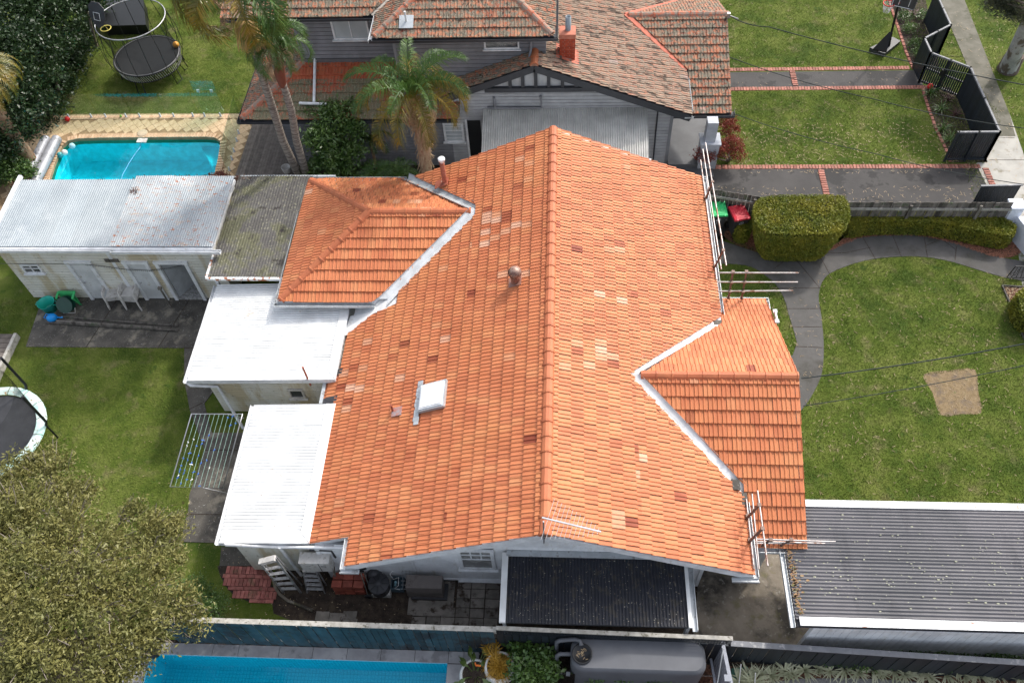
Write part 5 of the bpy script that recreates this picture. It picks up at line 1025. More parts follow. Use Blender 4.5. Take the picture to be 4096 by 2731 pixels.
# glass pool fence
gf = thing('glass_fence', 'frameless clear glass pool fence on steel spigots between the upper pool and the lawn', 'fence', (-18, 28.8, 0))
gx = [at(x, 465).x for x in (250, 400, 535, 672, 800, 905)]; gy = 28.72
for i in range(5): mb = MB(); mb.b2((gx[i] + .03, gy - .006, .1), (gx[i + 1] - .03, gy + .006, 1.25)); mb.build('glass_panel', M['glass'], gf)
for i in range(5):
    for s in (.2, .8): x = gx[i] + (gx[i + 1] - gx[i]) * s; mb = MB(); mb.lathe([(.06, 0), (.06, .02), (.035, .03), (.035, .2), (0, .2)], (x, gy, 0), 12); mb.build('spigot', M['chrome'], gf)
sp_ = [(985, 455), (960, 560), (915, 665)]; A_ = [at(x, y) for x, y in sp_]
g0, g1 = at(970, 480), at(915, 700)
gf2 = thing('glass_fence', 'clear glass pool fence running beside the timber deck to the tiled terrace', 'fence', tuple(g0.lerp(g1, .5)))
for i in range(3):
    a, b = g0.lerp(g1, i / 3 + .01), g0.lerp(g1, (i + 1) / 3 - .01); mb = MB(); mb.bar(a + V3((0, 0, .68)), b + V3((0, 0, .68)), .012, 1.15); mb.build('glass_panel', M['glass'], gf2)
    for s in (.2, .8): mb = MB(); mb.lathe([(.06, 0), (.06, .02), (.035, .03), (.035, .2), (0, .2)], a.lerp(b, s), 12); mb.build('spigot', M['chrome'], gf2)
gg = thing('glass_gate', 'small glass gate with steel latch at the lawn end of the pool fence', 'gate', tuple(at(845, 385)))
mb = MB(); a, b = at(815, 465), at(905, 458); mb.b2((gx[4] + .1, gy + .2, .1), (gx[5] - .1, gy + .212, 1.7)); mb.build('glass_panel', M['glass'], gg)
mb = MB(); mb.box((gx[4] + .3, gy + .2, 1.2), (.12, .06, .12)); mb.box((gx[5] - .3, gy + .2, 1.2), (.12, .06, .12)); mb.build('latch', M['chrome'], gg)
# ================================================================ BOTTOM LAP POOL
lp_ = [(-9.7, 3.2), (-9.7, 5.55), (-2.22, 5.44), (-2.22, 3.2)]
lx0 = at(600, 2615).x; lx1 = at(1790, 2645).x; ly1 = at(1200, 2630).y
mb = MB(); mb.prism([(lx0 - .0, 3), (lx1, 3), (lx1, ly1), (lx0, ly1)], -1.25, -1.2); bs2 = struct(mb.build('lap_pool_basin', nmat('mosaic', [(.30, .55, .68), (.44, .68, .78)], 30, .6, detail=0)))
mb = MB(); vs = [(x, y, z) for z in (0, -1.21) for x, y in ((lx0, 3), (lx1, 3), (lx1, ly1), (lx0, ly1))]; mb.add(vs, [(i, i + 4, (i + 1) % 4 + 4, (i + 1) % 4) for i in range(4)]); mb.build('basin_wall', bs2.data.materials[0], bs2)
mb = MB(); gr = .1
for i in range(int((lx1 - lx0) / gr)): mb.b2((lx0 + i * gr, 3, -1.198), (lx0 + i * gr + .012, ly1 - .01, -1.194))
for i in range(int((ly1 - 3) / gr)): mb.b2((lx0, ly1 - .1 - i * gr, -1.196), (lx1, ly1 - .1 - i * gr + .012, -1.192))
for i in range(int((lx1 - lx0) / gr)): mb.b2((lx0 + i * gr, ly1 - .006, -1.19), (lx0 + i * gr + .012, ly1 - .002, -.12))
o = mb.build('mosaic_joints', nmat('mosaic_grout', (.22, .48, .62), 3, .7), bs2); stuff(o)
mb = MB(); mb.add([(lx0, 3, -.12), (lx1, 3, -.12), (lx1, ly1, -.12), (lx0, ly1, -.12)], [(0, 1, 2, 3)]); struct(mb.build('lap_pool_water', M['water2']))
cpb = flat([(lx0 - 2.5, ly1 - .0), (1.0, ly1), (1.0, 6.36), (lx0 - 2.5, 6.36)], -.02, 'pool_coping', M['soil'], False)
flat([(lx1, 2.5), (-.6, 2.5), (-.6, ly1 - .001), (lx1, ly1 - .001)], -.02, 'pool_coping', M['soil'], False); flat([(lx0 - 2.5, 2.5), (lx0, 2.5), (lx0, ly1 - .001), (lx0 - 2.5, ly1 - .001)], -.02, 'pool_coping', M['soil'], False)
xs = [at(x, 2600).x for x in (590, 810, 852, 955, 1118, 1253, 1390, 1526, 1662, 1796, 1857)]
spots = []
def slab(x0, x1, y0, y1, nm='coping_slab'): mb = MB(); mb.b2((x0 + .006, y0 + .006, -.019), (x1 - .006, y1 - .006, .012)); mb.build(nm, M['stone_grey'], cpb)
xs2 = [lx0 - 1.6, lx0 - .8] + [xs[0]] + xs[2:]
for i in range(len(xs2) - 1): slab(xs2[i], xs2[i + 1], ly1 - .02, 6.36)
for j in range(3):
    for i in range(2): slab(lx1 + i * .55, lx1 + (i + 1) * .55, ly1 - .02 - (j + 1) * .75, ly1 - .03 - j * .75)
slab(xs[-1], xs[-1] + .42, ly1 - .02, 6.36)
for j in range(3): slab(lx0 - .8, lx0, ly1 - .02 - (j + 1) * .8, ly1 - .03 - j * .8)
flat([(-.75, 2.5), (14, 2.5), (14, 6.05), (-.75, 6.3)], -.012, 'planting_bed', M['mulch'], False)
flat([(-.75, 3), (3.4, 3), (3.4, 6.3), (-.75, 6.3)], .0, 'tank_ground', M['soil'], False)
flat([(3050, 2731), (3200, 2712), (3400, 2710), (3600, 2718), (3750, 2735), (4000, 2745), (4200, 2800), (2950, 2800)], .01, 'gravel_path', nmat('grey_gravel', [(.16, .155, .15), (.3, .29, .28)], 45, .9, 1., 60))
# side yard pavers and bricks
sd = bpy.data.objects['side_soil']
gp = []
for i in range(9):
    for j in range(7):
        x, y = -4.75 + i * .405, 6.6 + j * .272; px, py = P2((x, y, 0))
        if 1640 < px < 2010 and py > 2330 and (py > 2418 or px > 1835) and not (py < 2440 and px < 1640): gp.append((x, y, 0))
for px, py, r_ in ((1290, 2462, 0), (1400, 2462, 0), (1290, 2492, 0), (1400, 2492, 0), (1334, 2478, math.pi / 2), (1362, 2478, math.pi / 2)): q = at(px, py); gp.append((q.x, q.y, r_))
pieces(gp, (.385, .255, .045), 'paver', M['paver_grey'], sd, z=-.02, jit=.006)
mb = MB(); mb.prism([(-4.28, 7.32), (-3.0, 7.32), (-3.0, 8.3), (-4.28, 8.3)], .0, .03); mb.build('slab', M['paver_grey'], sd)
BP = [at(*q) for q in ((870, 2262), (1075, 2262), (1085, 2330), (1105, 2375), (1128, 2405), (1000, 2408), (930, 2375), (900, 2340), (880, 2300))]; BPp = [(p.x, p.y) for p in BP]
pa = flat(BPp, .004, 'brick_paving', M['soil'], False); brs = []; bht = []
yv = BPp[0][1] - .12; rown = 0
while yv > 6.9:
    vert_ = rown % 2 == 0; st = .118 if vert_ else .236
    xq = -9.7
    while xq < -6.4:
        if inpoly(xq, yv, BPp): (brs if vert_ else bht).append((xq, yv, math.pi / 2 if vert_ else 0))
        xq += st
    yv -= (.118 + .06 + .0 if True else 0); rown += 1
pieces(brs + bht, (.226, .107, .03), 'brick', M['paver_red'], pa, z=.004, jit=.003)
mb = MB(); mb.tube([at(*q, .03) for q in ((1092, 2310), (1100, 2345), (1118, 2375), (1150, 2400), (1200, 2420), (1250, 2440))], .045, 6); tag(mb.build('concrete_edging', M['concrete']), 'thin curved concrete edging between the red brick paving and the dark soil', 'garden edging')
# ================================================================ SMALL OBJECTS
def chair(p, rot, label, n=1, lean=0):
    t = thing('plastic_chair', label, 'chair', tuple(p), 'white plastic garden chairs by the shed', rot)
    for k in range(n):
        z = k * .07; kw = dict()
        mb = MB(); mb.prism([(-.24, -.24), (.24, -.24), (.21, .2), (-.21, .2)], .40 + z, .43 + z); seat = mb
        def add(nm, f): m_ = MB(); f(m_); o = m_.build(nm, M['dirty_white']); o.parent = t
        o = seat.build('seat', M['dirty_white']); o.parent = t
        add('backrest', lambda m_: ([m_.bar((x, .2, .43 + z), (x * 1.05, .32, .78 + z), .05, .015, up=(0, 1, 0)) for x in (-.14, -.07, 0, .07, .14)], m_.tube([(-.22, .2, .43 + z), (-.24, .28, .68 + z), (-.18, .33, .82 + z), (0, .35, .86 + z), (.18, .33, .82 + z), (.24, .28, .68 + z), (.22, .2, .43 + z)], .025, 6), m_.bar((-.2, .3, .74 + z), (.2, .3, .74 + z), .02, .2)))
        for s in (-1, 1):
            add('armrest', lambda m_: m_.tube([(s * .22, .3, .66 + z), (s * .29, .05, .64 + z), (s * .29, -.2, .62 + z), (s * .27, -.27, .45 + z)], .026, 6))
            if k == 0 or True:
                add('leg', lambda m_: m_.tube([(s * .25, -.24, .45 + z), (s * .29, -.3, .0 + z * .9)], .028, 6)); add('leg', lambda m_: m_.tube([(s * .21, .2, .43 + z), (s * .27, .33, .0 + z * .9)], .028, 6))
    return t
cA, cB = at(468, 1235, 0.03), at(540, 1240, .03)
chair((cA.x, cA.y + .3, .03), math.radians(8), 'dirty white plastic armchair by the shed, left one of the two stacks', 3)
chair((cB.x, cB.y + .3, .03), math.radians(-4), 'dirty white plastic armchair by the shed, right one of the two stacks', 5)
b = at(205, 1238, .03); mb = MB(); mb.lathe([(.22, 0), (.29, .42), (.31, .43), (.295, .42), (.225, .03), (0, .03)], (0, 0, 0), 28); bk = thing('tub', 'teal plastic tub with two handles standing on the concrete by the shed', 'bucket', tuple(b)); o = mb.build('tub_body', M['teal']); o.parent = bk
for s in (-1, 1): mb = MB(); mb.tube([(s * .29, -.1, .40), (s * .38, -.06, .36), (s * .38, .06, .36), (s * .29, .1, .40)], .015, 6); o = mb.build('handle', M['teal']); o.parent = bk
b = at(282, 1240, .03); hr = thing('hose_reel', 'dark green hose reel on a bright green frame against the shed wall', 'hose reel', tuple(b))
mb = MB()
for s in (-.3, .3): mb.bar((s, .25, .0), (s, .1, .55), .08, .03); mb.bar((s, .1, .55), (s, .38, .6), .08, .03)
mb.box((0, .36, .58), (.62, .12, .04)); mb.box((0, .3, .3), (.56, .03, .5)); o = mb.build('reel_frame', M['green_reel']); o.parent = hr
mb = MB(); RR = Matrix.Rotation(math.radians(55), 3, 'X')
for r, z0, z1 in ((.3, .0, .03), (.17, .03, .2), (.3, .2, .23)):
    v = [RR @ V3((r * math.cos(a * math.pi / 14), r * math.sin(a * math.pi / 14), z)) + V3((0, .08, .28)) for z in (z0, z1) for a in range(28)]; mb.add(v, [tuple(range(28))[::-1], tuple(range(28, 56))] + [(i, (i + 1) % 28, (i + 1) % 28 + 28, i + 28) for i in range(28)])
o = mb.build('drum', nmat('dark_green_plastic', (.01, .05, .035), 3, .35)); o.parent = hr
mb = MB(); mb.tube([(-.22, -.1, .02), (-.2, -.16, .02), (.24, -.14, .02), (.26, .1, .3)], .018, 6); o = mb.build('reel_handle', M['dirty_white']); o.parent = hr
b = at(215, 1280, .03); wc = thing('watering_can', 'bright blue plastic watering can lying on the timber lengths', 'watering can', (b.x, b.y, .05), None, .4)
mb = MB(); mb.lathe([(.0, 0), (.13, .01), (.15, .1), (.13, .22), (.06, .26), (0, .265)], (0, 0, 0), 20, sx=1.25); o = mb.build('can_body', M['blue']); o.parent = wc
mb = MB(); mb.tube([(.15, 0, .08), (.3, -.12, .12), (.38, -.2, .2)], [.03, .022, .035], 8); o = mb.build('spout', M['blue']); o.parent = wc
mb = MB(); mb.tube([(-.15, 0, .1), (-.24, .04, .2), (-.1, .06, .32), (.05, .03, .26)], .016, 6); o = mb.build('handle', M['blue']); o.parent = wc
for k, (a, b_, lb) in enumerate((((183, 1262), (712, 1303), 'uppermost of the long timber lengths lying on the concrete'), ((183, 1289), (712, 1321), 'lowest of the long timber lengths lying on the concrete'), ((225, 1283), (630, 1311), 'middle one of the long timber lengths lying on the concrete'))):
    mb = MB(); z = .05 + .04 * k; A, B = at(*a, z), at(*b_, z); mb.bar(A, B, .07, .04); tag(mb.build('timber_length', M['old_wood']), lb, 'timber', 'timber lengths on the concrete')
mb = MB(); a, b_ = at(663, 1190 + 37, .05), at(663, 1140, .9); p = at(685, 1228, .03); mb.tube([p, top_over((685, 1228), (664, 1140))], .035, 6); q = top_over((685, 1228), (664, 1140)); mb.box(q, (.12, .1, .1)); tag(mb.build('standpipe', M['old_wood']), 'old timber tap post leaning beside the open shed door', 'post')
# timber platform at the left edge
pl_ = thing('timber_platform', 'weathered timber platform at the left edge of the back lawn', 'deck', tuple(at(20, 1400)))
A, B, C_ = at(62, 1330, .25), at(-60, 1330, .25), at(-10, 1480, .25)
A0 = at(55, 1333, .25)
for i in range(9): y = A0.y - .12 - i * .2; x1 = A0.x - .0; mb = MB(); mb.b2((x1 - 3, y - .09, .2), (x1 + .0, y + .09, .25)); mb.build('deck_board', M['deck_wood'], pl_)
mb = MB(); mb.b2((A0.x + .01, A0.y - 2, .0), (A0.x + .12, A0.y - .0, .27)); mb.build('edge_board', M['rail_wood'], pl_)
# fold-down clothesline
cl = thing('clothesline', 'fold down steel clothesline frame with blue and white pegs beside the white roof', 'clothesline', (-10.6, 11.5, 0))
zc_ = 1.55; c = [at(x, y, zc_) for x, y in ((766, 1655), (970, 1656), (892, 1952), (680, 1946))]
mb = MB()
mb.tube([c[1], c[0], c[3], c[2], c[1]], .02, 8); mb.tube([c[2] + (c[3] - c[2]) * .38, at(925, 1975, 1.0)], .018, 6); mb.tube([c[1] + (c[0] - c[1]) * .3, at(975, 1672, 1.1)], .018, 6); mb.build('line_frame', M['chrome'], cl)
mb = MB()
for i in range(1, 11): mb.tube([c[0].lerp(c[1], i / 11), c[3].lerp(c[2], i / 11)], .006, 4)
mb.build('line', nmat('green_line', (.25, .4, .35), 3, .5), cl)
def peg(l, s, m_, k=[0]):
    p = c[0].lerp(c[1], l / 11).lerp(c[3].lerp(c[2], l / 11), s); mb = MB(); a = random.uniform(0, 3); d = V3((math.cos(a) * .04, math.sin(a) * .04, -.015)); mb.bar(p - d, p + d + V3((0, 0, -.03)), .022, .014); mb.bar(p - d * .9 + V3((.015, .01, 0)), p + d, .018, .014); o = mb.build('peg', m_, cl)
for l, s in ((1, .88), (1, .8), (1, .72), (1, .62), (2, .95), (2, .78), (2, .64), (2, .55), (3, .9), (3, .68), (3, .45), (4, .8), (4, .58), (4, .42), (4, .37), (5, .82), (5, .3), (6, .64), (6, .98), (7, .5), (8, .05), (9, .03), (9, .16), (10, .13), (1, .77), (2, .82), (5, .68)): peg(l, s, M['peg_blue'])
for l, s in ((1, .4), (1, .45), (2, .36), (3, .7), (4, .9), (7, .74), (1, .85)): peg(l, s, M['white_plastic'])
# trampoline left edge (round, white-green pads, net poles)
tp = at(-15, 1720, .8); t2 = thing('trampoline', 'round trampoline with faded white and mint pads and net poles at the left edge', 'trampoline', (tp.x - .15, tp.y - .15, 0))
R_ = 1.5; c0 = V3((tp.x - .15, tp.y - .15, 0)); e_ = at(176, 1720, .85); R_ = e_.x - c0.x
mb = MB(); mb.lathe([(R_ - .3, .78), (R_ - .3, .8)], c0, 40); mb.build('mat', M['dark_grey'], t2)
mb = MB()
for k in range(16):
    a0, a1 = 2 * math.pi * k / 16, 2 * math.pi * (k + .96) / 16
    vs = [c0 + V3((r * math.cos(a), r * math.sin(a), .85 + dz)) for a in (a0, (a0 + a1) / 2, a1) for r, dz in ((R_ - .3, 0), (R_ - .15, .03), (R_, 0), (R_ + .01, -.06))]
    mb.add(vs, [(i * 4 + j, i * 4 + j + 1, i * 4 + j + 5, i * 4 + j + 4) for i in range(2) for j in range(3)])
mb.build('spring_pad', M['mint'], t2)
for k in range(6):
    a = 2 * math.pi * k / 6 + .2; p = c0 + V3((R_ * math.cos(a), R_ * math.sin(a), 0)); mb = MB(); mb.tube([p, p + V3((0, 0, .8))], .03, 6); mb.tube([p + V3((0, 0, .8)), p + V3((math.cos(a) * .1, math.sin(a) * .1, 1.0)), p + V3((math.cos(a) * .12, math.sin(a) * .12, 2.5))], .045, 8); mb.build('net_pole', M['black'], t2)
mb = MB(); mb.lathe([(R_ - .28, .85), (R_ - .2, 2.4)], c0, 24); mb.f = [f for f in mb.f if len(f) == 4]; mb.t = mb.t[:len(mb.f)]; mb.mi = mb.mi[:len(mb.f)]; mb.smooth = mb.smooth[:len(mb.f)]; mb.build('safety_net', M['mesh'], t2)
# oval trampoline up on the neighbour lawn
zt = .95; tc = at(590, 224, zt); e1, e2 = at(456, 262, zt), at(718, 185, zt); e3, e4 = at(560, 307, zt), at(625, 142, zt)
ra = (e2 - e1).length / 2; rb = (e4 - e3).length / 2 ; tc = (e1 + e2) * .5; an = math.atan2((e2 - e1).y, (e2 - e1).x)
t1 = thing('trampoline', 'big black oval trampoline with curved net rods and toy hoop, upper left lawn', 'trampoline', (tc.x, tc.y, 0)); CA, SA = math.cos(an), math.sin(an)
def el(a, s=1., z=zt, off=0.): x, y = (ra * s + off) * math.cos(a), (rb * s + off) * math.sin(a); return V3((tc.x + x * CA - y * SA, tc.y + x * SA + y * CA, z))
N_ = 48; mb = MB(); mb.add([el(2 * math.pi * k / N_, .96) for k in range(N_)], [tuple(range(N_))]); mb.build('mat', M['black_mat'], t1)
mb = MB(); mb.tube([el(2 * math.pi * k / N_, .965, zt + .01) for k in range(N_ + 1)], .02, 5, cap=False); mb.build('mat_edge', nmat('grey_edge', (.2, .2, .2), 3, .6), t1)
mb = MB(); mb.tube([el(2 * math.pi * k / N_, 1.0, zt) for k in range(N_ + 1)], .03, 6, cap=False); mb.tube([el(2 * math.pi * k / N_, .93, .55) for k in range(N_ + 1)], .03, 6, cap=False); mb.build('frame_ring', M['black'], t1)
mb = MB()
for k in range(90): a = 2 * math.pi * k / 90; mb.tube([el(a, 1., zt - .02), el(a + .07, .935, .56)], .011, 4)
mb.build('spring_rods', nmat('rod_white', (.6, .6, .6), 3, .4), t1)
for k in range(5):
    a = 2 * math.pi * k / 5 + .35; mb = MB(); mb.tube([el(a - .12, .93, .55), el(a - .12, 1.0, .02), el(a + .12, 1.0, .02), el(a + .12, .93, .55)], .025, 6); mb.build('leg', M['black'], t1)
mb = MB(); hz_ = 2.8
hoop = []
for k in range(16):
    a = 2 * math.pi * k / 16; mb2 = MB(); mb2.tube([el(a, 1.0, .6), el(a, 1.14, 1.2), el(a, 1.14, 2.0), el(a, 1.02, hz_)], .014, 5); mb2.build('net_rod', M['black'], t1)
mb.tube([el(2 * math.pi * k / N_, 1.01, hz_) for k in range(N_ + 1)], .026, 6, cap=False); mb.build('net_ring', M['alloy'], t1)
mb = MB(); vs = [el(2 * math.pi * k / N_, s_, z) for s_, z in ((.96, zt), (.86, 1.8), (1.0, hz_)) for k in range(N_)]; mb.add(vs, [(i * N_ + k, i * N_ + (k + 1) % N_, (i + 1) * N_ + (k + 1) % N_, (i + 1) * N_ + k) for i in range(2) for k in range(N_)], 0, True); mb.build('safety_net', M['mesh'], t1)
mb = MB(); l0 = at(755, 275, .02); mb.tube([at(715, 215, .75), at(752, 270, .05), at(738, 282, .05), at(705, 240, .75)], .022, 6); mb.tube([at(728, 233, .55), at(718, 247, .55)], .02, 5); mb.build('ladder', M['black'], t1)
bc = at(388, 62, 3.3); BR = Matrix.Rotation(-.35, 3, 'Z'); mb = MB(); pr = [(-.42, -.1), (-.25, -.42), (0, -.55), (.25, -.42), (.42, -.1), (.42, .35), (.2, .55), (-.2, .55), (-.42, .35)]
vs = [bc + BR @ V3((x, .02 * s + y * .35, y * .9)) for s in (0, 1) for x, y in pr]; mb.add(vs, [tuple(range(9)), tuple(range(9, 18))[::-1]] + [(i, (i + 1) % 9, (i + 1) % 9 + 9, i + 9) for i in range(9)]); mb.build('backboard', M['dark_grey'], t1)
mb = MB(); q = lambda x, y: bc + BR @ V3((x, -.03 + y * .35, y * .9)); mb.tube([q(-.16, -.2), q(.16, -.2), q(.16, .12), q(-.16, .12), q(-.16, -.2)], .014, 4); mb.build('target_square', M['white_line'], t1)
mb = MB(); h = bc + V3((.32, -.35, -.4)); mb.tube([h + V3((.22 * math.cos(a * .393), .22 * math.sin(a * .393), 0)) for a in range(17)], .018, 6, cap=False); mb.tube([h + V3((-.1, .2, 0)), h + V3((-.15, .35, -.3))], .015, 5); mb.build('toy_hoop', M['yellow'], t1)
# basketball stand
bb = thing('basketball_stand', 'portable black basketball stand with red rim on the upper right lawn', 'basketball hoop', tuple(at(3540, 200)))
p0, p1, p2, p3 = at(3475, 205, .0), at(3533, 230, .0), at(3597, 178, .0), at(3565, 162, .0); mb = MB(); mb.prism([(p.x, p.y) for p in (p0, p1, p2, p3)], 0, .18); mb.build('base_tank', M['dark_grey'], bb)
mb = MB(); pk_ = at(3560, 135, .95); a0, a1 = at(3490, 200, .2), at(3545, 212, .2); mb.add([a0, a1, pk_ + V3((.06, 0, 0)), pk_ - V3((.06, 0, 0)), a0 + V3((0, 0, .05)), a1 + V3((0, 0, .05)), pk_ + V3((.06, 0, .08)), pk_ + V3((-.06, 0, .08))], [(0, 1, 2, 3), (7, 6, 5, 4), (0, 4, 5, 1), (1, 5, 6, 2), (2, 6, 7, 3), (3, 7, 4, 0)]); mb.build('base_cover', M['black'], bb)
rim = at(3556, 14, 2.6); bo = at(3612, 12, 2.75); mb = MB(); mb.tube([at(3555, 190, .1), at(3566, 130, .95), at(3590, 30, 2.4)], .05, 8); mb.tube([at(3590, 30, 2.4), bo], .04, 6); mb.build('pole', M['black'], bb)
mb = MB(); R2 = Matrix.Rotation(math.radians(-25), 3, 'Z'); mb.box(bo + V3((0.02, -.05, .12)), (.95, .05, .62), M=Matrix.Rotation(math.radians(0), 3, 'Z') @ Matrix.Rotation(math.radians(-28), 3, 'Z')); mb.build('backboard', M['dark_grey'], bb)
mb = MB(); q = bo + V3((0.02, -.09, .12)); r_ = lambda x, z: q + R2 @ V3((x, 0, z)); mb.tube([r_(-.44, -.28), r_(.44, -.28), r_(.44, .28), r_(-.44, .28), r_(-.44, -.28)], .016, 4); mb.tube([r_(-.2, -.2), r_(-.2, .12), r_(.2, .12), r_(.2, -.2)], .014, 4); mb.build('board_lines', M['white_line'], bb)
mb = MB(); mb.tube([rim + V3((.23 * math.cos(a * .393), .23 * math.sin(a * .393), 0)) for a in range(17)], .022, 6, cap=False); mb.bar(rim + V3((.2, .05, 0)), bo + V3((-.1, 0, 0)), .1, .03); mb.build('rim', M['red'], bb)
mb = MB()
for k in range(12):
    a = k * .5236; mb.tube([rim + V3((.22 * math.cos(a), .22 * math.sin(a), 0)), rim + V3((.17 * math.cos(a + .26), .17 * math.sin(a + .26), -.2)), rim + V3((.12 * math.cos(a), .12 * math.sin(a), -.4))], .009, 4); mb.tube([rim + V3((.22 * math.cos(a), .22 * math.sin(a), 0)), rim + V3((.17 * math.cos(a - .26), .17 * math.sin(a - .26), -.2)), rim + V3((.12 * math.cos(a), .12 * math.sin(a), -.4))], .009, 4)
mb.build('net', M['white_line'], bb)
# wheelie bins
def bin_(p, rot, lid, label, num):
    t = thing('wheelie_bin', label, 'bin', tuple(p), 'wheelie bins beside the paling fence', rot)
    mb = MB(); vs = [(x * s, y * s_, z) for z, s, s_ in ((0.05, .2, .24), (.95, .28, .34)) for x, y in ((-1, -1), (1, -1), (1, 1), (-1, 1))]; mb.add(vs, [(3, 2, 1, 0), (4, 5, 6, 7)] + [(i, (i + 1) % 4, (i + 1) % 4 + 4, i + 4) for i in range(4)]); mb.box((0, 0, .95), (.62, .74, .05)); o = mb.build('body', M['dark_grey']); o.parent = t
    mb = MB(); vs = [(x, y, z) for z, a, b in ((.98, .31, .38), (1.03, .29, .36), (1.06, .2, .25)) for x, y in ((-a, -b), (a, -b), (a, b), (-a, b))]; mb.add(vs, [(8, 9, 10, 11)] + [(j * 4 + i, j * 4 + (i + 1) % 4, j * 4 + (i + 1) % 4 + 4, j * 4 + i + 4) for j in range(2) for i in range(4)]); mb.box((-.2, -.36, 1.03), (.06, .1, .05)); mb.box((.2, -.36, 1.03), (.06, .1, .05)); mb.box((0, 0, 1.06), (.3, .34, .02)); o = mb.build('lid', lid); o.parent = t
    mb = MB(); mb.tube([(-.25, .38, 1.0), (-.25, .46, 1.0), (.25, .46, 1.0), (.25, .38, 1.0)], .018, 6); o = mb.build('handle', M['black']); o.parent = t
    for s in (-1, 1):
        mb = MB(); mb.tube([(s * .2, .26, .11), (s * .27, .26, .11)], .11, 14); o = mb.build('wheel', M['black']); o.parent = t
    f = bpy.data.curves.new('number', 'FONT'); f.body = num; f.size = .15; f.extrude = .002; f.align_x = 'CENTER'; o = bpy.data.objects.new('number', f); COL.objects.link(o)
    bpy.context.view_layer.update(); dg = bpy.context.evaluated_depsgraph_get(); me = bpy.data.meshes.new_from_object(o.evaluated_get(dg)); bpy.data.objects.remove(o); me.materials.clear(); me.materials.append(M['white_line'])
    o = bpy.data.objects.new('number', me); COL.objects.link(o); o.parent = t; o.location = (0, -.305, .55); o.rotation_euler = (math.radians(85), 0, 0)
    mb = MB(); mb.tube([(-.09, -.315, .72), (-.02, -.325, .80), (.07, -.33, .83), (.08, -.325, .76), (.0, -.318, .71), (-.09, -.315, .72)], .007, 4); mb.tube([(-.09, -.315, .69), (.1, -.315, .70)], .007, 4); o = mb.build('emblem', M['white_line']); o.parent = t
pr_ = at(2960, 945); pg = at(2868, 925)
bin_((6.42, 21.93, 0), math.radians(14), M['red_lid'], 'wheelie bin with a red lid beside the round clipped hedge', '19')
bin_((5.68, 22.12, 0), math.radians(2), M['green_lid'], 'wheelie bin with a green lid, partly behind the steel roof rails', '19')
# side yard things
def ladder(name, label, A, B, C_, D, steps, grp='aluminium step ladders against the wall'):
    """A,B feet (left,right) ; C,D top (left,right)"""
    c = (A + B) / 2; t = thing(name, label, 'ladder', (c.x, c.y, 0), grp); mb = MB(); mb.bar(A, C_, .03, .06); mb.bar(B, D, .03, .06); mb.build('stile', M['alloy'], t)
    for i in range(steps): s = (i + .9) / (steps + .35); mb = MB(); p, q = A.lerp(C_, s), B.lerp(D, s); mb.bar(p, q, .085, .02); mb.build('step', M['alloy'], t)
    mb = MB(); mb.bar(C_, D, .15, .06); mb.build('top_cap', M['dirty_white'], t)
    mb = MB(); off = V3((0, .12, 0)); mb.bar(A + off + V3((0, .1, 0)), C_ + off * .5, .04, .02); mb.bar(B + off + V3((0, .1, 0)), D + off * .5, .04, .02); mb.build('rear_leg', M['alloy'], t)
ladder('step_ladder', 'tall aluminium step ladder leaning on the cream wall by the red brick paving', at(1135, 2370), at(1203, 2370), top_over((1135, 2370), (1068, 2222)), top_over((1203, 2370), (1114, 2220)), 6)
ladder('step_ladder', 'shorter aluminium step ladder standing in front of the wall heat pump', at(1230, 2368), at(1300, 2370), at(1212, 2275, 1.1), at(1262, 2277, 1.1), 5)
ac = thing('air_conditioner', 'dirty white heat pump outdoor unit on wall brackets above the ladders', 'air conditioner', tuple(at(1260, 2330)))
zt_ = 1.75; q0, q1, q2, q3 = at(1196, 2252, zt_), at(1312, 2252, zt_), at(1319, 2212, zt_), at(1202, 2209, zt_)
mb = MB(); mb.prism([(q.x, q.y) for q in (q0, q1, q2, q3)], zt_ - .62, zt_); mb.build('casing', M['dirty_white'], ac)
mb = MB(); mb.prism([(q.x, q.y) for q in (q0 - V3((.015, .015, 0)), q1 + V3((.015, -.015, 0)), q2 + V3((.015, .01, 0)), q3 + V3((-.015, .01, 0)))], zt_, zt_ + .02); mb.build('lid', M['dirty_white'], ac)
mb = MB(); mb.b2((q1.x - .3, q1.y - .012, zt_ - .6), (q1.x - .28, q1.y - .002, zt_ - .02)); mb.b2((q1.x - .25, q1.y - .015, zt_ - .25), (q1.x - .1, q1.y - .004, zt_ - .22)); mb.build('front_trim', M['dark_grey'], ac)
mb = MB(); mb.tube([(q1.x - .02, q1.y, zt_ - .62), (q1.x - .02, 8.38, zt_ - .66)], .02, 5); mb.tube([(q0.x + .05, q0.y, zt_ - .62), (q0.x + .05, 8.38, zt_ - .66)], .02, 5); mb.tube([(q1.x + .08, q2.y, zt_ - .1), (q1.x + .12, 8.35, zt_ - .2), (q1.x + .1, 8.36, zt_ + .25), (q0.x + .3, 8.36, zt_ + .27)], .03, 6); mb.build('bracket_and_pipe', M['dark_grey'], ac)
bst = thing('brick_stack', 'stack of glossy red terracotta bricks against the house wall', 'brick stack', tuple(at(1400, 2340)))
bx, by = at(1395, 2345).x + .22, 7.95
bs = []
for lev in range(6):
    for i in range(3):
        for j in range(2): bs.append((bx - .42 + i * .3 + random.uniform(-.01, .01), by + j * .22 + random.uniform(-.01, .01), 0, lev * .1))
pieces(bs, (.285, .2, .095), 'brick', M['brick_stack'], bst, jit=.008, bev=.008)
sh = thing('shovel', 'two old spade handles with black blades leaning on the brick stack', 'spade', tuple(at(1460, 2380)))
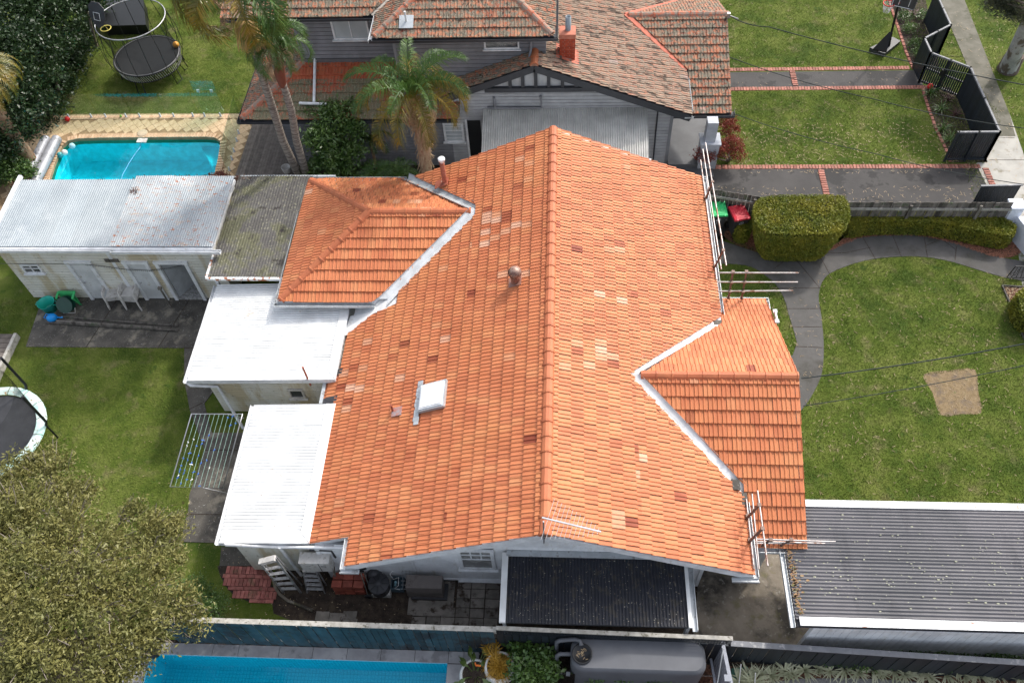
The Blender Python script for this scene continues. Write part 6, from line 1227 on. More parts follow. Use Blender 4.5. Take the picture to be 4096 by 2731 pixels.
mb = MB(); mb.tube([at(1472, 2380, .05), at(1443, 2290, 1.0)], .018, 6); mb.tube([at(1484, 2365, .05), at(1456, 2285, 1.0)], .018, 6); mb.build('shaft', M['old_wood'], sh); mb = MB()
mb.box(at(1436, 2280, 1.05), (.26, .06, .06)); mb.box(at(1450, 2276, 1.08), (.22, .05, .05), rz=.3); mb.box(at(1475, 2385, .08), (.2, .05, .2)); mb.build('handle_grip', M['black'], sh)
mb = MB(); mb.bar(at(1347, 2365, .03), at(1335, 2265, .95), .05, .03); tag(mb.build('timber_board', M['old_wood']), 'weathered board leaning on the wall between the ladder and the brick stack', 'board')
p = at(1510, 2340); cb_ = thing('compost_bin', 'round black bin lid on a white board beside the brick stack', 'bin', (p.x, p.y, 0))
mb = MB(); q = [at(*k, .2) for k in ((1486, 2378), (1560, 2380), (1568, 2312), (1520, 2308))]; mb.prism([(v.x, v.y) for v in q], .0, .2); mb.build('base_board', M['dirty_white'], cb_)
pc_ = at(1515, 2335, .55); mb = MB(); mb.lathe([(.27, -.35), (.3, 0), (.31, .02), (.28, .05), (.1, .09), (.09, .13), (0, .14)], pc_, 28); mb.build('drum', M['dark_grey'], cb_); mb = MB()
for k in range(8): a = k * .785; mb.bar(pc_ + V3((.1 * math.cos(a), .1 * math.sin(a), .092)), pc_ + V3((.28 * math.cos(a), .28 * math.sin(a), .055)), .012, .012)
mb.build('lid_rib', M['black'], cb_)
mb = MB(); mb.lathe([(.0, .0), (.2, .0), (.22, .12), (.1, .3), (0, .32)], at(1500, 2300, .35), 16); tag(mb.build('pot', M['dark_grey']), 'dark grey tub tipped against the wall behind the black bin lid', 'tub')
cr = thing('crate', 'blue grey milk crate holding cords and bottles beside the vinyl covered box', 'crate', tuple(at(1590, 2360))); q = at(1594, 2368)
mb = MB(); x0, x1, y0, y1 = q.x - .19, q.x + .17, q.y + .0, q.y + .36
for a, b in (((x0, y0, 0), (x1, y0 + .02, .3)), ((x0, y1 - .02, 0), (x1, y1, .3)), ((x0, y0 + .021, 0), (x0 + .02, y1 - .021, .3)), ((x1 - .02, y0 + .021, 0), (x1, y1 - .021, .3)), ((x0 + .021, y0 + .021, 0), (x1 - .021, y1 - .021, .02))): mb.b2(a, b)
mb.build('crate_body', nmat('crate_blue', (.09, .14, .17), 3, .6), cr)
mb = MB(); cc = V3(((x0 + x1) / 2, (y0 + y1) / 2, .32)); mb.tube([cc + V3((-.12, .25, .25)), cc + V3((-.2, .15, .2)), cc + V3((-.1, .05, .1)), cc + V3((.05, .1, .12)), cc + V3((.05, -.1, .02)), cc + V3((-.05, -.18, 0)), cc + V3((.1, -.2, -.02))], .012, 5); tag(mb.build('cord', M['white_plastic']), 'white power cord draped into the milk crate', 'cord'); mb = MB(); mb.tube([cc + V3((-.06, -.05, -.1)), cc + V3((-.04, 0, .03))], .035, 8); tag(mb.build('bottle', M['pale_blue']), 'small pale bottle standing in the milk crate', 'bottle')
mb = MB()
for i in range(5): mb.tube([(x1 - .05, y0 + i * .09, .3 + .08 * i), (x1 + .3, y0 + i * .09, .3 + .08 * i)], .008, 4)
for i in range(3): mb.tube([(x1 + i * .1, y0, .2), (x1 + i * .1, y0 + .4, .7)], .008, 4)
tag(mb.build('wire_rack', M['chrome']), 'small wire rack wedged between the milk crate and the brown box', 'rack')
# vinyl covered storage box
z1 = .78; q = [at(*k, z1) for k in ((1622, 2348), (1765, 2350), (1763, 2305), (1628, 2288))]
vb = thing('storage_box', 'large storage box under a brown vinyl cover on the pavers by the window', 'box', tuple((q[0] + q[1]) / 2))
a, b_, c_, d_ = at(1638, 2385, .15), at(1772, 2387, .15), at(1765, 2300, .8), at(1625, 2290, .8); e1_, e2_ = at(1622, 2349, .72), at(1766, 2354, .72)
X0_, X1_ = e1_.x, e2_.x; Yf, Yb = (a.y + b_.y) / 2, c_.y; Ym = (e1_.y + e2_.y) / 2
mb = MB(); vs = [(X0_, Yf, .12), (X1_, Yf, .12), (X1_, Yb, .12), (X0_, Yb, .12), (X0_, Yf, .5), (X1_, Yf, .5), (X1_, Yb, .78), (X0_, Yb, .78), (X0_, Ym, .72), (X1_, Ym, .72)]
mb.add(vs, [(3, 2, 1, 0), (0, 1, 5, 4), (4, 5, 9, 8), (8, 9, 6, 7), (2, 3, 7, 6), (0, 4, 8, 7, 3), (1, 2, 6, 9, 5)]); mb.build('vinyl_cover', M['cover_brown'], vb)
mb = MB(); mb.b2((X0_ + .1, Yf - .06, .03), (X1_ + .1, Yb, .14)); mb.build('box_base', M['dark_grey'], vb)
# water tank
tk = thing('water_tank', 'long grey slimline water tank with round strainer lying behind the lattice fence', 'water tank', (1.9, 5.9, 0))
c0_ = [at(x, y, 1.75) for x, y in ((2283, 2560), (2825, 2560), (2825, 2690), (2283, 2690))]
xa, xb, ya_, yb_ = at(2283, 2620, 1.75).x, at(2825, 2620, 1.75).x, at(2550, 2690, 1.75).y, at(2550, 2547, 1.75).y
def rrect(xa, xb, ya, yb, r, n=6):
    out = []
    for cx, cy, a0 in ((xb - r, yb - r, 0), (xa + r, yb - r, 90), (xa + r, ya + r, 180), (xb - r, ya + r, 270)):
        for i in range(n + 1): a = math.radians(a0 + 90 * i / n); out.append((cx + r * math.cos(a), cy + r * math.sin(a)))
    return out
mb = MB(); L_ = [(0, 0.02), (0, 1.62), (.03, 1.70), (.09, 1.75)]; rings = []
for ins, z in L_: rings.append([(x, y, z) for x, y in rrect(xa + ins, xb - ins, ya_ + ins, yb_ - ins, .3 - ins * .5)])
n = len(rings[0]); mb.add(sum(rings, []), [(i * n + k, i * n + (k + 1) % n, (i + 1) * n + (k + 1) % n, (i + 1) * n + k) for i in range(3) for k in range(n)], 0, True); mb.add(rings[-1], [tuple(range(n))]); mb.build('tank_body', M['grey_tank'], tk)
sc = at(2328, 2614, 1.76); mb = MB(); mb.lathe([(.26, -.01), (.26, .03), (.22, .04), (.21, .01), (0, .01)], sc, 28); mb.build('strainer', M['black'], tk)
mb = MB()
for i in range(26): a = random.uniform(0, 6.28); r = random.uniform(0, .17); p = sc + V3((r * math.cos(a), r * math.sin(a), .02)); b2_ = random.uniform(0, 3.14); mb.bar(p, p + V3((.06 * math.cos(b2_), .06 * math.sin(b2_), .01)), .012, .004)
stuff(mb.build('litter', M['litter'], tk))
mb = MB(); mb.tube([at(2325, 2580, 1.85), at(2322, 2562, 1.88), at(2300, 2555, 1.85), at(2240, 2560, 1.8), at(2227, 2566, 1.7), (at(2227, 2566, 1.7).x, at(2227, 2566, 1.7).y, 0)], .055, 10); mb.tube([at(2285, 2614, 1.5), at(2240, 2614, 1.5), at(2228, 2622, 1.42), (at(2228, 2622, 1.42).x, at(2228, 2622, 1.42).y, 0)], .055, 10); mb.build('inlet_pipe', M['grey_tank'], tk)
# low screen and grey gate frame beside the tank
scn = thing('screen', 'smoky glass pool screen with planting below the grey tank', 'screen', (1.9, 5.2, 0)); a, b = at(2215, 2692, 1.2), at(2850, 2702, 1.2); mb = MB(); mb.bar((a.x, a.y, .62), (b.x, b.y, .62), .012, 1.16); mb.build('glass_panel', glassmat('smoky_glass', (.42, .43, .45), .05, 1.45, .05), scn)
for px in (2272, 2530, 2662, 2785): p = at(px, 2694, 1.22); mb = MB(); mb.box(p, (.1, .09, .09)); mb.build('clamp', M['fence_top'], scn)
gt_ = thing('gate', 'pale grey slatted garden gate at the right end of the water tank', 'gate', tuple(at(2880, 2660)))
z = 1.5; A, B = at(2890, 2570, z), at(2925, 2735, z); A2, B2 = at(2850, 2620, z * .6), at(2870, 2735, z * .6)
gm = nmat('silver_grey_paint', (.26, .275, .32), 3, .5)
mb = MB(); mb.bar(A, B, .09, .05); mb.bar(A2 - V3((0, 0, .3)), B2 - V3((0, 0, .3)), .06, .05); mb.box(A + V3((0, 0, -.7)), (.12, .12, 1.45)); mb.box(at(2910, 2710, 1.55), (.16, .16, .04)); mb.build('gate_frame', gm, gt_)
for i in range(14): s = i / 14 + .03; mb = MB(); mb.bar(A.lerp(B, s) - V3((.02, 0, .05)), (A.lerp(B, s).x - .05, A.lerp(B, s).y, .1), .09, .012, up=(0, 1, 0)); mb.build('slat', gm, gt_)
for p, q, lb in (((2893, 2590), (2870, 2731), 'white stake leaning across the grey gate'), ((2964, 2655), (2956, 2731), 'white stake beside the green lid among striped plants'), ((3022, 2690), (3018, 2745), 'short white stake nearest the carport side of the green lid')):
    mb = MB(); mb.tube([at(*p, 1.7 if 'gate' in lb else 1.0), at(*q, .9 if 'gate' in lb else .3)], .014, 6); tag(mb.build('stake', M['white_plastic']), lb, 'stake', 'white garden stakes')
mb = MB(); q = [at(*k, .06) for k in ((2925, 2672), (2990, 2665), (2996, 2700), (2980, 2712), (2925, 2712))]; mb.prism([(v.x, v.y) for v in q], 0, .08); tag(mb.build('access_lid', nmat('green_lid_plastic', (.06, .17, .12), 3, .6)), 'dark green plastic access lid in the mulch beside the grey gate', 'lid')
# planters
def planter(p, r, h, label, prof=None):
    t = thing('planter', label, 'planter', tuple(p), 'white round planters by the lap pool'); mb = MB(); mb.lathe(prof or [(r * .6, 0), (r * .95, h * .45), (r, h * .75), (r * .9, h), (r * .8, h), (r * .8, h * .86), (0, h * .86)], (0, 0, 0), 36); o = mb.build('pot', M['white_plastic']); o.parent = t
    mb = MB(); mb.lathe([(r * .79, h * .87), (0, h * .88)], (0, 0, 0), 24); o = mb.build('potting_mix', M['soil']); o.parent = t; return t
pA = at(1905, 2712); pB = at(2004, 2690)
planter(pA, .42, .52, 'squat white round planter with dark leathery leaves beside the lap pool'); planter(pB, .42, .72, 'taller white round planter holding a golden palm beside the lap pool')
# cables
def cable(pts, label, r=.012):
    mb = MB(); out = []
    for i in range(len(pts) - 1):
        for k in range(8):
            s = k / 8; p = pts[i].lerp(pts[i + 1], s); out.append(p - V3((0, 0, .5 * s * (1 - s))))
    out.append(pts[-1]); mb.tube(out, r, 5); tag(mb.build('cable', M['wire']), label, 'cable', 'overhead service cables')
cable([at(3205, 1513, 3.9), at(4150, 1365, 5.2)], 'black twisted service cable from the small gable ridge across the front lawn', .018)
cable([at(3213, 1623, 3.3), at(4150, 1450, 4.5)], 'thinner black cable from the small gable verge, below the twisted one')
cable([at(2915, 62, 3.8), at(3072, 108, 4.0), at(4150, 350, 5.5)], 'uppermost black cable from the old tiled roof over the path gate', .018)
cable([at(2920, 230, 3.3), at(3500, 398, 4.2), at(4150, 520, 5.2)], 'black cable crossing the lower neighbour lawn below the uppermost cable', .014)
cable([at(2935, 455, 3.0), at(3500, 615, 3.6), at(4150, 745, 4.6)], 'faint low cable from the neighbour gutter towards the footpath')
mb = MB(); a = at(2914, 62, 3.95); mb.box(a, (.12, .12, .2)); mb.tube([a, at(2953, 76, 4.0)], .02, 6); tag(mb.build('cable_bracket', M['chrome']), 'small steel cable bracket on the ridge end of the old tiled roof', 'bracket')
mb = MB(); p = at(1268, 690, .16); mb.b2((-12.2, 22.6, .17), (-11.9, 23.0, .45)); tag(mb.build('meter_box', M['dark_grey']), 'small dark box on the timber deck beside the grey wall', 'box')
pp_ = at(1150, 690, .19); mb = MB(); mb.lathe([(.13, 0), (.19, .3), (.17, .3), (.12, .05), (0, .05)], pp_, 18); tag(mb.build('plant_pot', M['dirty_white']), 'round white pot on the timber deck between the palm trunks', 'pot')
pp_ = at(622, 2610, .0); mb = MB(); mb.lathe([(.16, 0), (.2, .25), (.18, .25), (0, .24)], pp_, 18); tag(mb.build('bowl', M['black']), 'black round bowl at the corner of the lap pool under the tree', 'bowl')
# ================================================================ VEGETATION
def leaf_arrays(P, size, asp, nrm=None, spread=1.0, fold=.25):
    """numpy leaves: each a bent pair of quads (rhombus of 2 faces); P (n,3), size (n,)"""
    n = len(P); d = rng.normal(size=(n, 3)); d[:, 2] *= .6
    if nrm is not None: d = d * spread + nrm
    d /= np.linalg.norm(d, axis=1)[:, None]
    r = rng.normal(size=(n, 3)); s = np.cross(d, r); s /= np.linalg.norm(s, axis=1)[:, None]
    u = np.cross(s, d)         # leaf lies in d(length), s(width)
    L = size[:, None]; W_ = L * asp
    a = P - d * L * .5; b = P + s * W_ * .5 + u * L * .06; c = P + d * L * .5 - u * L * fold * .5; e = P - s * W_ * .5 + u * L * .06
    V_ = np.stack([a, b, c, e], 1).reshape(-1, 3); F = np.arange(n * 4).reshape(n, 4); return V_, F
def foliage(name, blobs, n, size, asp, mat, parent, clump=.35, per=16, shell=.65, flatb=None, up=.4, tv=.25, density=1.):
    """blobs: (x,y,z,rx,ry,rz); leaves gather in clumps on and inside each blob"""
    vol = np.array([(b[3] * b[4] + b[4] * b[5] + b[3] * b[5]) for b in blobs]); pr = vol / vol.sum(); nc = max(1, n // per)
    bi = rng.choice(len(blobs), nc, p=pr); B = np.array(blobs)[bi]
    d = rng.normal(size=(nc, 3)); d /= np.linalg.norm(d, axis=1)[:, None]; d[:, 2] = np.where(d[:, 2] < -.3, -d[:, 2], d[:, 2])
    rad = (shell + (1 - shell) * rng.random(nc)) * (1 + .12 * rng.normal(size=nc))
    C_ = B[:, :3] + d * B[:, 3:] * rad[:, None]; ct = rng.normal(size=nc) * tv
    P = np.repeat(C_, per, 0) + rng.normal(size=(nc * per, 3)) * np.array([clump, clump, clump * .55])
    t = np.clip(.5 + np.repeat(ct, per) + rng.normal(size=nc * per) * .16, 0, 1)
    nr = np.repeat(d, per, 0) * up + np.array([0, 0, .0]); sz = size * (.6 + .8 * rng.random(nc * per))
    V_, F = leaf_arrays(P, sz, asp, nr); return stuffp(npmesh(name, V_, F, t, mat, parent))
def stuffp(o): o['kind'] = 'stuff'; return o
def limb(mb, a, b, r0, r1, wob=.15, n=5):
    pts = [V3(a).lerp(V3(b), i / n) + V3((random.uniform(-wob, wob), random.uniform(-wob, wob), random.uniform(-wob, wob) * .5)) * (1 if 0 < i < n else 0) for i in range(n + 1)]
    mb.tube(pts, [r0 + (r1 - r0) * i / n for i in range(n + 1)], 7); return pts
# --- large olive tree, lower left
tr = thing('tree', 'large olive yellow tree filling the lower left corner over the back lawn', 'tree', (-13.2, 7.0, 0))
mb = MB(); limb(mb, (-13.2, 7.0, 0), (-13.0, 7.4, 2.6), .24, .18); mb.build('trunk', M['bark'], tr)
blobs = []
for px, py, z, r in ((60, 1880, 4.0, .95), (190, 1830, 4.0, .75), (60, 2050, 4.6, 1.2), (260, 1960, 4.2, .8), (220, 2120, 4.8, 1.1), (420, 2160, 4.4, .95), (600, 2110, 3.9, .75), (690, 2070, 3.6, .4), (520, 2020, 3.7, .45), (60, 2260, 5.2, 1.2), (280, 2300, 5.2, 1.1), (480, 2300, 4.8, .95), (640, 2230, 4.2, .7), (120, 2440, 5.4, 1.1), (330, 2460, 5.2, 1.0), (560, 2420, 4.7, .9), (700, 2400, 4.2, .65), (760, 2470, 3.9, .45), (100, 2620, 5.4, 1.0), (300, 2640, 5.1, .9), (480, 2560, 4.8, .8), (600, 2530, 4.3, .55), (420, 2680, 4.6, .7), (40, 2720, 5.2, .9), (-60, 2400, 5.2, 1.2), (-60, 2100, 4.8, 1.2), (330, 1940, 3.8, .4), (-60,1960,4.2,.9), (640, 2150, 3.8, .5), (540, 2650, 4.2, .35)):
    p = at(px, py, z); blobs.append((p.x, p.y, z - .35, r * .82, r * .82, r * .5))
foliage('crown', blobs, 60000, .10, .36, M['leaf_olive'], tr, clump=.13, per=26, shell=.4, up=.3, tv=.36)
mb = MB()
for b in blobs:
    if True:
        mid = limb(mb, (-13.0, 7.4, 2.4), (b[0], b[1], b[2] - .1), .07, .02, .2)
        for k in range(11): a = random.uniform(0, 6.28); limb(mb, mid[4], (b[0] + b[3] * 1.05 * math.cos(a), b[1] + b[4] * 1.05 * math.sin(a), b[2] + random.uniform(.1, .9) * b[5] * 1.3), .018, .006, .1, 4)
mb.build('branches', nmat('grey_twigs', (.26, .22, .19), 6, .8), tr)
# undergrowth shrubs beside it
def shrub(name, label, cat, c, blobs, n, size, mat, asp=.5, clump=.12, per=14, grp=None, shell=.6, up=.8, tv=.22, trunk=True):
    t = thing(name, label, cat, tuple(c), grp); foliage('foliage', blobs, n, size, asp, mat, t, clump=clump, per=per, shell=shell, up=up, tv=tv)
    if trunk:
        mb = MB()
        for b in blobs: limb(mb, (c[0], c[1], 0), (b[0], b[1], b[2]), .035, .012, .05, 4)
        mb.build('stem', M['bark'], t)
    return t
c = at(850, 2450, .5); shrub('shrub', 'small leaved mid green shrub at the fence, half under the olive tree', 'shrub', (c.x, c.y + .1, 0), [(c.x, c.y + .15, .55, .45, .42, .45), (c.x - .6, c.y + .5, .6, .5, .45, .5), (c.x - 1.2, c.y + .3, .6, .5, .5, .5)], 9000, .05, M['leaf_mid'], clump=.07)
# --- dark tall hedge, upper left
hd = thing('hedge_trees', 'tall dark evergreen trees massed along the upper left edge', 'trees', tuple(at(150, 330)))
bl = []
for px, py, z, r in ((40, 60, 3.5, 1.5), (170, 30, 3.4, 1.2), (265, 40, 2.8, .8), (320, -30, 2.8, .8), (90, 170, 3.2, 1.1), (200, 165, 2.6, .8), (270, 130, 2.0, .55), (140, 280, 2.4, .8), (40, 300, 3.0, 1.0), (205, 285, 1.7, .5), (90, 390, 2.2, .8), (160, 400, 1.6, .5), (30, 480, 2.2, .8), (100, 500, 1.5, .5), (-40, 200, 3.6, 1.3), (-40, 400, 3.0, 1.1), (400, -80, 3.2, 1.0), (20, 570, 1.6, .6), (325, 90, .9, .5), (315, 170, .8, .5), (285, 250, .8, .5), (240, 330, .7, .5), (205, 400, .6, .45), (170, 460, .5, .45), (355, 20, 1., .6), (250, 200, 1.2, .7), (190, 320, 1., .6)):
    p = at(px, py, z); bl.append((p.x, p.y, z - .3, r, r, r * .9))
foliage('crown', bl, 52000, .15, .5, M['leaf_dark'], hd, clump=.2, per=16, shell=.75, up=.9, tv=.25)
mb = MB()
for b in bl[::3]: limb(mb, (b[0] - .5, b[1], 0), (b[0], b[1], b[2]), .07, .04, .05)
mb.build('trunk', M['bark'], hd)
c = at(60, 640, .8); shrub('shrub', 'glossy green shrub below the dark trees beside the pool cover rolls', 'shrub', (c.x, c.y, 0), [(c.x - .8, c.y - .2, .8, 1.0, .8, .7), (c.x + .2, c.y - .5, .5, .7, .6, .5), (c.x - 1.4, c.y - 1.6, .7, 1, .8, .6)], 14000, .11, M['leaf_mid'], clump=.12)
c = at(1400, 20, 1); shrub('shrub', 'dark bushes in shade behind the back lawn at the top edge', 'shrub', (-12.5, 36.5, 0), [(-13.5, 37.6, .6, 1.6, .8, .9), (-11.5, 37, .8, 1.3, .8, 1), (-16, 38, .6, 1.6, .6, .8)], 9000, .14, M['leaf_mid'], clump=.16)
# low black box standing in for a dark mat structure beyond the trampoline
mb = MB(); a, b, c_, d_ = at(400, 75, .9), at(570, 70, .9), at(560, -30, .9), at(400, -30, .9); mb.prism([(q.x, q.y) for q in (a, b, c_, d_)], 0, .5); tag(mb.build('dark_box', M['black']), 'low black box at the top edge behind the oval trampoline', 'storage box')
# --- palms
FR = {}
def frond_mesh(L, droop, nl, ll, lw, mat, key, curl=.25, vang=.5, dead=False):
    P = []; ang = math.radians(35); pos = V3((0, 0, 0)); seg = L / 14; el = math.radians(50)
    pts = [pos.copy()]
    for i in range(14): el -= droop / 14 * (1 + i * .08); pos = pos + V3((math.cos(el), 0, math.sin(el))) * seg; pts.append(pos.copy())
    mb = MB(); mb.tube(pts, [.028 * (1 - .8 * i / 14) + .004 for i in range(15)], 5, t=.35)
    for i in range(nl):
        s = .12 + .88 * i / nl; f = s * 14; k = min(13, int(f)); p = pts[k].lerp(pts[k + 1], f - k); d = (pts[k + 1] - pts[k]).normalized(); up = V3((-d.z, 0, d.x))
        l = ll * (math.sin(math.pi * min(1, s * .86 + .1)) ** .6) * random.uniform(.85, 1.1)
        for sd_ in (-1, 1):
            out = (V3((0, sd_, 0)) * random.uniform(.6, 1.1) + d * (.3 + .7 * s + random.uniform(-.15, .25)) + up * vang * random.uniform(.1, 1.3)).normalized(); w_ = d * lw * .5
            tip = p + out * l + V3((0, 0, -l * curl * random.uniform(.6, 1.6))); m_ = p + out * l * .55 + V3((0, 0, l * .04)); tt = min(1, max(0, .45 + .5 * (s - .4) + random.uniform(-.2, .3)))
            mb.add([p - w_ * .6, p + w_ * .6, m_ + w_, m_ - w_, tip], [(0, 1, 2, 3), (3, 2, 4)], tt)
    me_o = mb.build('frond', mat); me = me_o.data; bpy.data.objects.remove(me_o); FR[key] = me; return me
frond_mesh(2.5, 1.6, 92, .55, .026, M['frond'], 'cocos', curl=.7, vang=.9); frond_mesh(2.3, 1.2, 86, .5, .026, M['frond_green'], 'cocos_up', curl=.55, vang=1.); frond_mesh(2.8, 2.1, 64, .6, .042, M['frond_green'], 'kingd', curl=.7); frond_mesh(2.0, 3.0, 30, .32, .035, M['dry'], 'dead', curl=.9, vang=-.2)
frond_mesh(2.8, 2.2, 60, .6, .042, M['frond'], 'king', curl=.7); frond_mesh(3.2, 1.6, 70, .42, .035, M['frond'], 'date', curl=.1, vang=.3); frond_mesh(.62, 1.6, 22, .2, .016, M['frond_gold'], 'gold', curl=.2); frond_mesh(1.6, 1.7, 34, .4, .035, M['frond_green'], 'small', curl=.3)
def fronds(t, top, spec, sc=1.):
    for key, az, tilt in spec:
        o = bpy.data.objects.new('frond', FR[key]); COL.objects.link(o); o.parent = t; o.location = V3(top) - t.location
        o.rotation_euler = (random.uniform(-.15, .15), tilt, az); s = random.uniform(.88, 1.1) * sc; o.scale = (s, s, s)
# cocos palm in the middle, leaning over the roof
PYc = 22.7; ct = ay(1650, 385, PYc); pb = V3((ct.x + .1, PYc, 0))
pm = thing('palm_tree', 'feathery cocos palm with hairy trunk between the two houses', 'palm tree', tuple(pb), 'palm trees')
mb = MB(); tp_ = [pb, pb.lerp(ct, .35) + V3((0.1, -.1, 0)), pb.lerp(ct, .7), ct]; tp_ = [V3((pb.x + .1, PYc, 0)), ay(1708, 700, PYc), ay(1692, 560, PYc), ay(1668, 470, PYc), ct]; mb.tube(tp_, [.2, .22, .22, .2, .14], 10); mb.build('trunk', M['boot'], pm)
mb = MB()
for i in range(330):
    s = random.uniform(.3, .98); k = min(3, int(s * 4)); p = tp_[k].lerp(tp_[k + 1], s * 4 - k); a = random.uniform(0, 6.28); o_ = V3((math.cos(a), math.sin(a), 0)); mb.bar(p + o_ * .18, p + o_ * random.uniform(.24, .36) + V3((0, 0, -random.uniform(.15, .45))), .02, .008, t=random.random())
stuffp(mb.build('old_fibres', M['dry'], pm))
sp = [('cocos', k * 2 * math.pi / 11 + random.uniform(-.15, .15), random.uniform(-.15, .22)) for k in range(12)] + [('cocos_up', k * 2 * math.pi / 9 + .3, random.uniform(-.6, -.15)) for k in range(9)]
fronds(pm, ct, sp, 1.05); fronds(pm, ct - V3((0, 0, .3)), [('dead', -2.3, .5), ('dead', -.75, .1), ('dead', -1.9, .8), ('dead', -.3, .4), ('dead', -1.2, .9)], .9)
# two slim king palms
for (bx_, by_), pts_, lab, m_, zt_, tz in (((1190, 690), [(1130, 560), (1080, 400), (1030, 250), (1010, 150), (960, 20)], 'slim grey ringed palm trunk, left of the pair beside the deck', 'palm_trunk', 7.2, .2), ((1225, 700), [(1185, 560), (1165, 440), (1130, 330), (1100, 260)], 'second slim palm with dark collar and dense head, right of the pair beside the deck', 'palm_trunk', 5.6, .2)):
    KY = 23.3; b9 = ay(bx_, by_, KY); bp_ = V3((b9.x, KY, 0)); t = thing('palm_tree', lab, 'palm tree', tuple(bp_), 'palm trees'); pts_ = [(bx_, by_)] + pts_; N_ = len(pts_)
    tops_ = [bp_] + [ay(px, py, KY) for i, (px, py) in enumerate(pts_)]
    mb = MB(); mb.tube(tops_, [.16 - .05 * i / N_ for i in range(N_ + 1)], 12); mb.build('trunk', M[m_], t)
    rg = MB()
    L_ = 0
    for i in range(N_):
        a, b = tops_[i], tops_[i + 1]; k = int((b - a).length / .16)
        for j in range(k): p = a.lerp(b, j / k); d = (b - a).normalized(); rg.tube([p, p + d * .03], .168 - .05 * (i + j / k) / N_, 12, cap=False)
    stuffp(rg.build('trunk_ring', M['bark'], t))
    top = tops_[-1]
    if bx_ == 1225:
        top = ay(1108, 190, KY)
        mb = MB(); mb.tube([ay(1132, 345, KY), ay(1118, 290, KY), top], [.13, .19, .13], 10); mb.build('crown_shaft', nmat('brown_collar', (.16, .05, .03), 4, .6), t)
        fronds(t, top, [('kingd', k * 2 * math.pi / 12 + .2, random.uniform(-.7, .35)) for k in range(12)], .56); fronds(t, top - V3((0, 0, .1)), [('dead', k * 2 * math.pi / 9, random.uniform(.3, .8)) for k in range(7)], .55)
        fronds(t, top + V3((0, 0, .2)), [('kingd', k * 2 * math.pi / 9, random.uniform(-.9, -.3)) for k in range(9)], .55)
    else:
        mb = MB()
        fp_ = ay(985, 85, KY - .2)
        for i in range(120): a = random.uniform(-3.1, 0); L_ = random.uniform(.4, .95); d = V3((math.cos(a) * random.uniform(.15, .5), math.sin(a) * .3 - .1, 0)); p = fp_; mb.tube([p, p + d * .7 + V3((0, 0, .05)), p + d * 1.1 + V3((0, 0, -L_))], .011, 4, t=random.random())
        stuffp(mb.build('flower_stalk', nmat('dry_inflorescence', (.42, .3, .14), 6, .8, tintramp=[(.6, .6, .6), (1, 1, 1), (1.2, 1.1, 1)]), t))
        fronds(t, ay(925, -120, KY), [('king', -2.75, .2), ('king', -2.6, .35), ('king', -2.45, .45), ('king', -2.1, .3), ('dead', -2.5, .5), ('kingd', -.85, .35), ('kingd', -.6, .3), ('kingd', -.45, .45), ('king', -1.2, .5), ('king', 2.9, .1), ('king', .3, 0), ('king', 1.2, 0), ('king', 2.2, 0)], 1.15); fronds(t, ay(1110, 262, KY), [('dead', 2.95, .55), ('dead', 2.6, .3)], .62); fronds(t, ay(905, 60, KY), [('dead', -1.8, .9), ('dead', -2.6, .8)], .5)
        fronds(t, ay(1100, 265, KY), [('dead', 3.0, .55), ('dead', 2.7, .3)], .62); fronds(t, ay(900, 90, KY), [('dead', -1.8, .9), ('dead', -2.6, .8)], .5)
# date palm fronds at the left edge
q = at(-110, 300, 4.6); dp = thing('palm_tree', 'yellow green date palm fronds reaching in from the left edge', 'palm tree', (q.x, q.y, 0), 'palm trees'); fronds(dp, q, [('date', a, t_) for a, t_ in ((.8, .1), (.55, .15), (.3, .15), (.05, .2), (-.2, .2), (-.45, .25), (-.7, .25), (-1.0, .3), (-1.3, .3), (1.1, .1), (-.1, -.2), (.35, -.15), (-.65, 0), (2.5, 0))], .72)
mb = MB(); mb.tube([(q.x, q.y, 0), q], .3, 10); mb.build('trunk', M['boot'], dp)
# leafy shrub between palms
def px_blobs(L): return [(at(x, y, z).x, at(x, y, z).y, z, r, r, r * .8) for x, y, z, r in L]
bl = px_blobs([(1330, 470, 3.0, .55), (1290, 560, 2.6, .6), (1400, 520, 2.6, .55), (1330, 640, 2.0, .6), (1260, 690, 1.6, .4), (1400, 620, 2.0, .5), (1370, 690, 1.7, .45), (1250, 450, 2.9, .3), (1420, 430, 3.0, .35)])
shrub('small_tree', 'dark green broadleaf small tree in front of the grey wall, left of the cocos palm', 'tree', (bl[3][0], bl[3][1], 0), bl, 8500, .17, M['leaf_mid'], asp=.34, clump=.16, per=12, tv=.2)
for px, py, lb in ((1480, 560, 'small dark palm in shade left of the cocos palm trunk'), (1500, 690, 'low green palm at the edge of the orange roof'), (1590, 700, 'yellow green low palm beside the cocos palm trunk')):
    q = at(px, py, 1.5); t = thing('small_palm', lb, 'palm', (q.x, q.y, 0), 'low palms between the houses'); fronds(t, q, [('small', k * 2 * math.pi / 9 + random.random() * .3, random.uniform(-.3, .3)) for k in range(9)], .8); mb = MB(); mb.tube([(q.x, q.y, 0), q], .06, 6); mb.build('trunk', M['boot'], t)
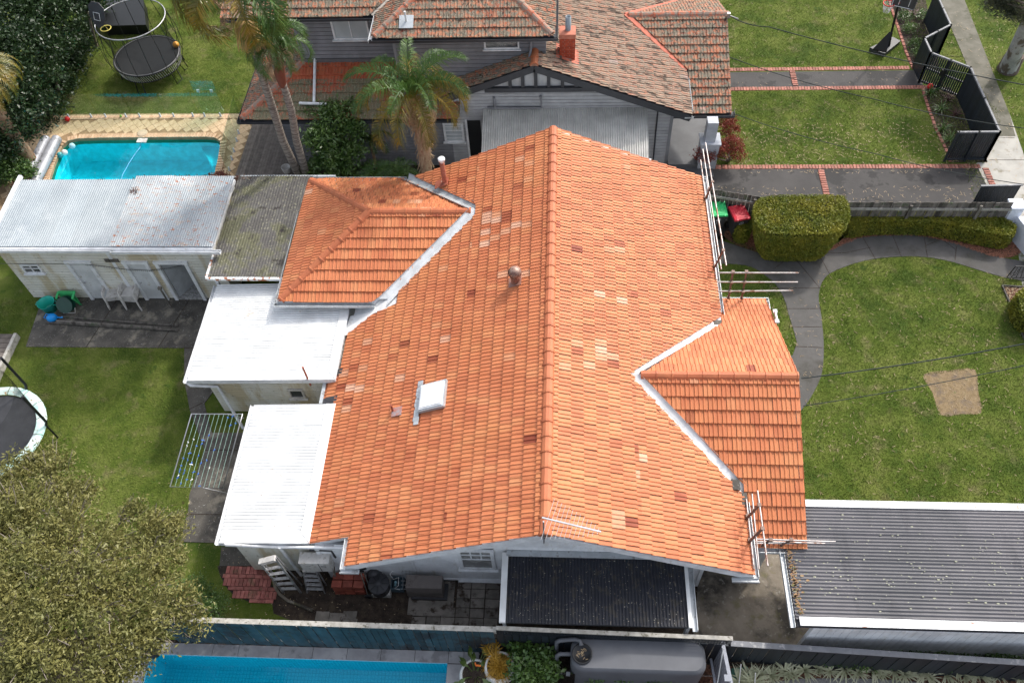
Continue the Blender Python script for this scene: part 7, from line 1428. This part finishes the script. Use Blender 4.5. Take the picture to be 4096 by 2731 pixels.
# red tipped hedge by the verandah
bl = px_blobs([(2820, 620, .75, .42), (2880, 600, .8, .42), (2930, 580, .85, .42), (2915, 520, .9, .4), (2900, 480, .9, .4), (2950, 620, .6, .35), (2850, 590, .7, .35)])
shrub('shrub', 'red tipped photinia shrub wrapping the corner of the grey verandah', 'shrub', (bl[2][0], bl[2][1], 0), bl, 9000, .07, M['leaf_red'], asp=.4, clump=.07)
mb = MB(); c = at(2855, 520, .1)
for i in range(16): a = random.uniform(0, 6.28); mb.tube([c, c + V3((.2 * math.cos(a), .2 * math.sin(a), .3)), c + V3((.35 * math.cos(a + .4), .35 * math.sin(a + .4), .55))], .01, 4)
tag(mb.build('bare_shrub', nmat('grey_twig', (.3, .26, .22), 5, .8)), 'small bare grey twigged shrub beside the grey verandah', 'shrub')
# --- clipped hedges
def hedge(label, poly, h, n, name='hedge', round_=.12, cat='hedge', core=True, tp=1.):
    cx, cy = sum(p[0] for p in poly) / len(poly), sum(p[1] for p in poly) / len(poly); t = thing(name, label, cat, (cx, cy, 0))
    inner = [(p[0] + (cx - p[0]) * .04, p[1] + (cy - p[1]) * .04) for p in poly]; mb = MB()
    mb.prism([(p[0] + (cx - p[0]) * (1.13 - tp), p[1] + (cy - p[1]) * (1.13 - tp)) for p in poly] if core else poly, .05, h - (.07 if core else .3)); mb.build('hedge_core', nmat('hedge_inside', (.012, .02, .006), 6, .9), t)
    per = 0; segs = []
    for i in range(len(poly)): a, b = poly[i], poly[(i + 1) % len(poly)]; l = math.hypot(b[0] - a[0], b[1] - a[1]); segs.append((a, b, l)); per += l
    xs = [p[0] for p in poly]; ys = [p[1] for p in poly]; A_ = (max(xs) - min(xs)) * (max(ys) - min(ys)) * .7; At = A_ + per * h; P = []; Nn = []; T = []
    for _ in range(int(n * A_ / At * 1.4)):
        x, y = random.uniform(min(xs), max(xs)), random.uniform(min(ys), max(ys))
        if inpoly(x, y, poly):
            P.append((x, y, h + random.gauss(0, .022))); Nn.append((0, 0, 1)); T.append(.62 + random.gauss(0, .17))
    ar = sum(poly[i][0] * poly[(i + 1) % len(poly)][1] - poly[(i + 1) % len(poly)][0] * poly[i][1] for i in range(len(poly))); sg = 1 if ar > 0 else -1
    for a, b, l in segs:
        for _ in range(int(n * l * h / At)):
            s = random.random(); z = random.uniform(.05, h); nx, ny = (b[1] - a[1]) / l * sg, -(b[0] - a[0]) / l * sg; o_ = random.gauss(0, .022) - (round_ * max(0, (z - h + .15) / .15) ** 2)
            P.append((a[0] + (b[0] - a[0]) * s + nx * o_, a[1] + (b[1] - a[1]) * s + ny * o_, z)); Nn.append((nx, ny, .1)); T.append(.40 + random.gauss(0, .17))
    P = np.array(P); k_ = tp + (1 - tp) * np.clip(P[:, 2] / h, 0, 1) ** .7; P[:, 0] = cx + (P[:, 0] - cx) * k_; P[:, 1] = cy + (P[:, 1] - cy) * k_; Nn = np.array(Nn, float); V_, F = leaf_arrays(P, .065 * (.6 + .8 * rng.random(len(P))), .55, Nn * .6, 1.)
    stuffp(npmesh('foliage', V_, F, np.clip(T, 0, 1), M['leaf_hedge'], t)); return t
H1 = 1.7; hp = [at(x, y, H1) for x, y in ((3012, 850), (3030, 800), (3100, 782), (3350, 780), (3388, 800), (3402, 850), (3385, 905), (3330, 935), (3230, 938), (3100, 935), (3040, 915))]
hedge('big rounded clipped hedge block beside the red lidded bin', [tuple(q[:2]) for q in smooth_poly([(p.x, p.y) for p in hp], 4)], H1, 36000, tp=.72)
H2 = .75; hp = smooth_poly([(at(x, y, H2).x, at(x, y, H2).y) for x, y in ((3400, 850), (3600, 842), (3800, 842), (3950, 855), (4035, 880), (4066, 905), (4055, 935), (4010, 940), (3900, 918), (3750, 890), (3600, 884), (3480, 888), (3405, 897))], 2)
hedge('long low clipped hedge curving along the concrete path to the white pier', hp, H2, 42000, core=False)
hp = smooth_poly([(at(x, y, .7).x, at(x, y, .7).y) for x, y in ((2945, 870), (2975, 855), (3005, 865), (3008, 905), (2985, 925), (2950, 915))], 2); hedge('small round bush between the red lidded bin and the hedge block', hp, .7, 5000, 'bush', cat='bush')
hp = smooth_poly([(at(x, y, .8).x, at(x, y, .8).y) for x, y in ((4078, 1160), (4140, 1150), (4200, 1300), (4100, 1260), (4075, 1200))], 2); hedge('clipped bush at the right edge in the side mulch bed', hp, .8, 5000, 'bush', cat='bush')
# --- gum tree, top right
q = at(4030, 280); gtr = thing('gum_tree', 'smooth grey barked gum tree on the nature strip, top right', 'tree', tuple(q)); tt = at(4110, 100, 3.0); mb = MB(); mb.tube([q, q.lerp(tt, .1) + V3((0, 0, .1)), q.lerp(tt, .4), tt, at(4200, -80, 5.5)], [.42, .36, .31, .28, .22], 16); mb.build('trunk', M['gum_bark'], gtr)
mb = MB(); mb.lathe([(.45, -.02), (.42, .25), (.40, .6), (.37, .75)], q, 14); mb.build('rough_bark', nmat('rough_bark', (.13, .1, .085), 9, .95, 1., 14), gtr)
bl = [(*at(x, y, z)[:2], z, r, r, r * .7) for x, y, z, r in ((4000, 20, 3.6, .6), (4060, 60, 3.4, .5), (4060, -40, 4.2, .9), (3990, -20, 3.9, .5))]
foliage('crown', bl, 7000, .2, .16, M['leaf_gum'], gtr, clump=.18, per=16, shell=.4, up=.1)
mb = MB()
for b in bl: limb(mb, at(4150, 30, 4.5), (b[0], b[1], b[2]), .05, .015, .1)
mb.build('branches', M['bark'], gtr)
# --- vines on the back fence and a dead sprig
vn = thing('vine', 'reddish creeper growing along the top of the fence behind the shed', 'vine', (-16, 22, 0)); bl = [(-20.2 + i * .55, 22.0, 2.42 + random.uniform(-.05, .05), .3, .12, .09) for i in range(5)] + [(-15.2 + i * .4, 22.0, 2.62, .3 if i % 3 else .4, .12, .08) for i in range(10)] + [(-17, 22, 2.5, .15, .1, .08), (-12.4, 22.0, 2.75, .4, .2, .2)]
foliage('leaves', bl, 4200, .07, .5, M['vine'], vn, clump=.06, per=10)
mb = MB(); c = at(538, 768, 3.02)
for i in range(26): a = random.uniform(0, 6.28); mb.tube([c, c + V3((.16 * math.cos(a), .16 * math.sin(a), random.uniform(.02, .12)))], .007, 4)
tag(mb.build('dead_sprig', nmat('purple_twig', (.14, .08, .07), 5, .8)), 'dead sprig lying on the grey corrugated shed roof', 'twig')
# --- strappy plants
def strap_mesh(L, n, w_, mat, droop=1.2, seed=1, el0=(.4, 1.3)):
    r_ = random.Random(seed); mb = MB()
    for i in range(n):
        a = r_.uniform(0, 6.283); el = r_.uniform(*el0); l = L * r_.uniform(.6, 1.1); p = V3((0, 0, .02)); d0 = V3((math.cos(a), math.sin(a), 0)); s = V3((-math.sin(a), math.cos(a), 0)); vs = []
        for k in range(5):
            ww = w_ * (.7, 1., .9, .6, .05)[k]; vs += [p - s * ww / 2, p + s * ww / 2]; p = p + (d0 * math.cos(el) + V3((0, 0, 1)) * math.sin(el)) * l / 4; el -= droop / 4
        t = r_.random(); mb.add(vs, [(2 * k, 2 * k + 1, 2 * k + 3, 2 * k + 2) for k in range(4)], t)
    o = mb.build('blades', mat); me = o.data; bpy.data.objects.remove(o); return me
SM = [strap_mesh(.5, 30, .042, M['varieg'], seed=i) for i in range(4)]; SG = [strap_mesh(.5, 34, .025, M['frond_green'], seed=9 + i) for i in range(2)]; SB = strap_mesh(.42, 22, .03, nmat('bronze_blades', (.06, .03, .025), 4, .6, tintramp=LT), seed=20)
sx_ = [3072 + x / 2.24 for x in (30, 150, 220, 330, 455, 560, 690, 810, 940, 1030, 1130, 1230, 1300, 1400, 1460, 1600, 1690, 1760, 1870, 2000, 2080, 2180, 2260)]; sy_ = [2031 + y / 2.24 for y in (1490, 1450, 1470, 1440, 1420, 1450, 1430, 1460, 1430, 1470, 1440, 1480, 1440, 1460, 1500, 1470, 1440, 1480, 1460, 1440, 1490, 1450, 1480)]
ex = [(2955, 2720), (3010, 2725), (3045, 2690), (2990, 2690)]
nthw = ['first', 'second', 'third', 'fourth', 'fifth', 'sixth', 'seventh', 'eighth', 'ninth', 'tenth', 'eleventh', 'twelfth', 'thirteenth', 'fourteenth', 'fifteenth', 'sixteenth', 'seventeenth', 'eighteenth', 'nineteenth', 'twentieth', 'twenty first', 'twenty second', 'twenty third', 'twenty fourth', 'twenty fifth', 'twenty sixth', 'twenty seventh']
for i, (px, py) in enumerate(sorted(list(zip(sx_, sy_)) + ex)):
    q = at(px, py + 4, .1); o = bpy.data.objects.new('strappy_plant', SM[i % 4]); COL.objects.link(o); o.location = (q.x, q.y, 0.0); o.rotation_euler = (0, 0, i * 1.7); s = random.uniform(.8, 1.25) * (.75 if i % 5 == 3 else 1); o.scale = (s, s, s)
    tag(o, f'white striped strappy plant in the mulch strip along the bottom, {nthw[i]} from the left', 'plant', 'striped plants along the bottom fence')
for k, (px, py, me, lb) in enumerate(((3720, 375, 0, 'green strappy tuft at the top of the lower bed beside the red ball'), (3765, 440, 0, 'green strappy tuft in the middle of the lower bed by the street fence'), (3770, 520, 0, 'low green tuft in the lower bed near the narrow brick edging'), (3800, 560, 0, 'green strappy tuft nearest the tall charcoal panel'), (3790, 400, 1, 'bronze leaved spiky plant against the path gate'), (3820, 460, 1, 'bronze leaved spiky plant halfway down the street fence'), (3650, 60, 1, 'bronze spiky plant beside the basketball board'))):
    q = at(px, py, .05); o = bpy.data.objects.new('strappy_plant', SB if me else SG[k % 2]); COL.objects.link(o); o.location = (q.x, q.y, .0); o.scale = (1.15,) * 3; tag(o, lb, 'plant', 'plants in the street fence bed')
bl = [(*at(x, y, .2)[:2], .15, .35, .3, .14) for x, y in ((3620, 60), (3640, 110), (3660, 170), (3680, 210), (3700, 60), (3620, 10))]
o_ = foliage('groundcover', bl, 2600, .09, .35, M['leaf_mid'], None, clump=.1, per=10); tag(o_, 'low green groundcover in the bed behind the basketball stand', 'groundcover')
bl = [(*at(x, y, .4)[:2], .3, .35, .18, .2) for x, y in ((3360, 2615), (3440, 2635), (3480, 2620), (3560, 2625), (3640, 2620), (3680, 2615), (3760, 2625), (3860, 2630), (3960, 2620), (4000, 2640), (4060, 2650), (3280, 2610))]
o_ = foliage('creeper', bl, 3600, .08, .5, M['leaf_mid'], None, clump=.12, per=9, shell=.3); tag(o_, 'patchy green creeper along the charcoal fence above the striped plants', 'creeper')
# pot plants and shrub by the pool
t = thing('pot_plant', 'golden leaved small palm growing in the taller white planter', 'palm', (pB.x, pB.y, .62)); fronds(t, (pB.x, pB.y, .62), [('gold', k * 2 * math.pi / 14 + random.random() * .3, random.uniform(-.6, .3)) for k in range(14)], .95); fronds(t, (pB.x - .1, pB.y + .1, .7), [('gold', 2.2, -.2), ('gold', 1.6, -.3), ('gold', -1.2, .4)], 1.25)
bl_ = MB(); r_ = random.Random(5); lm = nmat('leathery_leaf', (.03, .055, .02), 4, .4, tintramp=[(.5, .6, .5), (1, 1, 1), (2.6, 2.2, 1.2)], spec=.6); t = thing('pot_plant', 'dark leathery leaved plant with one orange flower in the squat white planter', 'plant', (pA.x, pA.y, .45))
for i in range(13):
    a = r_.uniform(0, 6.28); l = r_.uniform(.25, .5); p = V3((pA.x + .1 * math.cos(a), pA.y + .1 * math.sin(a), .45)); el = r_.uniform(.6, 1.3); d = V3((math.cos(a) * math.cos(el), math.sin(a) * math.cos(el), math.sin(el))); s = V3((-math.sin(a), math.cos(a), 0)); mb = MB(); q = p + d * l; e_ = q + V3((math.cos(a), math.sin(a), -.1)) * .17; f_ = e_ + V3((math.cos(a), math.sin(a), -.7)) * .14
    mb.tube([p, q], .008, 4); mb.add([q, q.lerp(e_, .6) + s * .06, e_ + s * .055, f_, e_ - s * .055, q.lerp(e_, .6) - s * .06], [(0, 1, 2, 3, 4, 5)], r_.choice((.2, .3, .5, .9))); mb.build('leaf', lm, t)
mb = MB(); p = V3((pA.x + .05, pA.y + .1, .95)); mb.bar(p, p + V3((.14, -.02, .02)), .04, .03); mb.bar(p, p + V3((.0, .03, .12)), .03, .02); mb.build('flower', M['orange_cone'], t)
bl = px_blobs([(2090, 2600, 1.0, .3), (2100, 2680, 1.0, .34), (2160, 2640, 1.0, .36), (2190, 2700, .9, .34), (2120, 2730, .8, .35)]); shrub('shrub', 'glossy bright green shrub between the white planters and the grey tank', 'shrub', (bl[2][0], bl[2][1], 0), bl, 2600, .13, M['leaf_mid'], asp=.55, clump=.12, per=9)
q = at(1975, 2728, .2); mb = MB()
for i in range(18):
    a = i * 2.4; rr = .03 + .012 * i; l = .16; s = V3((-math.sin(a), math.cos(a), 0)); d = V3((math.cos(a), math.sin(a), .8 - .04 * i)); mb.add([q + d * .02, q + d * l * .7 + s * .05, q + d * l * 1.2, q + d * l * .7 - s * .05], [(0, 1, 2, 3)], random.random())
tag(mb.build('succulent', leafm('succulent_leaf', (.12, .2, .04), (.2, .3, .06))), 'bright green rosette succulent at the bottom edge below the white planters', 'plant')
bl = [(*at(x, y, .9)[:2], .85, .2, .15, .2) for x, y in ((2390, 2715), (2500, 2715), (2620, 2720), (2680, 2705), (2370, 2690))]; o_ = foliage('climber', bl, 900, .08, .5, M['leaf_mid'], None, clump=.1, per=8, shell=.2); tag(o_, 'thin green climber in front of the smoky glass screen', 'climber')
q = at(2068, 2643, .01); mb = MB(); mb.lathe([(.1, 0), (.1, .06), (.07, .09), (0, .1)], q, 16); tag(mb.build('floor_spigot', M['chrome']), 'round chrome glass fence spigot beside the golden palm planter', 'spigot')
mb = MB(); a, b = at(2058, 2570), at(2062, 2740); mb.bar((a.x, a.y, .65), (b.x, b.y, .65), .012, 1.2); tag(mb.build('glass_screen', M['glass']), 'clear glass panel edge beside the bright green shrub by the lap pool', 'glass panel')
# --- fallen leaf litter (curved bits) and grass blades
def scatter_litter(name, n, sampler, z, mat, lmin=.06, lmax=.16, w_=.014):
    P, F, T = [], [], []
    for i in range(n):
        x, y = sampler(); a = random.uniform(0, 6.28); l = random.uniform(lmin, lmax); c = random.uniform(-.8, .8); n0 = len(P); d = V3((math.cos(a), math.sin(a), 0)); s = V3((-d.y, d.x, 0))
        for k, u in enumerate((-1, -.33, .33, 1)):
            p = V3((x, y, z + .008 + .01 * abs(u))) + d * (u * l / 2) + s * (c * l * .3 * (1 - u * u)); ww = w_ * (.3, 1, 1, .3)[k]; P += [tuple(p - s * ww / 2), tuple(p + s * ww / 2)]
        t = random.random()
        for k in range(3): F.append((n0 + 2 * k, n0 + 2 * k + 1, n0 + 2 * k + 3, n0 + 2 * k + 2)); T.append(t)
    return stuffp(npmesh(name, P, F, T, mat))
def rect(x0, x1, y0, y1): return lambda: (random.uniform(x0, x1), random.uniform(y0, y1))
scatter_litter('leaf_litter', 620, rect(4.2, 17, 21.9, 24.3), .0, M['litter'])
scatter_litter('leaf_litter', 150, rect(5, 15, 28.2, 29.6), .0, M['litter'])
scatter_litter('leaf_litter', 900, rect(5.5, 17, 25, 28), .02, M['litter']); scatter_litter('leaf_litter', 350, rect(5, 15, 29.9, 38), .02, M['litter'])
scatter_litter('leaf_litter', 900, rect(6.5, 17.5, 10, 20), .02, M['litter']); scatter_litter('leaf_litter', 700, rect(17, 24, 22, 36), .02, M['litter'])
HM = smooth_poly([(at(x, y).x, at(x, y).y) for x, y in ((2900, 925), (3100, 930), (3200, 990), (3330, 985), (3400, 930), (3500, 900), (3800, 900), (4080, 940), (4090, 1000), (4040, 1030), (3960, 1025), (3830, 980), (3700, 948), (3570, 943), (3430, 955), (3290, 1016), (3100, 1028))], 2)
def polyS(P):
    xs = [p[0] for p in P]; ys = [p[1] for p in P]
    def f():
        while True:
            x, y = random.uniform(min(xs), max(xs)), random.uniform(min(ys), max(ys))
            if inpoly(x, y, P): return x, y
    return f
scatter_litter('bark_litter', 5200, polyS(HM), .01, nmat('litter_red', [(.16, .06, .035), (.3, .14, .09)], 20, .9, tintramp=[(.4, .4, .4), (1, 1, 1), (1.5, 1.5, 1.5)]), .05, .12, .018)
scatter_litter('bark_litter', 900, polyS([(at(x, y).x, at(x, y).y) for x, y in ((4012, 1145), (4110, 1150), (4300, 1500), (4150, 1500), (4064, 1262))]), .01, M['litter'], .05, .12, .018)
scatter_litter('bark_litter', 2200, rect(3.6, 13, 5.2, 5.9), -.01, bpy.data.materials['litter_red'], .05, .12, .018)
def fallen(name, n, s_): return scatter_litter(name, n, s_, .01, M['litter'], .03, .06, .018)
fallen('leaf_litter', 130, rect(-14.5, -8.4, 7, 13)); fallen('leaf_litter', 90, rect(-8.5, -6, 6.5, 8.3)); fallen('leaf_litter', 60, rect(-6.2, -1.5, 6.5, 8.2))
def grass(name, n, samplers, L=.05):
    per = n // len(samplers); P = np.array([s() for s in samplers for _ in range(per)]); n = len(P); a = rng.random(n) * 6.283; l = L * (.6 + .9 * rng.random(n)); tx = np.cos(a) * l * .7; ty = np.sin(a) * l * .7
    w_ = .011; b0 = np.stack([P[:, 0] - np.sin(a) * w_, P[:, 1] + np.cos(a) * w_, np.full(n, 0.)], 1); b1 = np.stack([P[:, 0] + np.sin(a) * w_, P[:, 1] - np.cos(a) * w_, np.full(n, 0.)], 1); tp = np.stack([P[:, 0] + tx, P[:, 1] + ty, l * .8], 1)
    V_ = np.stack([b0, b1, tp], 1).reshape(-1, 3); return stuffp(npmesh(name, V_, np.arange(n * 3).reshape(n, 3), np.clip(rng.normal(.5, .25, n), 0, 1), M['grass_blade'], None, 3))
def notin(f, *polys):
    def g():
        for _ in range(50):
            x, y = f()
            if not any(inpoly(x, y, P) for P in polys): return x, y
        return x, y
    return g
shp = [(at(x, y).x, at(x, y).y) for x, y in ((170, 1190), (1000, 1190), (1000, 1392), (737, 1392), (103, 1386))]; gph = [(at(x, y).x, at(x, y).y) for x, y in ((737, 1390), (1010, 1390), (1010, 2300), (723, 2165), (754, 2031), (757, 1980), (817, 1796), (759, 1640), (737, 1520))]
bare = [(at(x, y).x, at(x, y).y) for x, y in ((3695, 1498), (3900, 1478), (3925, 1650), (3765, 1660))]; smb = [(at(x, y).x, at(x, y).y) for x, y in ((4008, 1142), (4110, 1150), (4300, 1500), (4150, 1500), (4062, 1265))]
fpw = [(at(x, y).x, at(x, y).y) for x, y in ((3905, 655), (4010, 470), (3880, 290), (3800, 100), (3710, -150), (3800, -150), (3905, 120), (3960, 260), (4040, 460), (4110, 660), (4200, 900), (4330, 1150), (4090, 1150), (4060, 900), (3985, 820))]
grass('lawn_blades', 60000, [notin(rect(-22, -8.4, 9.5, 18.5), shp, gph)], .05)
grass('lawn_blades', 90000, [notin(rect(4.9, 17.8, 10, 21.5), PTW, HM, bare, smb)], .05)
grass('lawn_blades', 70000, [notin(rect(4.9, 16.5, YK + .15, ybb - .15)), notin(rect(4.6, 15.0, ya + .15, 38))], .05)
grass('lawn_blades', 50000, [rect(-24, -13.3, 29, 37)], .05); grass('lawn_blades', 40000, [notin(rect(15.6, 26, 23, 37), fpw)], .06)
